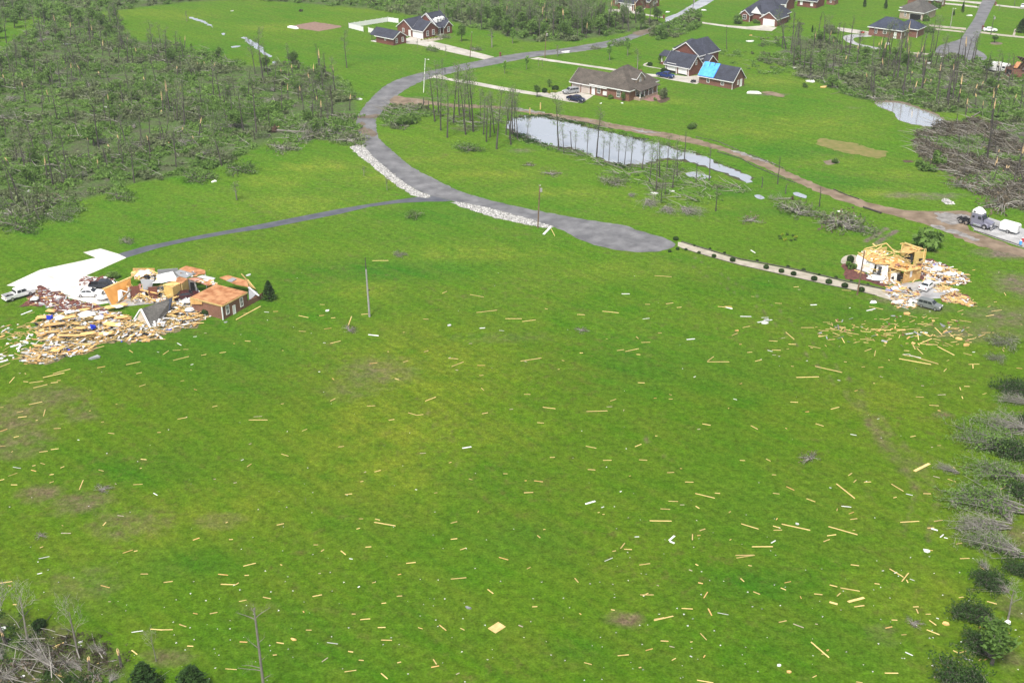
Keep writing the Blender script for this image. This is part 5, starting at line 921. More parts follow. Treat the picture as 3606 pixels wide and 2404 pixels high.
h.hip(-9.2,0,0,12,2.9,4.0); h.garage('F',-2.9,4.4,2.2,m='black'); h.win('F',-7.0,1.0,.6,1.2); h.hip(-11.5,-3,6,14,2.8,2.6); h.win('R',4,1.0,1,1.4); h.done()  # black garage panel paints the dark inside of the open garage
h = House('brick_house', 'farthest grey roofed house at the top edge behind the tan house', g('h8',1085,105), -40, 'brickpink', 'shinglegrey')
h.hip(-10,0,0,10,2.8,3.4); h.win('F',-2.2,.9,.9,1.5); h.gable(-2.5,2.6,2.5,7,2.7,1.6,'x',ov=.3); h.win('R',4.6,.9,1,1.5,2.6); h.door('F',-5); h.done()
# damaged house at the right edge
h = House('damaged_house', 'storm damaged brown brick house at the right edge with open gable', g('h8',2265,1072), -50, 'brickpink', 'shinglebrown')
h.w.box((-4.6,0,0),(5.5,.25,2.7)); h.w.box((-4.6,.26,0),(-4.35,9,2.7)); h.w.box((5.25,.26,0),(5.5,9,2.7)); h.w.box((-4.34,8.74,0),(5.24,9,2.7)); h.r.quad_slab((1.0,-.4,2.9),(6.4,-.4,2.7),(6.2,4.6,5.6),(1.0,4.6,5.7),.16); h.r.quad_slab((6.0,9.4,2.8),(-4.0,9.4,2.8),(-4.0,4.6,5.6),(6.0,4.6,5.6),.16)
p = MB()
for i in range(6): p.bar((-4.4+i*.9,-.2,2.72),(-4.4+i*.9,4.5,5.5),.07,.16); p.bar((-4.4+i*.9,.1,2.7),(-4.4+i*.9,8.8,2.7),.06,.14)
h.part('bare_rafters','pole',p); p = MB(); p.quad_slab((-3.9,-.12,.7),(-2.3,-.12,.7),(-2.3,-.12,2.2),(-3.9,-.12,2.2),.05); h.part('window_opening','black',p); p = MB(); p.quad_slab((-2.0,-.2,3.0),(-.6,-.2,3.1),(-.9,2.2,4.6),(-2.2,2.0,4.5),.08); h.part('torn_sheathing','plyred',p); h.done()
# ------------------------------------------------------------------ vehicles (x forward, z up)
def wheel(par, x, y, r, w, dual=False, rim='rim'):
    Mx = Matrix.Translation((x, y, r)) @ Matrix.Rotation(math.pi/2, 4, 'X'); t = MB(); t.lathe([(r*.55,-w/2),(r*.93,-w/2),(r,-w*.32),(r,w*.32),(r*.93,w/2),(r*.55,w/2)], 16, 0, Mx)
    e = t.obj('wheel', M['tyre'], par); m = MB(); m.lathe([(r*.15,-w*.53),(r*.6,-w*.52),(r*.6,w*.52),(r*.15,w*.53)], 12, 0, Mx); m.obj('rim', M[rim], e)
def shell(prof, W, zb, top_in, par, name, m, cham=.93):
    zt = max(z for x, z in prof); xm = sum(x for x, z in prof)/len(prof); zm = sum(z for x, z in prof)/len(prof)
    wid = lambda z: W/2*(1-top_in*max(0, z-zb)/(zt-zb)); rows = []
    for sy, sc in ((-1,.965),(-cham,1),(cham,1),(1,.965)): rows.append([(xm+(x-xm)*sc, sy*wid(z), zm+(z-zm)*sc) for x, z in prof])
    n = len(prof); mb = MB(); mb.v = [p for r_ in rows for p in r_]
    for k in range(3):
        for i in range(n): mb.f.append((k*n+(i+1)%n, k*n+i, (k+1)*n+i, (k+1)*n+(i+1)%n))
    mb.f.append(tuple(range(n))); mb.f.append(tuple(range(4*n-1, 3*n-1, -1))); mb.m = [0]*len(mb.f); return mb.obj(name, m, par), wid
CARS = dict(
  sedan=dict(L=4.9, W=1.85, wr=.34, wx=(-1.45,1.38), zb=.95, ti=.24, prof=[(-2.42,.35),(-2.45,.8),(-2.35,1.0),(-1.75,1.06),(-1.05,1.44),(-.3,1.49),(.35,1.45),(1.15,1.02),(2.1,.86),(2.42,.68),(2.45,.38),(1.8,.26),(-1.9,.26)],
    side=[[(-1.35,1.06),(-.42,1.06),(-.42,1.40),(-.98,1.36)],[(-.34,1.06),(.82,1.05),(.3,1.38),(-.34,1.41)]], ws=[(.42,1.40),(1.08,1.05)], rw=[(-1.12,1.39),(-1.68,1.08)]),
  suv=dict(L=4.9, W=1.92, wr=.38, wx=(-1.45,1.45), zb=1.05, ti=.16, prof=[(-2.4,.4),(-2.45,.9),(-2.4,1.15),(-2.2,1.75),(-1.9,1.83),(.2,1.82),(.45,1.76),(1.1,1.2),(2.1,1.05),(2.4,.85),(2.45,.45),(1.8,.32),(-1.9,.32)],
    side=[[(-2.2,1.2),(-1.3,1.2),(-1.3,1.68),(-2.05,1.68)],[(-1.2,1.2),(-.3,1.2),(-.3,1.7),(-1.2,1.7)],[(-.2,1.2),(.85,1.2),(.38,1.68),(-.2,1.7)]], ws=[(.52,1.72),(1.06,1.24)], rw=[(-2.24,1.68),(-2.42,1.2)]),
  pickup=dict(L=5.8, W=1.98, wr=.39, wx=(-1.75,1.75), zb=1.1, ti=.18, prof=[(-.75,.45),(-.8,1.1),(-.72,1.75),(-.45,1.85),(.75,1.84),(1.0,1.77),(1.55,1.2),(2.55,1.08),(2.85,.9),(2.9,.5),(2.3,.4)],
    side=[[(-.6,1.22),(.12,1.22),(.12,1.7),(-.55,1.7)],[(.22,1.22),(1.32,1.22),(.92,1.7),(.22,1.7)]], ws=[(1.06,1.73),(1.52,1.24)], rw=[(-.745,1.66),(-.80,1.24)]))
def car(kind, m, name, label, cat, p, rz, scale=1.0, beddark=True):
    c = CARS[kind]; e = empty(name, label, cat, (p.x, p.y, .02), R(rz)); W = c['W']; body, wid = shell(c['prof'], W, c['zb'], c['ti'], e, 'body', m)
    if kind == 'pickup':
        b = MB(); z0, z1 = .55, 1.08
        for sy in (-1,1): b.box((-2.85,sy*W/2-(.09 if sy>0 else 0),z0),(-.76,sy*W/2+(.09 if sy<0 else 0),z1+.05))
        b.box((-2.84,-W/2+.095,z0),(-.76,W/2-.095,z0+.12)); b.obj('bed', m, e); t = MB(); t.box((-2.9,-W/2+.02,z0),(-2.85,W/2-.02,z1+.05)); t.box((-2.99,-W/2+.05,.42),(-2.9,W/2-.05,.56)); t.obj('tailgate', m, e)
        f = MB(); f.box((-2.8,-W/2+.12,z0+.122),(-.82,W/2-.12,z0+.14)); f.obj('bed_floor', M['black'], e)
    for q in c['side']:
        for sy in (-1,1):
            mb = MB(); a = [(x, sy*(wid(z)+.006), z) for x, z in q]; b = [(x, sy*(wid(z)*.97), z) for x, z in q]; n = len(q)
            mb.add(a+b, [tuple(range(n)) if sy < 0 else tuple(range(n-1,-1,-1))]+[(i,(i+1)%n,n+(i+1)%n,n+i) if sy > 0 else ((i+1)%n,i,n+i,n+(i+1)%n) for i in range(n)]); mb.obj('side_window', M['glass'], e)
    for nm, q, s in (('windshield', c['ws'], 1), ('rear_window', c['rw'], -1)):
        (x0,z0),(x1,z1) = q; d = .035*s; w0, w1 = wid(z0)*.88, wid(z1)*.90; mb = MB(); v = [(x0+d,-w0,z0+.03),(x0+d,w0,z0+.03),(x1+d,w1,z1+.03),(x1+d,-w1,z1+.03)]
        mb.quad_slab(*(v if s < 0 else v[::-1]), .02); mb.obj(nm, M['glass'], e)
    for sy in (-1,1):
        for wx in c['wx']: wheel(e, wx, sy*(W/2-.1), c['wr'], .22)
        mb = MB(); x = c['L']/2; mb.box((x-.18,sy*W*.36-.2,.66 if kind=='sedan' else .8),(x+.012,sy*W*.36+.2,.84 if kind=='sedan' else 1.0)); mb.obj('headlight', M['lamp'], e)
        mb = MB(); mb.box((-x-.012,sy*W*.38-.14,.72),(-x+.12,sy*W*.38+.14,.98)); mb.obj('taillight', M['redlamp'], e)
        mb = MB(); zz_ = c['zb']+.1; mb.box((c['ws'][1][0]-.35,sy*(W/2)-.02+(0 if sy>0 else -.18),zz_),(c['ws'][1][0]-.2,sy*(W/2)+.2-(.18-.0 if sy<0 else .0),zz_+.14)); mb.obj('side_mirror', m, e)
    mb = MB(); x = c['L']/2; mb.box((x-.1,-W*.2,.5),(x+.015,W*.2,.82)); mb.obj('grille', M['black'], e); e.scale = (scale,)*3; return e
P_ = dict(white=paint('white car paint',(.80,.80,.80)), silver=paint('silver paint',(.30,.31,.32)), navy=paint('navy paint',(.015,.02,.06)), blue=paint('blue paint',(.015,.035,.16)), char=paint('charcoal paint',(.03,.035,.045)), maroon=paint('maroon paint',(.055,.012,.016)), greysilver=paint('grey green silver paint',(.17,.185,.18)), purple=paint('grey violet paint',(.19,.19,.25)), red=paint('red paint',(.5,.03,.03)))
car('pickup', P_['white'], 'pickup_truck', 'white pickup truck with open bed beside the big white drive', 'pickup', (g('lp',130,880)+g('lp',480,700))/2+Vector((.3,.6,0)), 47)
car('sedan', P_['white'], 'sedan_car', 'white sedan parked at the wrecked garage on the left', 'car', g('lp',1660,740), 1)
car('pickup', P_['char'], 'pickup_truck', 'dark pickup truck half hidden behind the white sedan', 'pickup', g('lp',1905,590), 4, .88)
car('sedan', P_['maroon'], 'sedan_car', 'maroon car covered in debris inside the wrecked garage', 'car', g('lr',1290,590), 18)
car('sedan', P_['white'], 'sedan_car', 'white sedan on the paved court of the ruined yellow house', 'car', g('rr',1415,845), 48, .92)
car('suv', P_['greysilver'], 'suv_car', 'grey sport utility car among boards below the ruined yellow house', 'car', g('rr',1450,1150), -38, .88)
car('pickup', P_['blue'], 'pickup_truck', 'blue pickup truck parked before the two storey house garage', 'pickup', g('h3',490,905), -38)
car('suv', P_['silver'], 'suv_car', 'silver grey sport utility car by the beige garage doors', 'car', g('h2',310,780), 205)
car('pickup', P_['navy'], 'pickup_truck', 'dark blue pickup truck at the edge of the brown roofed house drive', 'pickup', g('h2',410,925), -40)
car('sedan', P_['white'], 'sedan_car', 'white car parked on grass by the upper right road', 'car', g('h8',1885,430), -10)
car('sedan', P_['white'], 'sedan_car', 'white car at the upper right frame edge', 'car', g('h8',2345,105), 60)
# sleeper truck
e = empty('semi_truck', 'grey violet semi truck with tall white sleeper roof on the wet pad', 'truck', tuple(((g('tr',730,822)+g('tr',1400,1003))/2)[:2])+(.03,), R(-46)); pm = P_['purple']; W = 2.35
def add(name, mb, m, smooth=False): return mb.obj(name, m, e, smooth)
f = MB(); f.box((-4.3,-.45,.75),(3.3,.45,1.02)); f.box((-4.35,-1.1,.7),(-4.25,1.1,.95)); add('chassis', f, M['black'])
f = MB(); f.lathe([(.5,0),(.55,.08),(.2,.16)], 12, 0, Matrix.Translation((-2.7,0,1.02))); f.box((-3.2,-.5,1.02),(-2.2,.5,1.1)); add('fifth_wheel', f, M['black'])
b, wid = shell([(-1.15,.75),(-1.2,1.5),(-1.15,3.1),(.9,3.05),(1.0,2.75),(1.5,1.9),(1.5,.75)], W, 1.2, .06, e, 'cab', pm)
shell([(-1.16,3.12),(-1.12,3.75),(-.75,4.05),(-.1,4.0),(.55,3.55),(1.0,3.1)], W*.95, 3.0, .22, e, 'sleeper_roof', M['white'])
shell([(1.52,.85),(1.52,1.95),(2.6,1.78),(3.3,1.55),(3.42,1.2),(3.4,.8)], 1.75, 1.2, .18, e, 'hood', P_['white'] if False else pm)
mb = MB(); mb.quad_slab((1.05,-.98,2.72),(1.05,.98,2.72),(1.55,1.0,1.98),(1.55,-1.0,1.98),-.03); add('windshield', mb, M['glass'])
for sy in (-1,1):
    for x0, x1, z0, z1, nm in ((.35,1.1,2.0,2.6,'door_window'),(-.95,-.45,2.05,2.5,'sleeper_window'),(-.9,-.4,3.25,3.55,'roof_window')):
        y = sy*(W/2*(.985 if z0 < 3 else .93)); mb = MB(); mb.box((x0,min(y,y+sy*.02),z0),(x1,max(y,y+sy*.02),z1)); add(nm, mb, M['glass'])
    mb = MB(); mb.lathe([(.3,-.85),(.33,-.8),(.33,.8),(.3,.85)], 12, 0, Matrix.Translation((.35,sy*1.0,.68)) @ Matrix.Rotation(math.pi/2,4,'Y')); add('fuel_tank', mb, M['chrome'])
    mb = MB(); P0 = [(2.0+.72*math.cos(t),.55+.72*math.sin(t)) for t in np.linspace(0,math.pi,9)]; q = [Vector((x,sy*.98,z)) for x,z in P0]; mb.tube(q,[.2]*9,6); add('fender', mb, pm)
    mb = MB(); mb.box((-1.1,sy*W/2-.1-(0.05 if sy>0 else -.05),.5),(1.4,sy*W/2+.05*(1 if sy>0 else 1),.95)); add('side_skirt', mb, pm)
    mb = MB(); mb.tube([(-1.3,sy*1.05,.9),(-1.3,sy*1.05,3.6)],[.08,.08],8); add('exhaust_stack', mb, M['chrome'])
    mb = MB(); mb.box((1.45,sy*1.2-.1,2.0),(1.55,sy*1.2+.1,2.6)); add('side_mirror', mb, M['black']); mb = MB(); mb.box((3.25,sy*.75-.18,.95),(3.46,sy*.75+.18,1.2)); add('headlight', mb, M['lamp'])
    wheel(e, 2.0, sy*1.02, .52, .3)
    for x in (-2.05,-3.35): wheel(e, x, sy*.92, .52, .56, rim='chrome')
mb = MB(); mb.box((3.36,-.55,.9),(3.46,.55,1.6)); add('grille', mb, M['chrome']); mb = MB(); mb.box((3.35,-1.15,.42),(3.6,1.15,.78)); add('bumper', mb, M['chrome'])
# cargo trailer
e = empty('cargo_trailer', 'white enclosed cargo trailer in front of the semi truck on the wet pad', 'trailer', (g('tr',1890,1120).x+.7, g('tr',1890,1120).y+.9, .03), R(-46))
shell([(-1.9,.5),(-1.92,2.0),(-1.7,2.25),(1.7,2.2),(1.95,2.0),(2.0,.5)], 1.9, 1.9, .12, e, 'body', M['white']); 
for sy in (-1,1): wheel(e, .1, sy*.97, .36, .2); mb = MB(); mb.box((-.4,sy*1.0-.02,.72),(.6,sy*1.0+.02,.8)); mb.obj('fender', M['chrome'], e)
mb = MB(); mb.bar((-1.9,-.5,.45),(-3.0,0,.45),.09); mb.bar((-1.9,.5,.45),(-3.0,0,.45),.09); mb.bar((-2.9,0,0),(-2.9,0,.6),.08); mb.obj('hitch', M['black'], e); mb = MB(); mb.box((2.0,-.8,.6),(2.03,.8,1.95)); mb.obj('rear_door', M['scrap'], e); mb = MB(); mb.bar((2.04,-.3,.6),(2.04,-.3,1.95),.05); mb.bar((2.04,.3,.6),(2.04,.3,1.95),.05); mb.obj('door_bars', M['black'], e)
# motorhome
e = empty('motorhome', 'white motorhome beside the damaged house at the right edge', 'motorhome', tuple(((g('h8',1850,960)+g('h8',2080,1005))/2)[:2])+(.03,), R(142))
shell([(-3.9,.55),(-3.95,2.5),(-3.7,2.9),(3.3,2.95),(3.7,2.6),(3.95,1.7),(3.9,.55)], 2.5, 2.3, .1, e, 'body', M['white']); mb = MB(); mb.quad_slab((3.72,-1.05,2.62),(3.72,1.05,2.62),(3.99,1.1,1.75),(3.99,-1.1,1.75),-.02); mb.obj('windshield', M['glass'], e)
for sy in (-1,1):
    for x0, x1 in ((2.6,3.4),(.9,2.0),(-1.0,-.5),(-3.0,-2.1)): mb = MB(); y = sy*1.24; mb.box((x0,min(y,y+sy*.025),1.65),(x1,max(y,y+sy*.025),2.25)); mb.obj('side_window', M['glass'], e)
    mb = MB(); mb.box((-3.7,sy*1.245-.015,1.15),(3.7,sy*1.245+.015,1.25)); mb.obj('side_stripe', M['grey'], e)
    for x in (-2.2,2.5): wheel(e, x, sy*1.1, .42, .28)
mb = MB(); mb.box((-1.4,-.4,2.96),(-.6,.4,3.2)); mb.obj('roof_unit', M['scrap'], e)
def shellish(name, label, cat, p, rz, prof, W, m, extra=()):
    e = empty(name, label, cat, (p.x,p.y,.02), R(rz)); shell(prof, W, .3, .1, e, 'hull', m)
    for n, a, b, mm in extra: mb = MB(); mb.box(a, b); mb.obj(n, mm, e)
    return e
shellish('rowing_boat', 'white upturned boat on the dirt beside the tarped outbuilding', 'boat', g('C',497,642), -5, [(-2.1,0),(-1.9,.35),(-1.2,.55),(1.2,.55),(2.1,.1),(2.2,0)], 1.3, M['white'], [('keel',(-1.7,-.03,.53),(1.5,.03,.62),M['scrap'])])
shellish('rowing_boat', 'long white boat on the grass beside the tilled plot at the top', 'boat', g('A',2022,196), -38, [(-2.3,0),(-2.2,.5),(-1.2,.7),(1.4,.65),(2.3,.2),(2.4,0)], 1.5, M['white'], [('keel',(-1.9,-.03,.66),(1.5,.03,.76),M['scrap'])])
def mower(label, p, rz, m):
    e = empty('riding_mower', label, 'mower', (p.x,p.y,.02), R(rz)); b = MB(); b.box((-.2,-.3,.35),(.75,.3,.75)); b.box((-.7,-.45,.3),(-.15,.45,.5)); b.obj('body', m, e); b = MB(); b.box((-.5,-.22,.5),(-.1,.22,.62)); b.box((-.6,-.22,.5),(-.5,.22,.95)); b.obj('seat', M['black'], e)
    b = MB(); b.tube([(.1,0,.75),(-.05,0,1.0)],[.03,.03],5); b.lathe([(.16,0),(.18,.02),(.16,.04)],10,0,Matrix.Translation((-.06,0,1.0))); b.obj('steering_wheel', M['black'], e)
    for x, y, r in ((-.5,.42,.27),(-.5,-.42,.27),(.55,.36,.2),(.55,-.36,.2)): wheel(e, x, y, r, .16)
mower('riding mower with red body left of the slate roofed house', g('h8',140,462), -40, P_['red']); mower('dark riding mower on the drive left of the tarped outbuilding', g('h3',1000,1000), 20, P_['char']); mower('small dark machine on the upper field beside the tilled plot', g('A',2078,82), 60, P_['maroon'])
# ------------------------------------------------------------------ poles
def pole(label, c, x, y, xt, yt, m='pole', r=.15, cap=None, arm=False, can=False, splint=False, lampar=False):
    X, Y = px(c, x, y); h_ = hgt(X, Y, px(c, x, yt)[1]); p = G(X, Y); XT, YT = px(c, xt, yt); top = G(XT, YT, h_) - p; top.z = h_
    e = empty('utility_pole', label, 'pole', (p.x,p.y,0)); mb = MB(); k = 1 if not splint else .8; b = top*k; mb.tube([(0,0,-.1), b*.5, b], [r,r*.85,r*.7], 8); mb.obj('post', M[m], e)
    if splint: mb = MB(); mb.tube([b*.97, b.lerp(top,.5), top],[r*.55,r*.45,r*.2],5); mb.obj('splintered_top', M['bark'], e); mb = MB(); mb.tube([b*.56+Vector((.1,0,0)), b*.56+Vector((.45,0,.05))],[.12,.1],6); mb.obj('bracket', M['black'], e)
    if can: mb = MB(); o = top*.90+Vector((.32,-.1,0)); mb.lathe([(.2,-.4),(.26,-.36),(.26,.36),(.12,.44)],10,0,Matrix.Translation(o)); mb.obj('transformer', M['polegrey'], e)
    if arm: mb = MB(); o = top*.96; mb.bar(o+Vector((-.9,-.2,0)), o+Vector((.9,-.2,0)), .1, .12); mb.obj('crossarm', M['pole'], e)
    for q in (-.25,.25) if not splint else (): mb = MB(); mb.lathe([(.05,0),(.07,.06),(.04,.16)],6,0,Matrix.Translation(top+Vector((q*.5,0,0)))); mb.obj('insulator', M['scrap'], e)
    if lampar: mb = MB(); mb.tube([top*.97, top*.98+Vector((.5,0,.1)), top*.98+Vector((.9,0,.1))],[.05,.05,.05],5); mb.obj('lamp_arm', M['polegrey'], e); mb = MB(); mb.lathe([(.08,.1),(.24,.02),(.2,-.1)],8,0,Matrix.Translation(top*.98+Vector((.95,0,.05)))); mb.obj('lamp_head', M['scrap'], e)
    return e
pole('broken grey pole with thin splintered top alone on the lawn', 'E', 199, 617, 168, 205, 'polegrey', .2, splint=True)
pole('brown utility pole with transformer beside the lower rock strip', 'B', 1360, 1572, 1374, 1282, 'pole', .16, can=True)
pole('pale metal light pole beside the road bend', 'B', 571, 640, 583, 408, 'scrap', .12, lampar=True)
pole('thin brown pole beside the fenced house drive', 'B', 892, 400, 905, 225, 'pole', .12)
pole('wooden pole with transformer beside the road above the long driveway', 'B', 1408, 402, 1418, 222, 'pole', .14, can=True)
pole('tall brown pole in front of the ruined yellow house', 'F', 1206, 465, 1257, 165, 'pole', .17)
pole('dark utility pole near the far road bend at the top', 'h5', 1332, 305, 1365, 10, 'bark', .15, can=True); pole('utility pole beside the wet stretch of the far road', 'h5', 2030, 265, 2052, 5, 'bark', .15, can=True)
pole('grey light pole on the lawn left of the upper right road', 'h8', 1343, 388, 1384, 118, 'polegrey', .13, lampar=True); pole('dark pole right of the upper right road by the white car', 'h8', 1898, 478, 1943, 225, 'bark', .14, can=True); pole('thin pole at the top right corner', 'h8', 2222, 82, 2235, -40, 'bark', .13)
pole('short broken pole stub with torn yellow end inside the road bend', 'B', 570, 735, 572, 672, 'bark', .18, splint=True); pole('second short broken pole stub beside the first inside the road bend', 'B', 604, 760, 606, 690, 'bark', .16, splint=True)
for x, y, yt, lb in ((1378,755,730,'left of two yellow marker stakes above the long pond'),(1305,790,762,'lower of two yellow marker stakes above the long pond')):
    p = g('B',x,y); e = empty('marker_stake', lb, 'stake', (p.x,p.y,0)); mb = MB(); mb.box((-.16,-.12,0),(.16,.12,1.6)); mb.box((-.12,-.1,1.6),(.12,.1,1.9)); mb.obj('post', M['lumber'], e)
# mailboxes
for c, x, y, lb, mm in (('B',1101,390,'brick mailbox pillar beside the fenced house drive entrance','brick'),('B',720,503,'dark mailbox on a post at the long drive entrance','black'),('h5',1500,345,'dark brick mailbox at the far road bend','brick'),('h8',1715,112,'dark mailbox on the left of the upper right road','black'),('h8',1788,405,'red brown mailbox pillar right of the upper right road','brick'),('h8',1960,75,'red brown mailbox at the top right road','brick')):
    p = g(c,x,y); e = empty('mailbox', lb, 'mailbox', (p.x,p.y,0)); mb = MB(); s_ = .3 if mm == 'brick' else .07; mb.box((-s_,-s_,0),(s_,s_,1.1)); mb.obj('pillar', M[mm], e); mb = MB(); mb.box((-s_-.04,-s_-.12,1.1),(s_+.04,s_+.12,1.32)); mb.prism([(-.12,1.32),(.12,1.32),(0,1.45)], Matrix.Identity(4), .2); mb.obj('box', M[mm], e)
# ------------------------------------------------------------------ the wrecked brick house on the left (axes u = -29 deg, v = 61 deg)
LG = 'parts of wrecked brick house'
C0 = g('lr',1795,884); RU = R(-29)
lh = empty('wrecked_brick_house', 'wrecked brick house without roof, torn open around the surviving brick room', 'house', (C0.x, C0.y, 0), RU)
MI = Matrix.Translation(C0) @ Matrix.Rotation(RU, 4, 'Z'); MIi = MI.inverted()
def L(c, x, y, z=0.0): return MIi @ g(c, x, y, z)
def lp(name, m, mb, label=None): return mb.obj(name, M[m] if isinstance(m, str) else m, lh, label=label)
def wallseg(name, a, b, h, m, t=.2, z=0.0, label=None, mm=None):
    mb = MB(); a, b = Vector((a[0],a[1],z)), Vector((b[0],b[1],z)); d = (b-a).normalized(); n = Vector((-d.y,d.x,0))*t; mb.add([a,b,b+n,a+n]+[p+Vector((0,0,h)) for p in (a,b,b+n,a+n)], [(3,2,1,0),(4,5,6,7),(0,1,5,4),(1,2,6,5),(2,3,7,6),(3,0,4,7)]); return lp(name, m, mb, label)
RW, RD, RH = 7.4, 6.7, 2.8
wallseg('brick_wall', (-RW,0), (0,0), RH-.25, 'brickpink'); wallseg('brick_wall', (0,.0), (0,RD), RH-.25, 'brickpink'); wallseg('brick_wall', (0,RD+.02), (-RW,RD+.02), RH-.25, 'brickpink'); wallseg('brick_wall', (-RW,RD), (-RW,.01), RH-.25, 'osb'); wallseg('low_brick_wall', (0,RD+.03), (0,RD+4.4), 1.0, 'brickpink')
mb = MB(); mb.box((-RW-.12,-.14,RH-.24),(.14,RD+.14,RH)); lp('wall_plate','lumber',mb)
mb = MB(); mb.box((-RW+.05,.05,RH+.003),(.05,RD,RH+.10)); mb.box((-RW+.3,RD-1.3,RH+.1),(-2,RD-.4,RH+.17)); lp('attic_deck', M['plyred'], mb, 'rusty plywood deck on top of the brick room')
mb = MB()
for i in range(22): mb.box((.15,i*.3+.05,RH-.16),(.24,i*.3+.14,RH-.02))
lp('rafter_ends','lumber',mb)
mb = MB(); mb.quad_slab((-RW-.02,-.23,1.5),(-RW+2.8,-.23,2.1),(-RW+2.8,-.23,2.56),(-RW-.02,-.23,2.56),.04); lp('bare_sheathing','osb',mb,'bare orange sheathing at the left end of the brick room')
hh = House.__new__(House); hh.e = lh
for y in (1.2, 5.0): hh.panel('window',(.01,y,.75),(0,1,0),(1,0,0),.62,1.5,'glass',depth=.05)
hh.panel('vent_door',(.01,2.9,.1),(0,1,0),(1,0,0),.5,1.5,'garage',depth=.05)
mb = MB(); mb.box((-.1,-.22,0),(.08,-.02,RH-.26)); lp('corner_board','trim',mb)
# deck pieces still lying on walls: placed by their corners on the photograph at wall height
def deck(name, m, z, pts, t=.12, c='lr', label=None, skirt=None, sm='trim'):
    q = [L(c,x,y,zz_ if zz_ is not None else z) for x,y,*r in pts for zz_ in [r[0] if r else None]]
    mb = MB(); P2 = [Vector((p.x,p.y,0)) for p in q]; tri = tessellate_polygon([P2]); n = len(q); a = sum((P2[i].x*P2[(i+1)%n].y-P2[(i+1)%n].x*P2[i].y) for i in range(n))
    vs = [tuple(p) for p in q]+[(p.x,p.y,p.z-t) for p in q]; ar = lambda t_: (P2[t_[1]]-P2[t_[0]]).cross(P2[t_[2]]-P2[t_[0]]).z > 0
    fs = [t_ if ar(t_) else t_[::-1] for t_ in tri]; fs2 = [tuple(n+i for i in t_[::-1]) for t_ in fs]; sd = [((i+1)%n,i,n+i,n+(i+1)%n) if a > 0 else (i,(i+1)%n,n+(i+1)%n,n+i) for i in range(n)]
    mb.add(vs, fs+fs2+sd); o = lp(name, m, mb, label)
    if skirt:
        for i, h0 in skirt:
            a_, b_ = q[i], q[(i+1)%n]; mb = MB(); mb.quad_slab((a_.x,a_.y,a_.z-t-.01),(b_.x,b_.y,b_.z-t-.01),(b_.x,b_.y,h0),(a_.x,a_.y,h0),.12); lp('stud_wall', sm, mb)
    return q
deck('attic_deck', 'plyred', 2.9, [(1180,182),(1280,138),(1540,200),(1540,250),(1400,262),(1250,235)], skirt=[(2,.0),(1,2.3)])
deck('roof_patch', 'grey', 2.95, [(1120,225),(1190,190),(1390,250),(1280,305),(1170,275)]); deck('attic_deck', 'plyred', 2.85, [(1130,318),(1180,290),(1300,318),(1215,385),(1140,360)], skirt=[(2,.0)], sm='yellowwall')
deck('breezeway_roof', mat('pinkish boards',(.48,.24,.17),.8,var=.15,scale=2), 2.7, [(1305,312),(1420,300),(1690,385),(1590,408)], .22, skirt=[(1,2.0)]); deck('ceiling_panel', 'scrap', 2.85, [(1430,290),(1500,268),(1680,308),(1640,345)])
deck('room_deck', 'osb', 2.8, [(960,400),(1110,345),(1200,378),(1085,440)], skirt=[(0,.0),(2,.0),(3,.0)], sm='yellowwall')
mb = MB(); a, b = L('lr',1090,600), L('lr',1190,570); wallseg('white_wall', a, b, 2.55, 'white', .15); q = a.lerp(b,.62); hh.panel('window',(q.x,q.y-.02,.7),tuple((b-a).normalized()),tuple((b-a).normalized().cross(Vector((0,0,1)))),.7,1.4,'glass',depth=.05)
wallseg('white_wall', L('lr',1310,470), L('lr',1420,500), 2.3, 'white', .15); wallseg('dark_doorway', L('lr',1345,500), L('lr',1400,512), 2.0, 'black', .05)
# right wing: sagging deck with rafters
deck('sagging_roof_deck', 'plyred', 2.6, [(1735,300,2.9),(1850,268,2.9),(2110,340,2.5),(2140,430,2.1),(1960,395,2.5)]); deck('roof_patch','grey',2.7,[(1830,345,2.75),(1920,300,2.85),(1975,320,2.75),(1900,365,2.65)], .06)
mb = MB()
for i in range(7): mb.bar(L('lr',2040+14*i,350-4*i,2.35), L('lr',2130+16*i,425+5*i,1.0), .07, .16)
mb.bar(L('lr',2038,250,3.4), L('lr',2235,462,.5), .09, .2); mb.bar(L('lr',2075,290,3.0), L('lr',2200,450,.6), .09, .2); lp('loose_rafters','lumber',mb)
mb = MB(); mb.quad_slab(L('lr',2140,430,1.9),L('lr',2265,510,1.7),L('lr',2280,550,.2),L('lr',2150,620,.3),.1); lp('torn_white_panel','grey',mb); mb = MB(); mb.bar(L('lr',2130,430,2.0),L('lr',2280,555,1.3),.28,.14); mb.bar(L('lr',2145,632,.1),L('lr',2280,560,.2),.22,.2); lp('white_frame','white',mb)
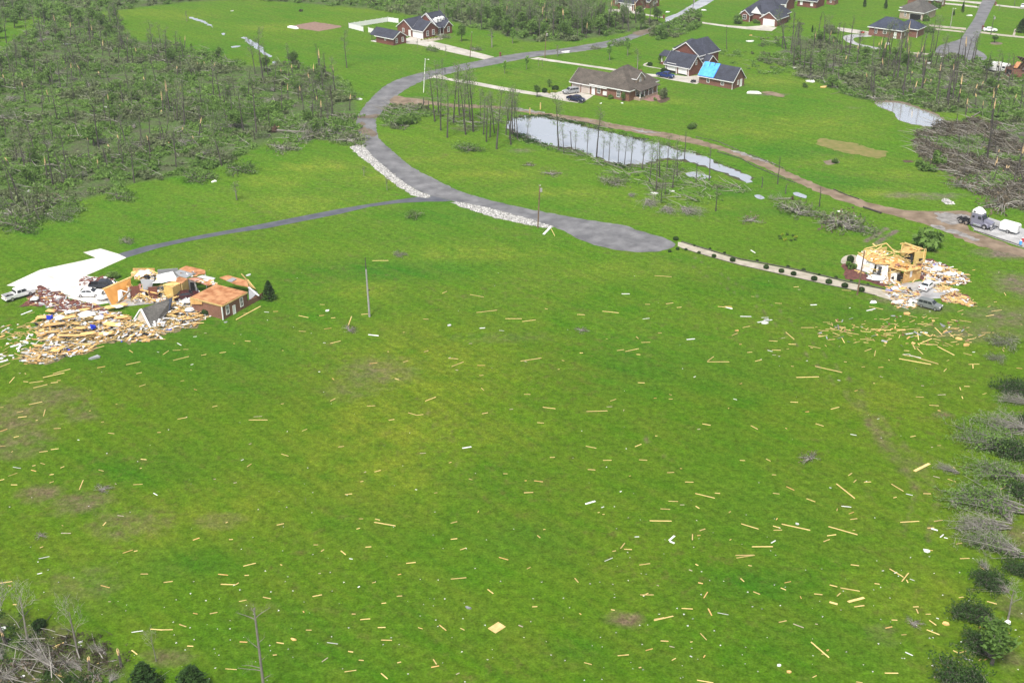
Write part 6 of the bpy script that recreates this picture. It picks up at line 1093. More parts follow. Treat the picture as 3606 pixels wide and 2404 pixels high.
# garage walls on the left: orange plywood face with top plate
def wquad(name, m, pts, t=.12, c='lr', label=None): mb = MB(); mb.quad_slab(*[L(c,x,y,z) for x,y,z in pts], t); return lp(name, m, mb, label)
ow = M['osbdark'] = mat('orange plywood wall', (.50,.22,.05), .75, col2=(.62,.31,.08), scale=.8, detail=6)
wquad('plywood_wall', ow, [(270,705,0),(520,560,0),(512,308,2.7),(145,472,2.7)], .12, label='tall orange plywood wall of the torn garage')
mb = MB(); mb.bar(L('lr',130,465,2.75),L('lr',512,300,2.75),.34,.22)
for i in range(14): t = i/13; p = L('lr',130,465,2.75).lerp(L('lr',512,300,2.75),t); mb.bar(p+Vector((0,0,.1)),p+Vector((0,-.35,.1)),.09,.1)
lp('wall_plate','lumber',mb)
wallseg('inner_brick_wall', L('lr',515,600), L('lr',650,590), 2.5, 'brick'); wallseg('inner_brick_wall', L('lr',770,600), L('lr',890,590), 2.4, 'brick'); wallseg('inner_brick_wall', L('lr',650,560), L('lr',770,555), 1.3, 'brick')
wquad('hanging_shingle_piece', 'grey', [(690,480,1.2),(790,470,1.2),(835,330,2.9),(640,325,2.9)], .1); wquad('hanging_plywood', 'osb', [(660,500,.8),(770,500,.7),(800,390,2.1),(670,400,2.1)], .06)
wquad('insulation_strip','white',[(345,640,.3),(415,600,.3),(385,470,1.9),(335,480,1.9)],.08); wquad('insulation_strip','white',[(460,580,.3),(520,560,.3),(515,420,1.9),(475,440,1.9)],.08); wquad('pink_insulation', mat('pink insulation',(.55,.25,.24),.9,var=.2,scale=3), [(610,560,.4),(650,560,.4),(645,380,2.0),(615,400,2.0)],.1)
mb = MB(); P = [L('lr',260,350,2.9),L('lr',310,400,2.5),L('lr',380,480,1.6),L('lr',480,510,1.4)]; mb.tube(P,[.13,.13,.11,.09],6); lp('bent_white_duct','white',mb)
mb = MB(); mb.bar(L('lr',270,715,.1),L('lr',515,470,1.9),.12,.3); lp('fallen_gutter','greylumber',mb); mb = MB(); mb.bar(L('lr',450,425,1.9),L('lr',870,520,1.3),.12,.22); mb.bar(L('lr',600,470,1.7),L('lr',760,490,1.5),.1,.16); mb.bar(L('lr',640,520,1.2),L('lr',860,630,.3),.1,.2); lp('broken_joists','ply',mb)
def heap(name, cx_, cy_, rx, ry, h, n, mats, seed, c, size=(.5,1.6), label=None, parent=None, z0=0.0, cat=None):  # loose heap of sheets and sticks
    r = random.Random(seed); mb = MB(); o = (L(c,cx_,cy_,z0) if parent else g(c,cx_,cy_,z0)); sx = CROPS[c][2]
    for i in range(n):
        a, q = r.uniform(0,6.28), math.sqrt(r.random()); dx, dy = q*math.cos(a)*rx, q*math.sin(a)*ry; z = z0+h*(1-q*q)*r.uniform(.2,1)+.06; s1, s2 = r.uniform(*size), r.uniform(*size)*r.uniform(.25,.8)
        Mx = Matrix.Translation((o.x+dx,o.y+dy,z)) @ Matrix.Rotation(r.uniform(0,6.28),4,'Z') @ Matrix.Rotation(r.gauss(0,.3),4,'X') @ Matrix.Rotation(r.gauss(0,.25),4,'Y')
        k = r.randrange(len(mats)); mb.box((-s1/2,-s2/2,-.03),(s1/2,s2/2,.03),k,Mx)
    return mb.obj(name, [M[m] if isinstance(m,str) else m for m in mats], parent, label=label)
def sheetheap(name, c, pts, seed, m, parent, dz=.25):          # crumpled cloth or insulation lying over what is below
    r = random.Random(seed); q = [(L(c,x,y,z) if parent else g(c,x,y,z)) for x,y,z in pts]; cen = sum(q, Vector())/len(q); mb = MB(); n = len(q); rings = [[cen.lerp(p, k/3)+Vector((0,0,dz*(1-k/3)*r.uniform(.2,1.3)+r.uniform(-.1,.1))) for p in q] for k in (1,2,3)]
    vs = [cen+Vector((0,0,dz))]+[p for R__ in rings for p in R__]; fs = [(0,1+i,1+(i+1)%n) for i in range(n)]
    for k in range(2): fs += [(1+k*n+i,1+(k+1)*n+i,1+(k+1)*n+(i+1)%n,1+k*n+(i+1)%n) for i in range(n)]
    mb.add(vs, fs); return mb.obj(name, M[m], parent)
sheetheap('white_insulation','lr',[(800,380,2.5),(880,330,2.7),(870,270,2.9),(990,235,3.0),(1090,220,3.0),(1140,300,2.9),(1140,350,2.8),(1060,350,2.7),(950,380,2.6)],1,'wrap',lh,.5); sheetheap('white_insulation','lr',[(560,290,2.6),(640,200,2.9),(740,200,2.9),(820,250,2.8),(760,285,2.7),(650,290,2.6)],2,'wrap',lh,.3)
heap('loose_attic_pieces',700,265,2.6,1.6,.5,46,['osb','white','lumber','grey'],3,'lr',parent=lh,z0=2.3); heap('loose_attic_pieces',1020,330,2.2,1.6,.5,40,['white','grey','osb','white'],4,'lr',parent=lh,z0=2.3); heap('loose_attic_pieces',1330,250,2.2,1.0,.15,14,['plyred','white','grey'],5,'lr',parent=lh,z0=2.85,size=(.3,.9)); heap('loose_attic_pieces',760,300,3.6,1.4,.5,60,['lumber','osb','grey','black','white'],21,'lr',parent=lh,z0=2.4,size=(.3,1.6)); heap('loose_attic_pieces',1560,370,2.6,.7,.3,26,['white','plyred','lumber'],22,'lr',parent=lh,z0=2.75,size=(.3,1.5)); heap('interior_rubble',640,560,3.0,1.6,1.1,70,['white','grey','osb','black','lumber'],23,'lr',parent=lh,size=(.3,1.5)); heap('interior_rubble',1000,540,2.2,2.2,1.0,60,['white','grey','black','lumber'],24,'lr',parent=lh,size=(.3,1.2)); heap('interior_rubble',1330,640,2.4,1.6,.7,60,['white','grey','white','lumber'],25,'lr',parent=lh,size=(.3,1.3)); heap('interior_rubble',1560,800,3.0,.8,.4,34,['white','grey','white','black'],26,'lr',parent=lh,size=(.2,.8))
mb = MB(); r = random.Random(77)
for i in range(26):
    x, y = r.uniform(500,1150), r.uniform(430,620); p = L('lr',x,y,r.uniform(.1,.6)); q = L('lr',x+r.uniform(-90,140),y-r.uniform(20,90),r.uniform(.8,2.6)); mb.bar(p,q,.07,.15)
lp('fallen_studs','lumber',mb)
mb = MB(); mb.bar(L('lr',735,185,2.9),L('lr',885,248,2.6),.14,.24); mb.bar(L('lr',520,300,2.8),L('lr',640,200,2.9),.12,.2); mb.bar(L('lr',960,405,2.9),L('lr',1190,385,2.9),.12,.2); lp('broken_joists','lumber',mb)
wallseg('back_wall', L('lr',560,330), L('lr',860,330), 2.3, 'osb'); wallseg('back_wall', L('lr',900,350), L('lr',1180,330), 2.3, 'grey')
# floor slab
mb = MB(); q = [L('lr',x,y,.03) for x,y in ((150,600),(270,715),(1050,640),(1450,800),(1560,640),(1400,400),(900,420),(500,450))]; P2 = [Vector((p.x,p.y,0)) for p in q]; mb.add(q, [t if (P2[t[1]]-P2[t[0]]).cross(P2[t[2]]-P2[t[0]]).z > 0 else t[::-1] for t in tessellate_polygon([P2])]); lp('floor_slab','pad',mb)
# grey shingled gable lying in the rubble
e = empty('fallen_roof_piece', 'grey shingled roof piece with white gable edge lying in the rubble', 'roof piece', tuple(g('lr',800,900)))
GI = lambda x, y, z: g('lr',x,y,z) - Vector(e.location)
mb = MB(); mb.quad_slab(GI(650,738,1.7),GI(785,1000,.05),GI(1050,800,.25),GI(1090,570,2.3),.14); mb.obj('shingled_slope', M['shinglegrey'], e); mb = MB(); mb.quad_slab(GI(1000,600,2.05),GI(960,810,.35),GI(1035,800,.33),GI(1085,590,2.26),-.03); mb.obj('bare_felt', mat('dark felt',(.035,.045,.07),.8), e)
mb = MB(); mb.bar(GI(650,738,1.7),GI(782,998,.1),.34,.16); mb.bar(GI(640,745,1.6),GI(555,880,.15),.22,.14); mb.obj('gable_edge', M['white'], e); mb = MB(); mb.add([GI(645,770,1.4),GI(590,875,.3),GI(735,960,.25),GI(650,775,1.3),GI(600,868,.35),GI(740,950,.3)],[(0,1,2),(5,4,3),(0,3,4,1),(1,4,5,2),(2,5,3,0)]); mb.obj('gable_board', M['greylumber'], e)
# ------------------------------------------------------------------ the ruined yellow house on the right (axes -45 / 45 deg)
C1 = g('rr',560,628); lh2 = empty('ruined_yellow_house', 'ruined house with yellow walls and leaning white wall, roof gone', 'house', (C1.x, C1.y, 0), 0); MIi = Matrix.Translation(-C1); lh_keep = lh; lh = lh2; RRP = lambda x, y, z=0.0: L('rr', x, y, z)
wquad('leaning_white_wall','wrap',[(300,545,.1),(565,628,.1),(622,470,2.4),(342,335,2.6)],.14,'rr','white wrapped wall leaning outward on the left'); mb = MB(); r = random.Random(3)
a_, b_, c_, d_ = RRP(300,545,.1),RRP(565,628,.1),RRP(622,470,2.4),RRP(342,335,2.6); nn = (b_-a_).cross(d_-a_).normalized()*.02
for i in range(20):
    u, v = r.uniform(.06,.9), r.uniform(.08,.9); p = a_.lerp(b_,u).lerp(d_.lerp(c_,u),v); s_ = (b_-a_).normalized()*r.uniform(.1,.22); w_ = (d_-a_).normalized()*r.uniform(.06,.14); mb.quad_slab(p+nn,p+s_+nn,p+s_+w_+nn,p+w_+nn,.015)
lp('wrap_markings','grey',mb)
def deck2(*a, **k): k['c'] = 'rr'; return deck(*a, **k)
deck2('attic_floor','osb',2.6,[(345,330),(462,352),(640,345),(870,420),(930,440),(860,480),(620,468)],.12); deck2('attic_floor','osb',2.55,[(860,480),(930,440),(1110,470),(1310,520),(1310,545),(1095,590),(820,520)],.14,label='orange attic floor over the front rooms')
deck2('attic_floor','osb',2.5,[(975,300),(1110,205),(1260,235),(1360,245),(1150,310)],.1)
Y = 'yellowwall'
for a, b, h_ in (((460,470),(770,560),2.5),((770,560),(800,640),2.4),((700,560),(960,520),2.5),((960,530),(1130,640),2.45),((1000,440),(1015,340),2.6),((1000,345),(1300,420),2.7),((1200,480),(1375,470),2.6),((1375,475),(1370,420),2.6),((1255,475),(1270,430),2.6),((810,700),(830,760),2.3),((1040,780),(1180,740),2.4),((1180,742),(1300,712),2.4),((830,660),(1000,700),2.2),((1300,700),(1320,640),2.4),((480,440),(780,370),2.2)):
    wallseg('yellow_wall', RRP(*a), RRP(*b), h_, Y if a[1] < 690 else 'osb', .13)
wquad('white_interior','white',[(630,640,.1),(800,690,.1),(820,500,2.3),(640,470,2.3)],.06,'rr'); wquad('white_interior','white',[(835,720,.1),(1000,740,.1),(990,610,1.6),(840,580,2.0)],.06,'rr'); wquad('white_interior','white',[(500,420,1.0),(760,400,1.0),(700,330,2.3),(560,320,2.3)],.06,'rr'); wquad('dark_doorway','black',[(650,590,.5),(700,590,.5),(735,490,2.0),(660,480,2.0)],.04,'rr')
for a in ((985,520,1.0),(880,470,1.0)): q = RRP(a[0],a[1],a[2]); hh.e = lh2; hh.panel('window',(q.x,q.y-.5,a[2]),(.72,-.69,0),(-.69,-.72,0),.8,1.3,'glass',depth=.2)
for q_ in ([(860,700,.4),(905,712,.4),(900,600,1.7),(858,592,1.7)],[(950,735,.2),(1010,752,.2),(1010,640,1.6),(955,628,1.6)],[(640,640,.6),(690,650,.6),(730,520,1.9),(672,512,1.9)],[(900,400,1.4),(930,405,1.4),(930,370,2.1),(900,365,2.1)],[(960,420,.9),(1010,425,.9),(1010,345,2.2),(960,340,2.2)],[(1130,440,.6),(1195,450,.6),(1190,330,2.0),(1130,310,2.0)],[(1070,690,.3),(1100,685,.3),(1100,620,1.8),(1072,630,1.8)]): wquad('dark_opening','black',q_,.03,'rr')  # black panels painted as the unlit rooms behind the openings
wquad('white_door','white',[(1140,745,.05),(1175,735,.05),(1190,580,2.3),(1160,590,2.3)],.05,'rr'); wquad('grey_screen','glass',[(1290,440,.9),(1355,420,.9),(1355,390,1.6),(1290,395,1.6)],.05,'rr')
mb = MB()
for p, q in (((460,245,2.75),(790,160,2.8)),((790,160,2.8),(915,290,2.8)),((455,375,2.7),(720,205,2.9)),((500,265,2.8),(700,340,2.7)),((930,290,2.7),(760,360,2.6)),((580,165,3.2),(640,215,2.9)),((915,290,2.8),(1070,300,2.7)),((1070,150,3.0),(1360,250,2.8)),((1000,170,2.8),(1050,155,3.0)),((1205,490,2.6),(1350,430,1.6)),((1350,430,2.5),(1375,250,2.7)),((820,520,2.6),(1095,590,2.6)),((1095,590,2.65),(1315,540,2.65)),((300,570,.2),(450,620,.15)),((1190,760,.1),(1240,700,.8)),((1340,760,.1),(1390,680,.6)),((460,250,2.6),(455,360,2.4))):
    mb.bar(RRP(*p),RRP(*q),.13,.2)
lp('top_plate','lumber',mb)
r = random.Random(9)
for i in range(60):
    x, y = r.uniform(340,1360), r.uniform(220,640); z = r.uniform(2.3,2.8); p = RRP(x,y,z); mb = MB(); mb.bar(p, p+Vector((r.uniform(-1.6,1.6),r.uniform(-1.6,1.6),r.uniform(-.4,.9))), .06, .15); lp('torn_stud','lumber',mb)
sheetheap('white_insulation','rr',[(480,690,.3),(560,640,.5),(700,650,.6),(790,680,.5),(740,740,.3),(600,730,.2)],5,'wrap',lh2,.3)
heap('loose_attic_pieces',760,430,3.6,1.1,.4,110,['osb','ply','lumber','osbdark','white'],7,'rr',parent=lh2,z0=2.5,size=(.2,1.3)); heap('loose_attic_pieces',1080,530,3.0,1.3,.4,90,['osb','ply','lumber','osbdark','brickpink'],17,'rr',parent=lh2,z0=2.5,size=(.2,1.1)); heap('loose_attic_pieces',600,330,2.8,1.6,.5,60,['osb','lumber','white'],8,'rr',parent=lh2,z0=2.3,size=(.3,1.1)); heap('loose_attic_pieces',1180,260,1.8,1.2,.3,26,['osb','lumber','yellowwall'],9,'rr',parent=lh2,z0=2.3,size=(.3,1.0))
heap('interior_rubble',1180,420,2.0,1.6,.8,46,['white','grey','osb','black'],10,'rr',parent=lh2,size=(.3,1.0)); heap('interior_rubble',700,650,3.0,1.2,.9,70,['white','black','white','grey','lumber'],27,'rr',parent=lh2,size=(.2,1.0)); heap('interior_rubble',930,690,2.6,1.6,1.0,80,['white','osb','white','lumber'],11,'rr',parent=lh2,size=(.3,1.0)); heap('interior_rubble',700,400,2.0,1.6,.8,40,['white','grey','osb'],12,'rr',parent=lh2,size=(.3,1.0))
lh = lh_keep; MIi = MI.inverted()
# ------------------------------------------------------------------ loose debris: every board and sheet a thing
def board_mesh(name, m, seed, jag=True):
    r = random.Random(seed); mb = MB(); o = .5; e1, e2 = (r.uniform(-.03,.03), r.uniform(-.03,.03))
    mb.add([(-o+e1,-o,0),(o,-o,0),(o-e2,o,0),(-o,o,0),(-o+e1,-o,1),(o,-o,1),(o-e2,o,1),(-o,o,1)], [(3,2,1,0),(4,5,6,7),(0,1,5,4),(1,2,6,5),(2,3,7,6),(3,0,4,7)]); return mb.mesh(name, M[m])
BM = {k: [board_mesh(k+'_mesh', k, i) for i in range(3)] for k in ('lumber','greylumber','ply','scrap','white','grey','osb')}
def chip(name, m, seed):                                       # torn irregular sheet
    r = random.Random(seed); n = r.randint(5,8); P = [(math.cos(6.283*i/n)*.5*r.uniform(.6,1.1), math.sin(6.283*i/n)*.5*r.uniform(.6,1.1)) for i in range(n)]; zt = [r.uniform(.6,2.2) for _ in P]
    mb = MB(); mb.add([(x,y,0) for x,y in P]+[(x,y,z) for (x,y),z in zip(P,zt)], [tuple(range(n-1,-1,-1)),tuple(range(n,2*n))]+[(i,(i+1)%n,n+(i+1)%n,n+i) for i in range(n)]); return mb.mesh(name, M[m])
CM = {k: [chip(k+'_sheet_mesh', k, 40+i) for i in range(5)] for k in ('ply','scrap','grey','white','osb')}
nb = {'n': 0}; boardrects = []
def lay(mesh, name, p, L_, W_, T_, rz, z=.0, label='', cat='board', group=None, ry=0.0, rx=0.0):
    o = bpy.data.objects.new(name, mesh); COL.objects.link(o); o.location = (p[0], p[1], z+.012); o.rotation_euler = (rx, ry, rz); o.scale = (L_, W_, T_); tag(o, label, cat, group); nb['n'] += 1; return o
LM = [('below the dark roofing felt sheet',('D',600,980)),('near the brown patches',('I',300,150)),('below the wrecked brick house',('D',1200,900)),('around the broken grey pole',('E',200,640)),('left of the pale yellow grass',('D',1700,1350)),('in the pale yellow grass',('E',500,950)),('below the turning circle',('E',1900,400)),('around the isolated level board',('E',1760,1270)),('right of the broken pole',('E',1100,600)),
    ('near the thick beam with a block',('J',350,480)),('around the square plywood sheet',('J',1000,1150)),('left of the square plywood sheet',('J',200,1300)),('right of the square plywood sheet',('J',1900,1200)),('around the bent white strip',('J',2200,620)),('near the grey stripped tree',('I',1850,1250)),('above the grey bare trees',('I',600,800)),('beside the hazy bare tree',('I',1100,1250)),
    ('along the paved walk',('F',900,430)),('by the grey metal wreck piece',('F',450,650)),('near the thick isolated beam',('F',950,960)),('below the grey sport utility car',('F',1700,640)),('around the largest orange sheet',('F',2000,800)),('by the parallel long beams',('F',1650,920)),('beside the upper thrown trees',('F',2050,1100)),('above the lone bunch of twigs',('F',700,1350)),('by the white torn sheet',('K',750,500)),('around the crossed boards',('K',1500,830)),('beside the pale fan of limbs',('K',1650,460)),('near the red scrap',('K',950,1350)),('beside the light green tree',('K',1750,1250)),('near the wide plank',('K',1600,130)),('above the level board pair',('K',450,700)),('around the white crumpled metal',('K',1650,680)),('left of the long slanting boards',('K',300,330))]
LM = [(n, G(*px(*q))) for n, q in LM]
def near_name(p): return min(LM, key=lambda a: (a[1]-Vector((p[0],p[1],0))).length)[0]
def board(c, x, y, x2, y2, w=None, kind='lumber', label=None, T_=None, z=0.0):
    a, b = g(c, x, y), g(c, x2, y2); X, Y = px(c, (x+x2)/2, (y+y2)/2); L_ = (b-a).length; W_ = w or max(.12, min(.20, .05+L_*.03)); m_ = (a+b)/2; d_ = abs(math.degrees(math.atan2(b.y-a.y, b.x-a.x))) % 180; d_ = min(d_, 180-d_)
    lab = '%s %s board %s on the grass %s' % ('very long' if L_ > 4 else 'long' if L_ > 2.6 else 'middling' if L_ > 1.6 else 'short' if L_ > .9 else 'stubby', 'pale' if kind == 'lumber' else 'white', 'lying level' if d_ < 14 else 'lying slanted' if d_ < 50 else 'lying steeply turned', near_name(m_)); gr = 'loose boards ' + near_name(m_)
    return lay(BM[kind][rng.randrange(3)], 'board', (a+b)/2, L_, W_, T_ or .05, math.atan2(b.y-a.y, b.x-a.x), z, label or lab, 'board', None if label else gr)
BD = dict(D=[(295,1038,445,1005),(365,1012,487,978),(230,1110,328,1085),(200,1225,292,1205),(65,1075,100,1035),(300,1305,312,1258),(125,1313,185,1306),(115,1280,160,1270),(0,965,70,938),(200,1075,300,1062),(350,1075,400,1070),(870,950,970,928),(1195,920,1305,892),(1125,880,1165,852),(1720,1330,1848,1330),(1225,1325,1292,1312),(960,1100,1005,1085),(940,1012,980,1003),(1690,785,1730,788),(2060,610,2130,625),(2280,803,2352,785),(1630,638,1800,545),(2285,628,2315,625),(1465,1240,1500,1232),(2280,1200,2315,1182),(350,1535,405,1528),(270,1552,330,1545),(95,1450,130,1442),(0,1245,25,1242),(160,1065,195,1068),(1515,868,1560,862),(745,1420,790,1425),(1085,1417,1110,1415),(370,1390,420,1388)],
  E=[(890,465,988,483),(935,590,1080,573),(1135,632,1250,632),(1252,652,1345,640),(570,634,606,636),(50,683,75,615),(140,603,188,598),(765,962,848,930),(583,1200,657,1172),(465,1280,525,1298),(525,1298,570,1292),(330,1332,370,1326),(1395,1242,1483,1253),(1695,1272,1842,1267),(1860,1200,1900,1187),(2050,1073,2098,1075),(955,1024,985,1022),(1355,1348,1402,1352),(2165,335,2285,343),(1905,852,1955,845),(1965,858,2058,838),(2075,796,2137,794),(1805,580,1920,592),(2100,533,2135,533),(1630,603,1685,605),(430,932,465,922),(1265,1153,1310,1154),(1240,925,1385,903),(2170,1440,2185,1440),(2030,1515,2075,1497),(1690,1510,1765,1525),(220,232,330,231),(975,1288,1015,1280),(575,862,605,852),(2320,556,2352,552),(2245,530,2295,523),(1648,868,1673,868),(2040,878,2068,880),(2190,732,2215,730),(700,458,732,443),(740,905,812,909)],
  F=[(915,955,1105,998),(1497,904,1715,943),(1568,880,1765,940),(787,1032,945,1027),(178,920,222,888),(178,925,328,925),(715,720,775,772),(1025,1250,1083,1235),(142,1350,200,1360),(475,1362,525,1388),(1608,1165,1665,1168),(747,1200,800,1203),(505,921,550,911),(1258,852,1305,835),(1325,885,1332,848),(870,815,955,832),(2060,725,2150,724),(1620,720,1628,775),(1760,820,1875,880),(1615,830,1658,873),(1935,865,1995,880),(2130,578,2200,568),(2090,612,2145,602),(1080,712,1220,738),(1035,702,1095,680),(820,690,910,690),(2200,835,2215,855),(345,745,385,728),(735,803,785,805),(620,843,682,846),(1970,942,2045,940),(1940,1093,1978,1094),(2000,940,2002,970),(250,545,350,555),(1100,432,1165,437),(640,522,690,525),(1895,582,1935,568),(2215,450,2228,470),(770,412,805,410),(1230,715,1300,720),(1300,700,1440,708),(1640,800,1760,808),(1635,800,1720,765),(1815,705,1870,758),(1740,690,1790,740),(1570,700,1640,695),(1100,760,1120,795),(1700,1222,1768,1226),(1570,1440,1608,1432),(1925,1162,1932,1178),(1910,1100,1918,1118),(600,780,660,784),(1285,545,1385,565),(1390,730,1480,724),(1910,640,1990,652),(1620,665,1690,663),(420,690,470,680)],
  I=[(545,242,572,175),(1515,890,1618,894),(1618,894,1640,880),(1672,766,1758,745),(1125,878,1187,870),(1680,830,1710,828),(2145,975,2212,962),(1230,1165,1280,1182),(1035,1198,1115,1204),(1900,1290,1950,1297),(1900,485,1950,474),(0,883,85,871),(920,665,945,660),(1285,1314,1328,1316),(905,1343,943,1373),(708,488,728,465),(75,208,120,209),(415,93,442,82),(0,178,30,170),(340,140,370,136),(1805,978,1862,990),(2100,1205,2140,1205),(1572,584,1600,582),(965,820,1018,820),(55,900,80,902),(2205,665,2225,652),(360,1325,440,1290),(340,195,370,185)],
  J=[(232,465,378,490),(235,442,270,450),(232,120,275,108),(2120,455,2272,457),(755,855,863,845),(2050,758,2125,748),(2055,963,2150,963),(135,1133,203,1127),(278,1273,353,1275),(255,1187,308,1186),(450,747,515,740),(1008,925,1048,955),(1606,848,1632,878),(1922,645,1950,608),(1695,103,1748,106),(278,1502,322,1540),(0,660,35,688),(123,1411,158,1413),(28,275,78,270),(755,472,800,460),(755,582,800,577),(1945,650,2000,652),(385,973,422,970),(635,1405,658,1440),(108,512,132,505),(170,636,210,633),(1435,20,1470,20),(2048,36,2105,40),(280,1022,312,1018),(75,1094,102,1095),(1865,665,1890,660),(2240,125,2290,122),(1350,555,1370,572),(2150,1140,2285,1108),(1315,1045,1350,1043),(1800,40,1860,40),(135,188,155,182)],
  K=[(1598,115,1703,62,.42),(1065,202,1192,303),(93,267,230,300),(408,475,530,512),(685,477,885,520),(1012,495,1210,551),(485,633,628,632),(378,710,503,690),(372,692,500,690),(1503,465,1632,458),(1430,785,1525,842),(1512,872,1560,812),(1090,915,1225,938),(1142,1012,1255,982,.34),(1015,1012,1072,1028,.3),(1162,756,1220,763),(887,1285,1015,1395,.14),(1822,1457,1958,1492),(0,1056,78,1060),(668,1152,722,1140),(1000,558,1062,550),(976,598,1018,582),(1685,1203,1772,1237),(1700,1137,1750,1172),(1590,1046,1628,1044),(1612,1060,1625,1090),(910,956,968,962),(1158,446,1207,440),(1252,190,1302,188),(1828,168,1885,188),(1912,715,1978,712),(632,520,690,518),(627,490,680,505),(105,1548,220,1568),(492,941,540,960),(405,850,430,873),(1442,1135,1482,1137),(2098,1008,2165,1026),(1440,202,1525,253),(1018,895,1070,908),(1660,268,1712,270),(580,30,612,46),(228,265,265,267),(25,189,82,190),(1455,298,1477,292),(1395,1500,1488,1501),(2050,770,2108,813),(680,915,718,930),(325,400,337,390),(1068,972,1092,950),(98,355,122,370),(95,752,115,762),(400,40,436,42),(2190,240,2225,218),(1325,885,1360,890),(1200,1560,1245,1568),(1545,860,1555,880),(1865,1345,1900,1362),(1905,1362,1955,1348)])
UNIQ = {('K',0):'wide pale plank beside a thin dark sapling at the right', ('F',0):'thick isolated pale beam on the right lawn below the boards', ('J',0):'thick pale beam with a short block beside its end, left middle of the lawn', ('D',21):'long beam lying along the side of the brick room', ('K',16):'thin reddish brown pole lying near a red scrap', ('F',1):'upper long pale beam of a parallel pair below the ruined yellow house', ('E',13):'level pale board alone right of the lawn centre', ('D',14):'level pale board alone on the left of the lawn', ('I',0):'short upright-looking pale board beside the brown patch on the left'}
for c, bl in BD.items():
    for i, b in enumerate(bl): board(c, *b[:4], w=b[4] if len(b) > 4 else None, label=UNIQ.get((c,i)))
for c, x, y, x2, y2 in (('E',1938,461,1995,461),('E',190,742,262,750),('E',840,1525,902,1515),('E',958,698,996,696),('F',35,772,92,767),('F',885,535,930,533),('F',475,158,507,178),('F',520,655,622,636),('F',402,613,480,614),('J',1680,340,1748,320),('J',2255,590,2292,558),('J',2258,595,2292,610),('K',1715,508,1760,522),('F',1565,880,1645,900),('E',1400,50,1450,-2),('F',305,550,350,562),('F',1270,575,1330,560),('F',1540,735,1590,728),('F',1640,722,1690,726),('D',145,605,222,575)):
    board(c, x, y, x2, y2, w=.26 if c != 'E' or y > 100 else .5, kind='scrap', label='white boat shaped strip lying by the lower end of the rock strip' if (c, x) == ('E',1400) else None)
board('E',1452,12,1478,62,.1,'lumber','thin yellow guard lying beside the pole at the rock strip')
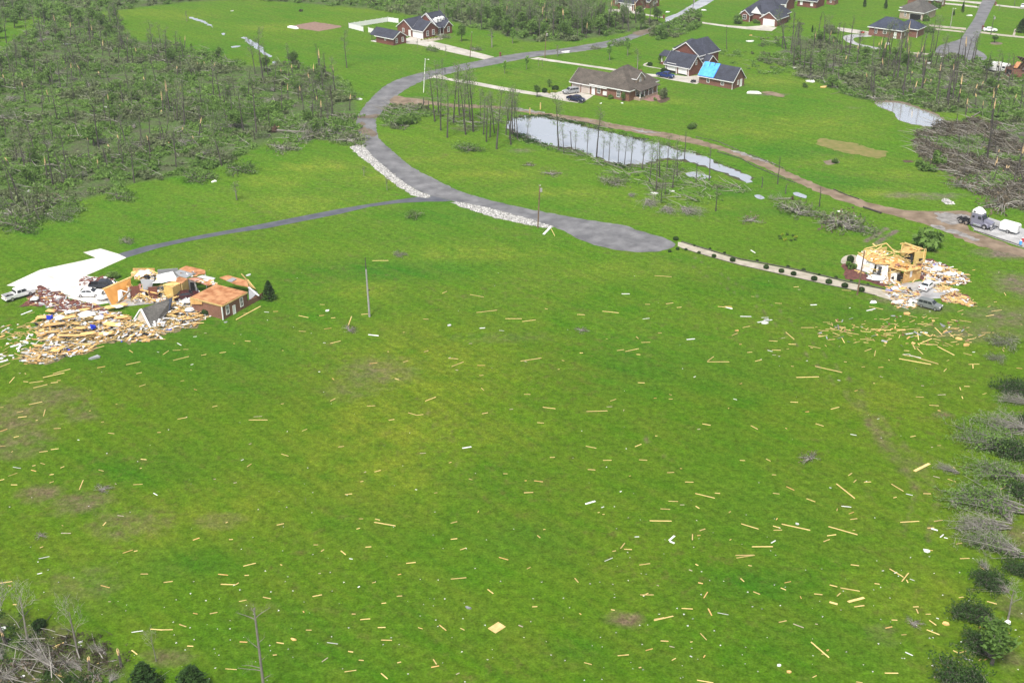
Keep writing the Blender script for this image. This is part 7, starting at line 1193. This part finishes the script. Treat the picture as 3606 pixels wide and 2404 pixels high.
# notable sheets
def sheet_thing(c, x, y, L_, W_, rz, kind, label, cat='sheet', T_=.05, z=0.0, mesh=None, group=None): return lay(mesh or CM[kind][rng.randrange(5)], 'loose_sheet', g(c,x,y), L_, W_, T_, rz, z, label, cat, group)
sheet_thing('J',1072,1188,1.7,1.25,.78,'ply','square pale plywood sheet lying alone below a crumpled grey wreck piece',mesh=BM['lumber'][0])
for c, x, y, s, k, lb in (('J',878,1053,.9,'grey','crumpled grey and orange wreck piece left above the square plywood sheet'),('K',795,478,.75,'scrap','white torn sheet touching a long board on the right lawn'),('K',1685,665,1.3,'scrap','crumpled white metal sheet beside the field border trees'),('K',2240,1155,1.0,'scrap','white torn sheet at the foot of the grey bare tree'),('K',1815,1162,.9,'ply','orange board scrap beside the dark fallen evergreen'),('K',2050,1250,.8,'scrap','white scrap caught beside the light green tree'),('K',738,1495,.7,'ply','orange scrap below the reddish brown pole'),('K',1005,1344,.5,'plyred','small red scrap on the right lawn'),('K',670,1450,.6,'scrap','white scrap near the orange scrap beside the reddish brown pole'),('I',2018,1270,.8,'ply','orange scrap on the lawn beside the grey stripped tree'),('F',1955,810,1.5,'ply','large orange sheet at the right end of the board field'),('F',1905,768,1.3,'ply','orange sheet just above the largest orange sheet'),('F',575,660,1.5,'scrap','white crumpled sheet in the grey wreck pile on the right lawn'),('F',585,640,1.2,'grey','grey metal wreck piece on the right lawn'),('F',1548,598,1.6,'ply','long orange sheet below the grey sport utility car'),('F',380,712,.8,'ply','orange scrap on the right lawn left of the single beam'),('D',655,903,2.2,'grey','dark roofing felt sheet at the lower edge of the left rubble'),('D',1560,657,1.0,'grey','pale grey lid lying at the brick room corner'),('D',1718,332,1.5,'scrap','pale crumpled sheet behind the sagging roof deck'),('D',2260,577,.9,'scrap','white scrap on the lawn right of the wrecked brick house'),('E',750,680,.9,'scrap','white scrap on the lawn below the board pair'),('B',1560,362,4.2,'scrap','white wreckage heap beside the road near the brownish tree'),('B',2165,1338,2.2,'scrap','white torn sheet at the pond outlet'),('B',2305,1218,1.8,'scrap','white scrap in the branches at the pond outlet'),('B',2290,1322,1.8,'scrap','white crumpled scrap right of the pond outlet sheet'),('B',130,688,2.2,'scrap','white scrap beside the upper road bend'),('C',475,287,4.0,'scrap','white wreck piece on the upper lawn beside a yellow scrap'),('C',475,245,1.3,'lumber2','small yellow scrap above the white wreck piece on the upper lawn'),('C',885,562,3.2,'white','white overturned frame at the edge of the shattered wood'),('C',975,600,2.4,'ply','heap of reddish scraps at the shattered wood edge'),('C',1090,1455,1.9,'scrap','white sheet on top of the pale branch heap'),('C',1178,1488,1.6,'scrap','smaller white sheet on the pale branch heap'),('A',220,1320,2.3,'scrap','bent white sheet at the broken woodland edge'),('A',1478,1255,1.6,'scrap','white sheet on the lawn edge below the broken woodland'),('A',1580,1080,1.2,'scrap','white square scrap in the bushes of the broken woodland'),('A',725,745,1.8,'scrap','white sheet deep in the broken woodland'),('A',1370,640,1.5,'scrap','white scrap in the upper broken woodland'),('A',465,308,2.8,'scrap','white sheets at the upper edge of the broken woodland'),('A',1020,378,1.8,'scrap','white scrap beside thin trunks in the upper broken woodland'),('wr',880,478,1.8,'scrap','white scrap left of the flattened brown wood'),('wr',1075,685,2.2,'scrap','white sheet in the near part of the flattened brown wood'),('wr',2065,640,1.6,'scrap','white wreck piece in the middle of the flattened brown wood'),('h8',1610,220,2.6,'scrap','white sheet on the lawn left of the upper right road'),('h8',490,610,3.0,'scrap','pale sheet in front of the slate roofed house'),('h8',1060,880,2.4,'scrap','white scrap at the upper edge of the shattered wood'),('h8',1585,865,2.6,'scrap','white scrap left of the motorhome'),('h8',1700,915,1.6,'scrap','second white scrap left of the motorhome'),('h8',2085,1080,2.4,'ply','bright orange sheet in front of the damaged house'),('h5',2240,195,2.4,'scrap','white wreck piece right of the wet road'),('h5',1575,230,2.2,'scrap','white scrap on the lawn above the far road bend'),('B',1795,716,1.0,'scrap','white round scrap below the parked dark blue truck'),('B',1942,714,1.0,'scrap','white round scrap below the brown roofed house'),('bl',455,1150,.8,'scrap','white sheet in the broken timber tangle'),('bl',960,1040,.8,'scrap','white splintered panel hanging in the broken timber tangle'),('bl',40,890,1.0,'scrap','torn white metal above the broken timber tangle'),('bl',275,1455,.6,'scrap','white scrap low in the broken timber tangle'),('h2',100,10,1.2,'grey','low grey scrap beside the upper driveway entrance'),('A',1605,78,2.0,'scrap','white scrap on the upper field'),('h8',1235,785,1.6,'scrap','white scrap at the turning area of the upper right road'),('C',790,470,2.6,'scrap','white scraps behind the brick outbuilding lawn')):
    kk = {'plyred':'osb','lumber2':'ply'}.get(k, k); sheet_thing(c, x, y, s, s*rng.uniform(.4,.75), rng.uniform(-.6,.9), kk, lb, 'debris', .06+.06*s)
# barrels at the pad end by the pad
for x, y, m, lb in ((2310,1350,'red','red barrel on the concrete pad at the pad end'),(2250,1420,'tarp','pale blue barrel beside the red barrel at the pad end')):
    p = g('tr',x,y); e = empty('barrel', lb, 'barrel', (p.x,p.y,.03)); mb = MB(); mb.lathe([(.26,0),(.29,.05),(.29,.3),(.3,.32),(.29,.34),(.29,.8),(.26,.86)],12); mb.obj('drum', P_['red'] if m == 'red' else M['tarp'], e); mb = MB(); mb.lathe([(.255,.862),(.255,.88)],12); mb.obj('lid', M['scrap'], e)
# scattered small boards and flakes; the density follows the photograph
def field(n, fn, seed):
    r = random.Random(seed); k = 0
    while k < n:
        X, Y = r.uniform(0,3606), r.uniform(950,2400)
        if r.random() > fn(X, Y): continue
        k += 1; yield r, X, Y
def dens(X, Y):
    d = .12 + .75*math.exp(-((X-3050)/420)**2-((Y-1190)/110)**2) + .07*math.exp(-((X-2750)/600)**2-((Y-2000)/380)**2) + .25*math.exp(-((X-150)/260)**2-((Y-1450)/200)**2)
    return d*(.25 if Y < 1080 and X < 2400 else 1)
KINDS = [('lumber',.62),('greylumber',.16),('ply',.22)]
small = MB(); V_mats = [M['lumber'], M['scrap'], M['ply'], M['greylumber'], M['grey']]
def stick(mb, p, L_, W_, T_, rz, m, z=0.0, tilt=0.0, roll=0.0):
    Mx = Matrix.Translation((p[0],p[1],z+.012+T_/2)) @ Matrix.Rotation(rz,4,'Z') @ Matrix.Rotation(tilt,4,'Y') @ Matrix.Rotation(roll,4,'X'); mb.box((-L_/2,-W_/2,-T_/2),(L_/2,W_/2,T_/2),m,Mx)
for r, X, Y in field(330, dens, 5):
    if 1900 < X < 3606 and Y < 1010 and not X > 2700: continue
    p = G(X,Y); L_ = r.choice((.3,.45,.6,.9,1.3)); stick(small, p, L_, r.uniform(.08,.16), .04, r.gauss(.1,.55), r.choice((0,0,0,2,3,1)))
for r, X, Y in field(360, lambda X, Y: .08+.5*math.exp(-((Y-2150)/260)**2), 6):
    p = G(X,Y); a = r.uniform(0,6.28); s = r.uniform(.07,.2)
    for da in (.55,-.55): stick(small, p+Vector((math.cos(a+da)*s*.4, math.sin(a+da)*s*.4, 0)), s, s*.4, .02, a+da, 1 if r.random() < .8 else 4, .03, .25)
struct(small.obj('small_debris', V_mats), 'stuff')
# ------------------------------------------------------------------ rubble fields of the two houses
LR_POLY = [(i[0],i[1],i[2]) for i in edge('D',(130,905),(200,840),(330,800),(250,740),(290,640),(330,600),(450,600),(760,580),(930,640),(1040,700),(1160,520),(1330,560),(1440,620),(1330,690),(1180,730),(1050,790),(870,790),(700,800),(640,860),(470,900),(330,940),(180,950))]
RR_POLY = edge('rr',(1330,440),(1520,440),(1700,520),(1860,590),(2080,740),(1900,800),(1680,830),(1540,780),(1400,740),(1320,640))
RB_POLY = edge('rr',(790,830),(1120,840),(1330,900),(1260,990),(1300,1130),(1100,1160),(900,1130),(830,1000))
R2_POLY = edge('rr',(1560,800),(1760,830),(1960,940),(2160,1090),(2100,1130),(1860,1080),(1640,1060),(1640,1000),(1800,930),(1560,900))
def rubble(name, poly, n, seed, hmax, lab, group, ns, mats=(0,0,0,1,1,1,1,2,2,2,4,3,7), bias=.35, Lr=(.5,3.4)):
    P = wpoly(poly); r = random.Random(seed); xs = [p[0] for p in P]; ys = [p[1] for p in P]; mb = MB(); cx_, cy_ = sum(xs)/len(xs), sum(ys)/len(ys); k = 0; PA = np.array(P)
    def height(x, y):
        d = np.min(np.hypot(PA[:,0]-x, PA[:,1]-y)); return hmax*min(1, d/3.0)*(.6+.5*mnoise.noise(Vector((x*.5,y*.5,seed))))
    ML = [M['lumber'], M['scrap'], M['ply'], M['grey'], M['osb'], M['brick'], M['tarpblue'], M['black']]
    while k < n:
        x, y = r.uniform(min(xs),max(xs)), r.uniform(min(ys),max(ys))
        if not inpoly(np.array([x]),np.array([y]),P)[0]: continue
        k += 1; m = r.choice(mats); h_ = max(.03, height(x,y))*r.uniform(.1,1)
        if r.random() < .008 and hmax > .3: m = 6
        if m in (0,): stick(mb, (x,y), r.uniform(*Lr), r.uniform(.09,.16), .05, r.gauss(bias,.6), m, h_, r.gauss(0,.12))
        elif m == 5: stick(mb, (x,y), r.uniform(.2,.6), r.uniform(.15,.4), .08, r.uniform(0,6), m, h_*.5, r.gauss(0,.3))
        else: stick(mb, (x,y), r.choice((.25,.4,.6,1.0,1.8)), r.uniform(.10,.5), .04, r.gauss(bias,.8), m, h_, r.gauss(0,.25), r.gauss(0,.3))
    struct(mb.obj('rubble', ML), 'stuff')
    for i in range(ns):                                        # the larger pieces on top
        while True:
            x, y = r.uniform(min(xs),max(xs)), r.uniform(min(ys),max(ys))
            if inpoly(np.array([x]),np.array([y]),P)[0]: break
        h_ = max(.05, height(x,y))*r.uniform(.7,1.05); q = r.random()
        if q < .45: lay(BM['lumber'][r.randrange(3)], 'board', (x,y), r.uniform(1.6,4.6), r.uniform(.12,.2), .06, r.gauss(bias,.45), h_, 'pale beam lying on top of the %s' % lab, 'board', 'beams on the '+group, r.gauss(0,.06))
        elif q < .78: lay(CM['ply'][r.randrange(5)], 'loose_sheet', (x,y), r.uniform(1.0,2.6), r.uniform(.5,1.2), .06, r.gauss(bias,.5), h_, 'orange plywood sheet lying on the %s' % lab, 'sheet', 'plywood sheets on the '+group, r.gauss(0,.12), r.gauss(0,.15))
        else: lay(CM['scrap'][r.randrange(5)], 'loose_sheet', (x,y), r.uniform(.8,2.2), r.uniform(.35,.9), .08, r.gauss(bias,.7), h_, 'white torn sheet lying on the %s' % lab, 'sheet', 'white sheets on the '+group, r.gauss(0,.12), r.gauss(0,.15))
sheet('rubble_shade_ground', LR_POLY, .034, mat('shaded rubble ground', (.04,.06,.018), .95, col2=(.26,.20,.11), scale=1.6, coords='World', detail=8), 0, 1.6, .6)  # brown ground painted dark for the shade between rubble pieces
rubble('rubble', LR_POLY, 1450, 1, .9, 'rubble below the wrecked brick house', 'left rubble', 95)
rubble('rubble', RR_POLY, 480, 2, 1.1, 'rubble right of the ruined yellow house', 'right rubble', 30, (0,1,1,1,1,2,3,4,5), -.4, (.4,1.8))
rubble('rubble', RB_POLY, 260, 3, .45, 'rubble on the paved court', 'court rubble', 18, (0,0,1,1,2,3,5,7), -.4, (.4,1.8)); rubble('rubble', R2_POLY, 240, 4, .35, 'rubble right of the grey sport utility car', 'right court rubble', 16, (0,0,0,1,2,5), -.6, (.6,2.4))
rubble('rubble', edge('lp',(420,900),(700,600),(800,560),(900,640),(1250,730),(1250,790),(1720,890),(1950,960),(1900,1040),(1400,1060),(1000,990),(760,930)), 420, 5, .12, 'broken brick ground beside the white pickup', 'brick ground', 5, (1,5,5,5,5,3,0), .2, (.3,1.4))
rubble('rubble', edge('lp',(1420,540),(1500,400),(1950,380),(2120,440),(2000,520),(1700,560)), 110, 6, .08, 'broken brick ground behind the dark pickup', 'upper brick ground', 0, (1,5,5,5,5), .2)
rubble('rubble', edge('rr',(480,650),(820,790),(1000,800),(960,700),(700,700)), 150, 7, .3, 'rubble at the front of the ruined yellow house', 'front rubble', 8, (1,1,4,2,0), -.5)
rubble('rubble', edge('lr',(520,640),(900,640),(1060,600),(1060,560),(880,600),(560,600)), 220, 8, .6, 'rubble inside the torn garage', 'garage rubble', 6, (1,1,2,0,3,5), .2)
rubble('rubble', edge('F',(1050,640),(1500,600),(1900,640),(2100,740),(1950,820),(1500,830),(1200,800),(1000,780),(850,770)), 170, 9, .04, 'wide field of splinters below the ruined yellow house', 'splinter field', 0, (0,0,0,0,0,0,3,5,2), .05, (.3,1.8))
rubble('rubble', edge('D',(0,690),(250,640),(280,800),(130,900),(0,940)), 110, 10, .05, 'grass left of the big rubble heap', 'left edge of the rubble', 5, (0,0,1,1,2), .3, (.4,2.2))
for i, (c, x, y, s, k_, lb) in enumerate((('lp',1600,1140,3.4,1.0,'largest white insulation drift on the left rubble'),('lp',1300,1095,2.6,.4,'long white insulation strip at the upper side of the left rubble'),('lp',1120,1200,2.4,.7,'white insulation drift beside the deep blue bundle'),('lp',1850,1190,2.2,.9,'grey white insulation drift above the second blue bundle'),('lp',2190,1340,1.6,.8,'white insulation drift left of the fallen roof piece'),('lr',1290,680,2.2,.6,'white insulation drift before the brick room'),('lr',1330,790,2.0,.9,'white cloth drift between fallen roof piece and brick room'),('lr',110,620,2.4,.9,'white insulation drift below the white sedan'),('lp',640,850,2.2,.7,'white insulation drift near the white pickup'),('lr',330,750,2.6,.4,'white strip along the orange sheets below the garage wall'),('lr',180,1130,1.8,.5,'white insulation drift near the lower end of the left rubble'),('rr',1560,600,2.6,.8,'white insulation drift on the rubble beside the ruined yellow house'),('rr',1760,680,2.4,.9,'lower white insulation drift on the rubble beside the ruined yellow house'),('rr',960,1070,2.6,.5,'bright white sheet left of the grey sport utility car'),('rr',590,1070,1.8,.5,'white sheet on the grass before the tall brown pole'),('rr',920,860,2.2,.6,'white plank sheet on the walk end'))):
    r = random.Random(600+i); p = g(c,x,y); pts = [(s*.5*math.cos(a)*r.uniform(.6,1.1), s*.5*k_*math.sin(a)*r.uniform(.6,1.1)) for a in np.linspace(0,6.283,9)[:-1]]; rz_ = r.uniform(-.1,.5); mb = MB(); n = 8; hz_ = .75 if c != 'rr' or x > 1300 else .15; ring = lambda k, z: [(q[0]*k+r.uniform(-.06,.06), q[1]*k+r.uniform(-.06,.06), z*r.uniform(.5,1.3)) for q in pts]
    vs = ring(1,0)+ring(.75,.28)+ring(.35,.34)+[(0,0,.3)]; fs = [(k*n+j,k*n+(j+1)%n,(k+1)*n+(j+1)%n,(k+1)*n+j) for k in (0,1) for j in range(n)]+[(2*n+j,2*n+(j+1)%n,3*n) for j in range(n)]+[tuple(range(n-1,-1,-1))]; vs = [(a,b,max(0,z_)) for a,b,z_ in vs]
    mb.add(vs, fs); o = mb.obj('insulation_drift', M['wrap' if i % 4 else 'scrap'], loc=(p.x,p.y,hz_*.8 if hz_ > .3 else .04)); o.rotation_euler = (0,0,rz_); tag(o, lb, 'insulation')
for i, (x, y, L_, W_, rz_) in enumerate(((820,1195,2.6,1.2,.1),(1000,1335,3.6,1.2,.12),(960,1470,2.4,1.0,.2),(2080,1330,3.2,1.3,-.3),(2150,990,4.2,1.2,.75),(1330,1535,4.6,1.0,.15),(1620,1500,2.4,1.1,.2),(950,1080,1.6,1.0,-.2),(1280,1200,2.2,1.0,.3),(1950,1500,2.6,1.0,.1),(2250,1200,2.4,1.0,.5),(1480,1400,2.0,1.1,-.2))):
    p = g('lp',x,y); mb = MB()
    for j in range(5): mb.box((-L_/2+rng.uniform(-.2,.2),-W_/2+j*W_/5+.015,0),(L_/2+rng.uniform(-.3,.3),-W_/2+(j+1)*W_/5-.015,.045+.012*(j%2)))
    o = mb.obj('roof_decking', M['ply'], loc=(p.x,p.y,.75)); o.rotation_euler = (rng.uniform(-.15,.15),rng.uniform(-.1,.1),rz_); tag(o, 'orange roof decking panel of five planks lying on the left rubble', 'decking', 'roof decking panels on the left rubble')
for x, y, s in ((930,1205,1.3),(1720,1385,1.4)): sheet_thing('lp',x,y,s,s*.7,.3,'scrap','deep blue tarp bundle on the left rubble, %s' % ('left of two' if x < 1000 else 'right of two'),'tarp',.4,.5,mesh=chip('blue_bundle_mesh','tarpblue',int(x)))
# ------------------------------------------------------------------ dark edging logs beside track and walk
def edging(label, pts, h_=.16, m='bark', w=.22):
    P = [G(*px(*q)) if len(q) == 3 else G(*q) for q in pts]; o = P[0]; e = MB(); e.tube([p-o+Vector((0,0,h_*.6)) for p in P], [w/2]*len(P), 6); ob = e.obj('edging_log', M[m], None, loc=(o.x,o.y,0)); tag(ob, label, 'edging'); return ob
edging('dark silt roll along the upper side of the dirt track', [(2640,545),(2700,568),(2760,594)]); edging('dark silt roll on the upper side of the track, second from the upper left', [(2935,668),(2980,688),(3025,703)],.3); edging('long dark silt roll along the pond side of the dirt track', [(2525,535),(2610,560),(2660,588),(2740,622),(2800,645)]); edging('dark silt roll below the track with a white scrap beside it', [(3040,732),(3070,742),(3103,753)],.4,w=.4); edging('dark silt roll on the pond side near the marker stakes', [(1930,415),(2050,430),(2160,455)]); edging('dark silt roll on the upper side of the track by the pond end', [(2450,483),(2530,500),(2600,530)])
edging('dark edging along the near side of the paved walk', [('F',0,146),('F',200,205),('F',400,261),('F',600,306),('F',800,351),('F',1000,396),('F',1200,437),('F',1340,470)],.1,w=.14); edging('dark edging along the far side of the paved walk', [('F',0,102),('F',200,161),('F',400,220),('F',600,256),('F',800,296),('F',950,330),('F',1150,377),('F',1390,426)],.16,w=.3)
edging('dark edge timber along the near side of the wet concrete pad', [('tr',975,1040),('tr',1300,1140),('tr',1650,1260),('tr',2000,1370),('tr',2300,1480)],.2)
# ------------------------------------------------------------------ air
hz = MB(); hz.box((-5000,-2500,-1),(5000,7000,130)); ho = struct(hz.obj('haze', []), 'stuff'); hm = bpy.data.materials.new('haze'); hm.use_nodes = True; nt = hm.node_tree; nt.nodes.remove(nt.nodes['Principled BSDF'])
pv = nt.nodes.new('ShaderNodeVolumePrincipled'); pv.inputs['Color'].default_value = (.93,.96,1,1); pv.inputs['Density'].default_value = .00017; pv.inputs['Anisotropy'].default_value = .2; nt.links.new(pv.outputs[0], nt.nodes['Material Output'].inputs['Volume']); ho.data.materials.append(hm)
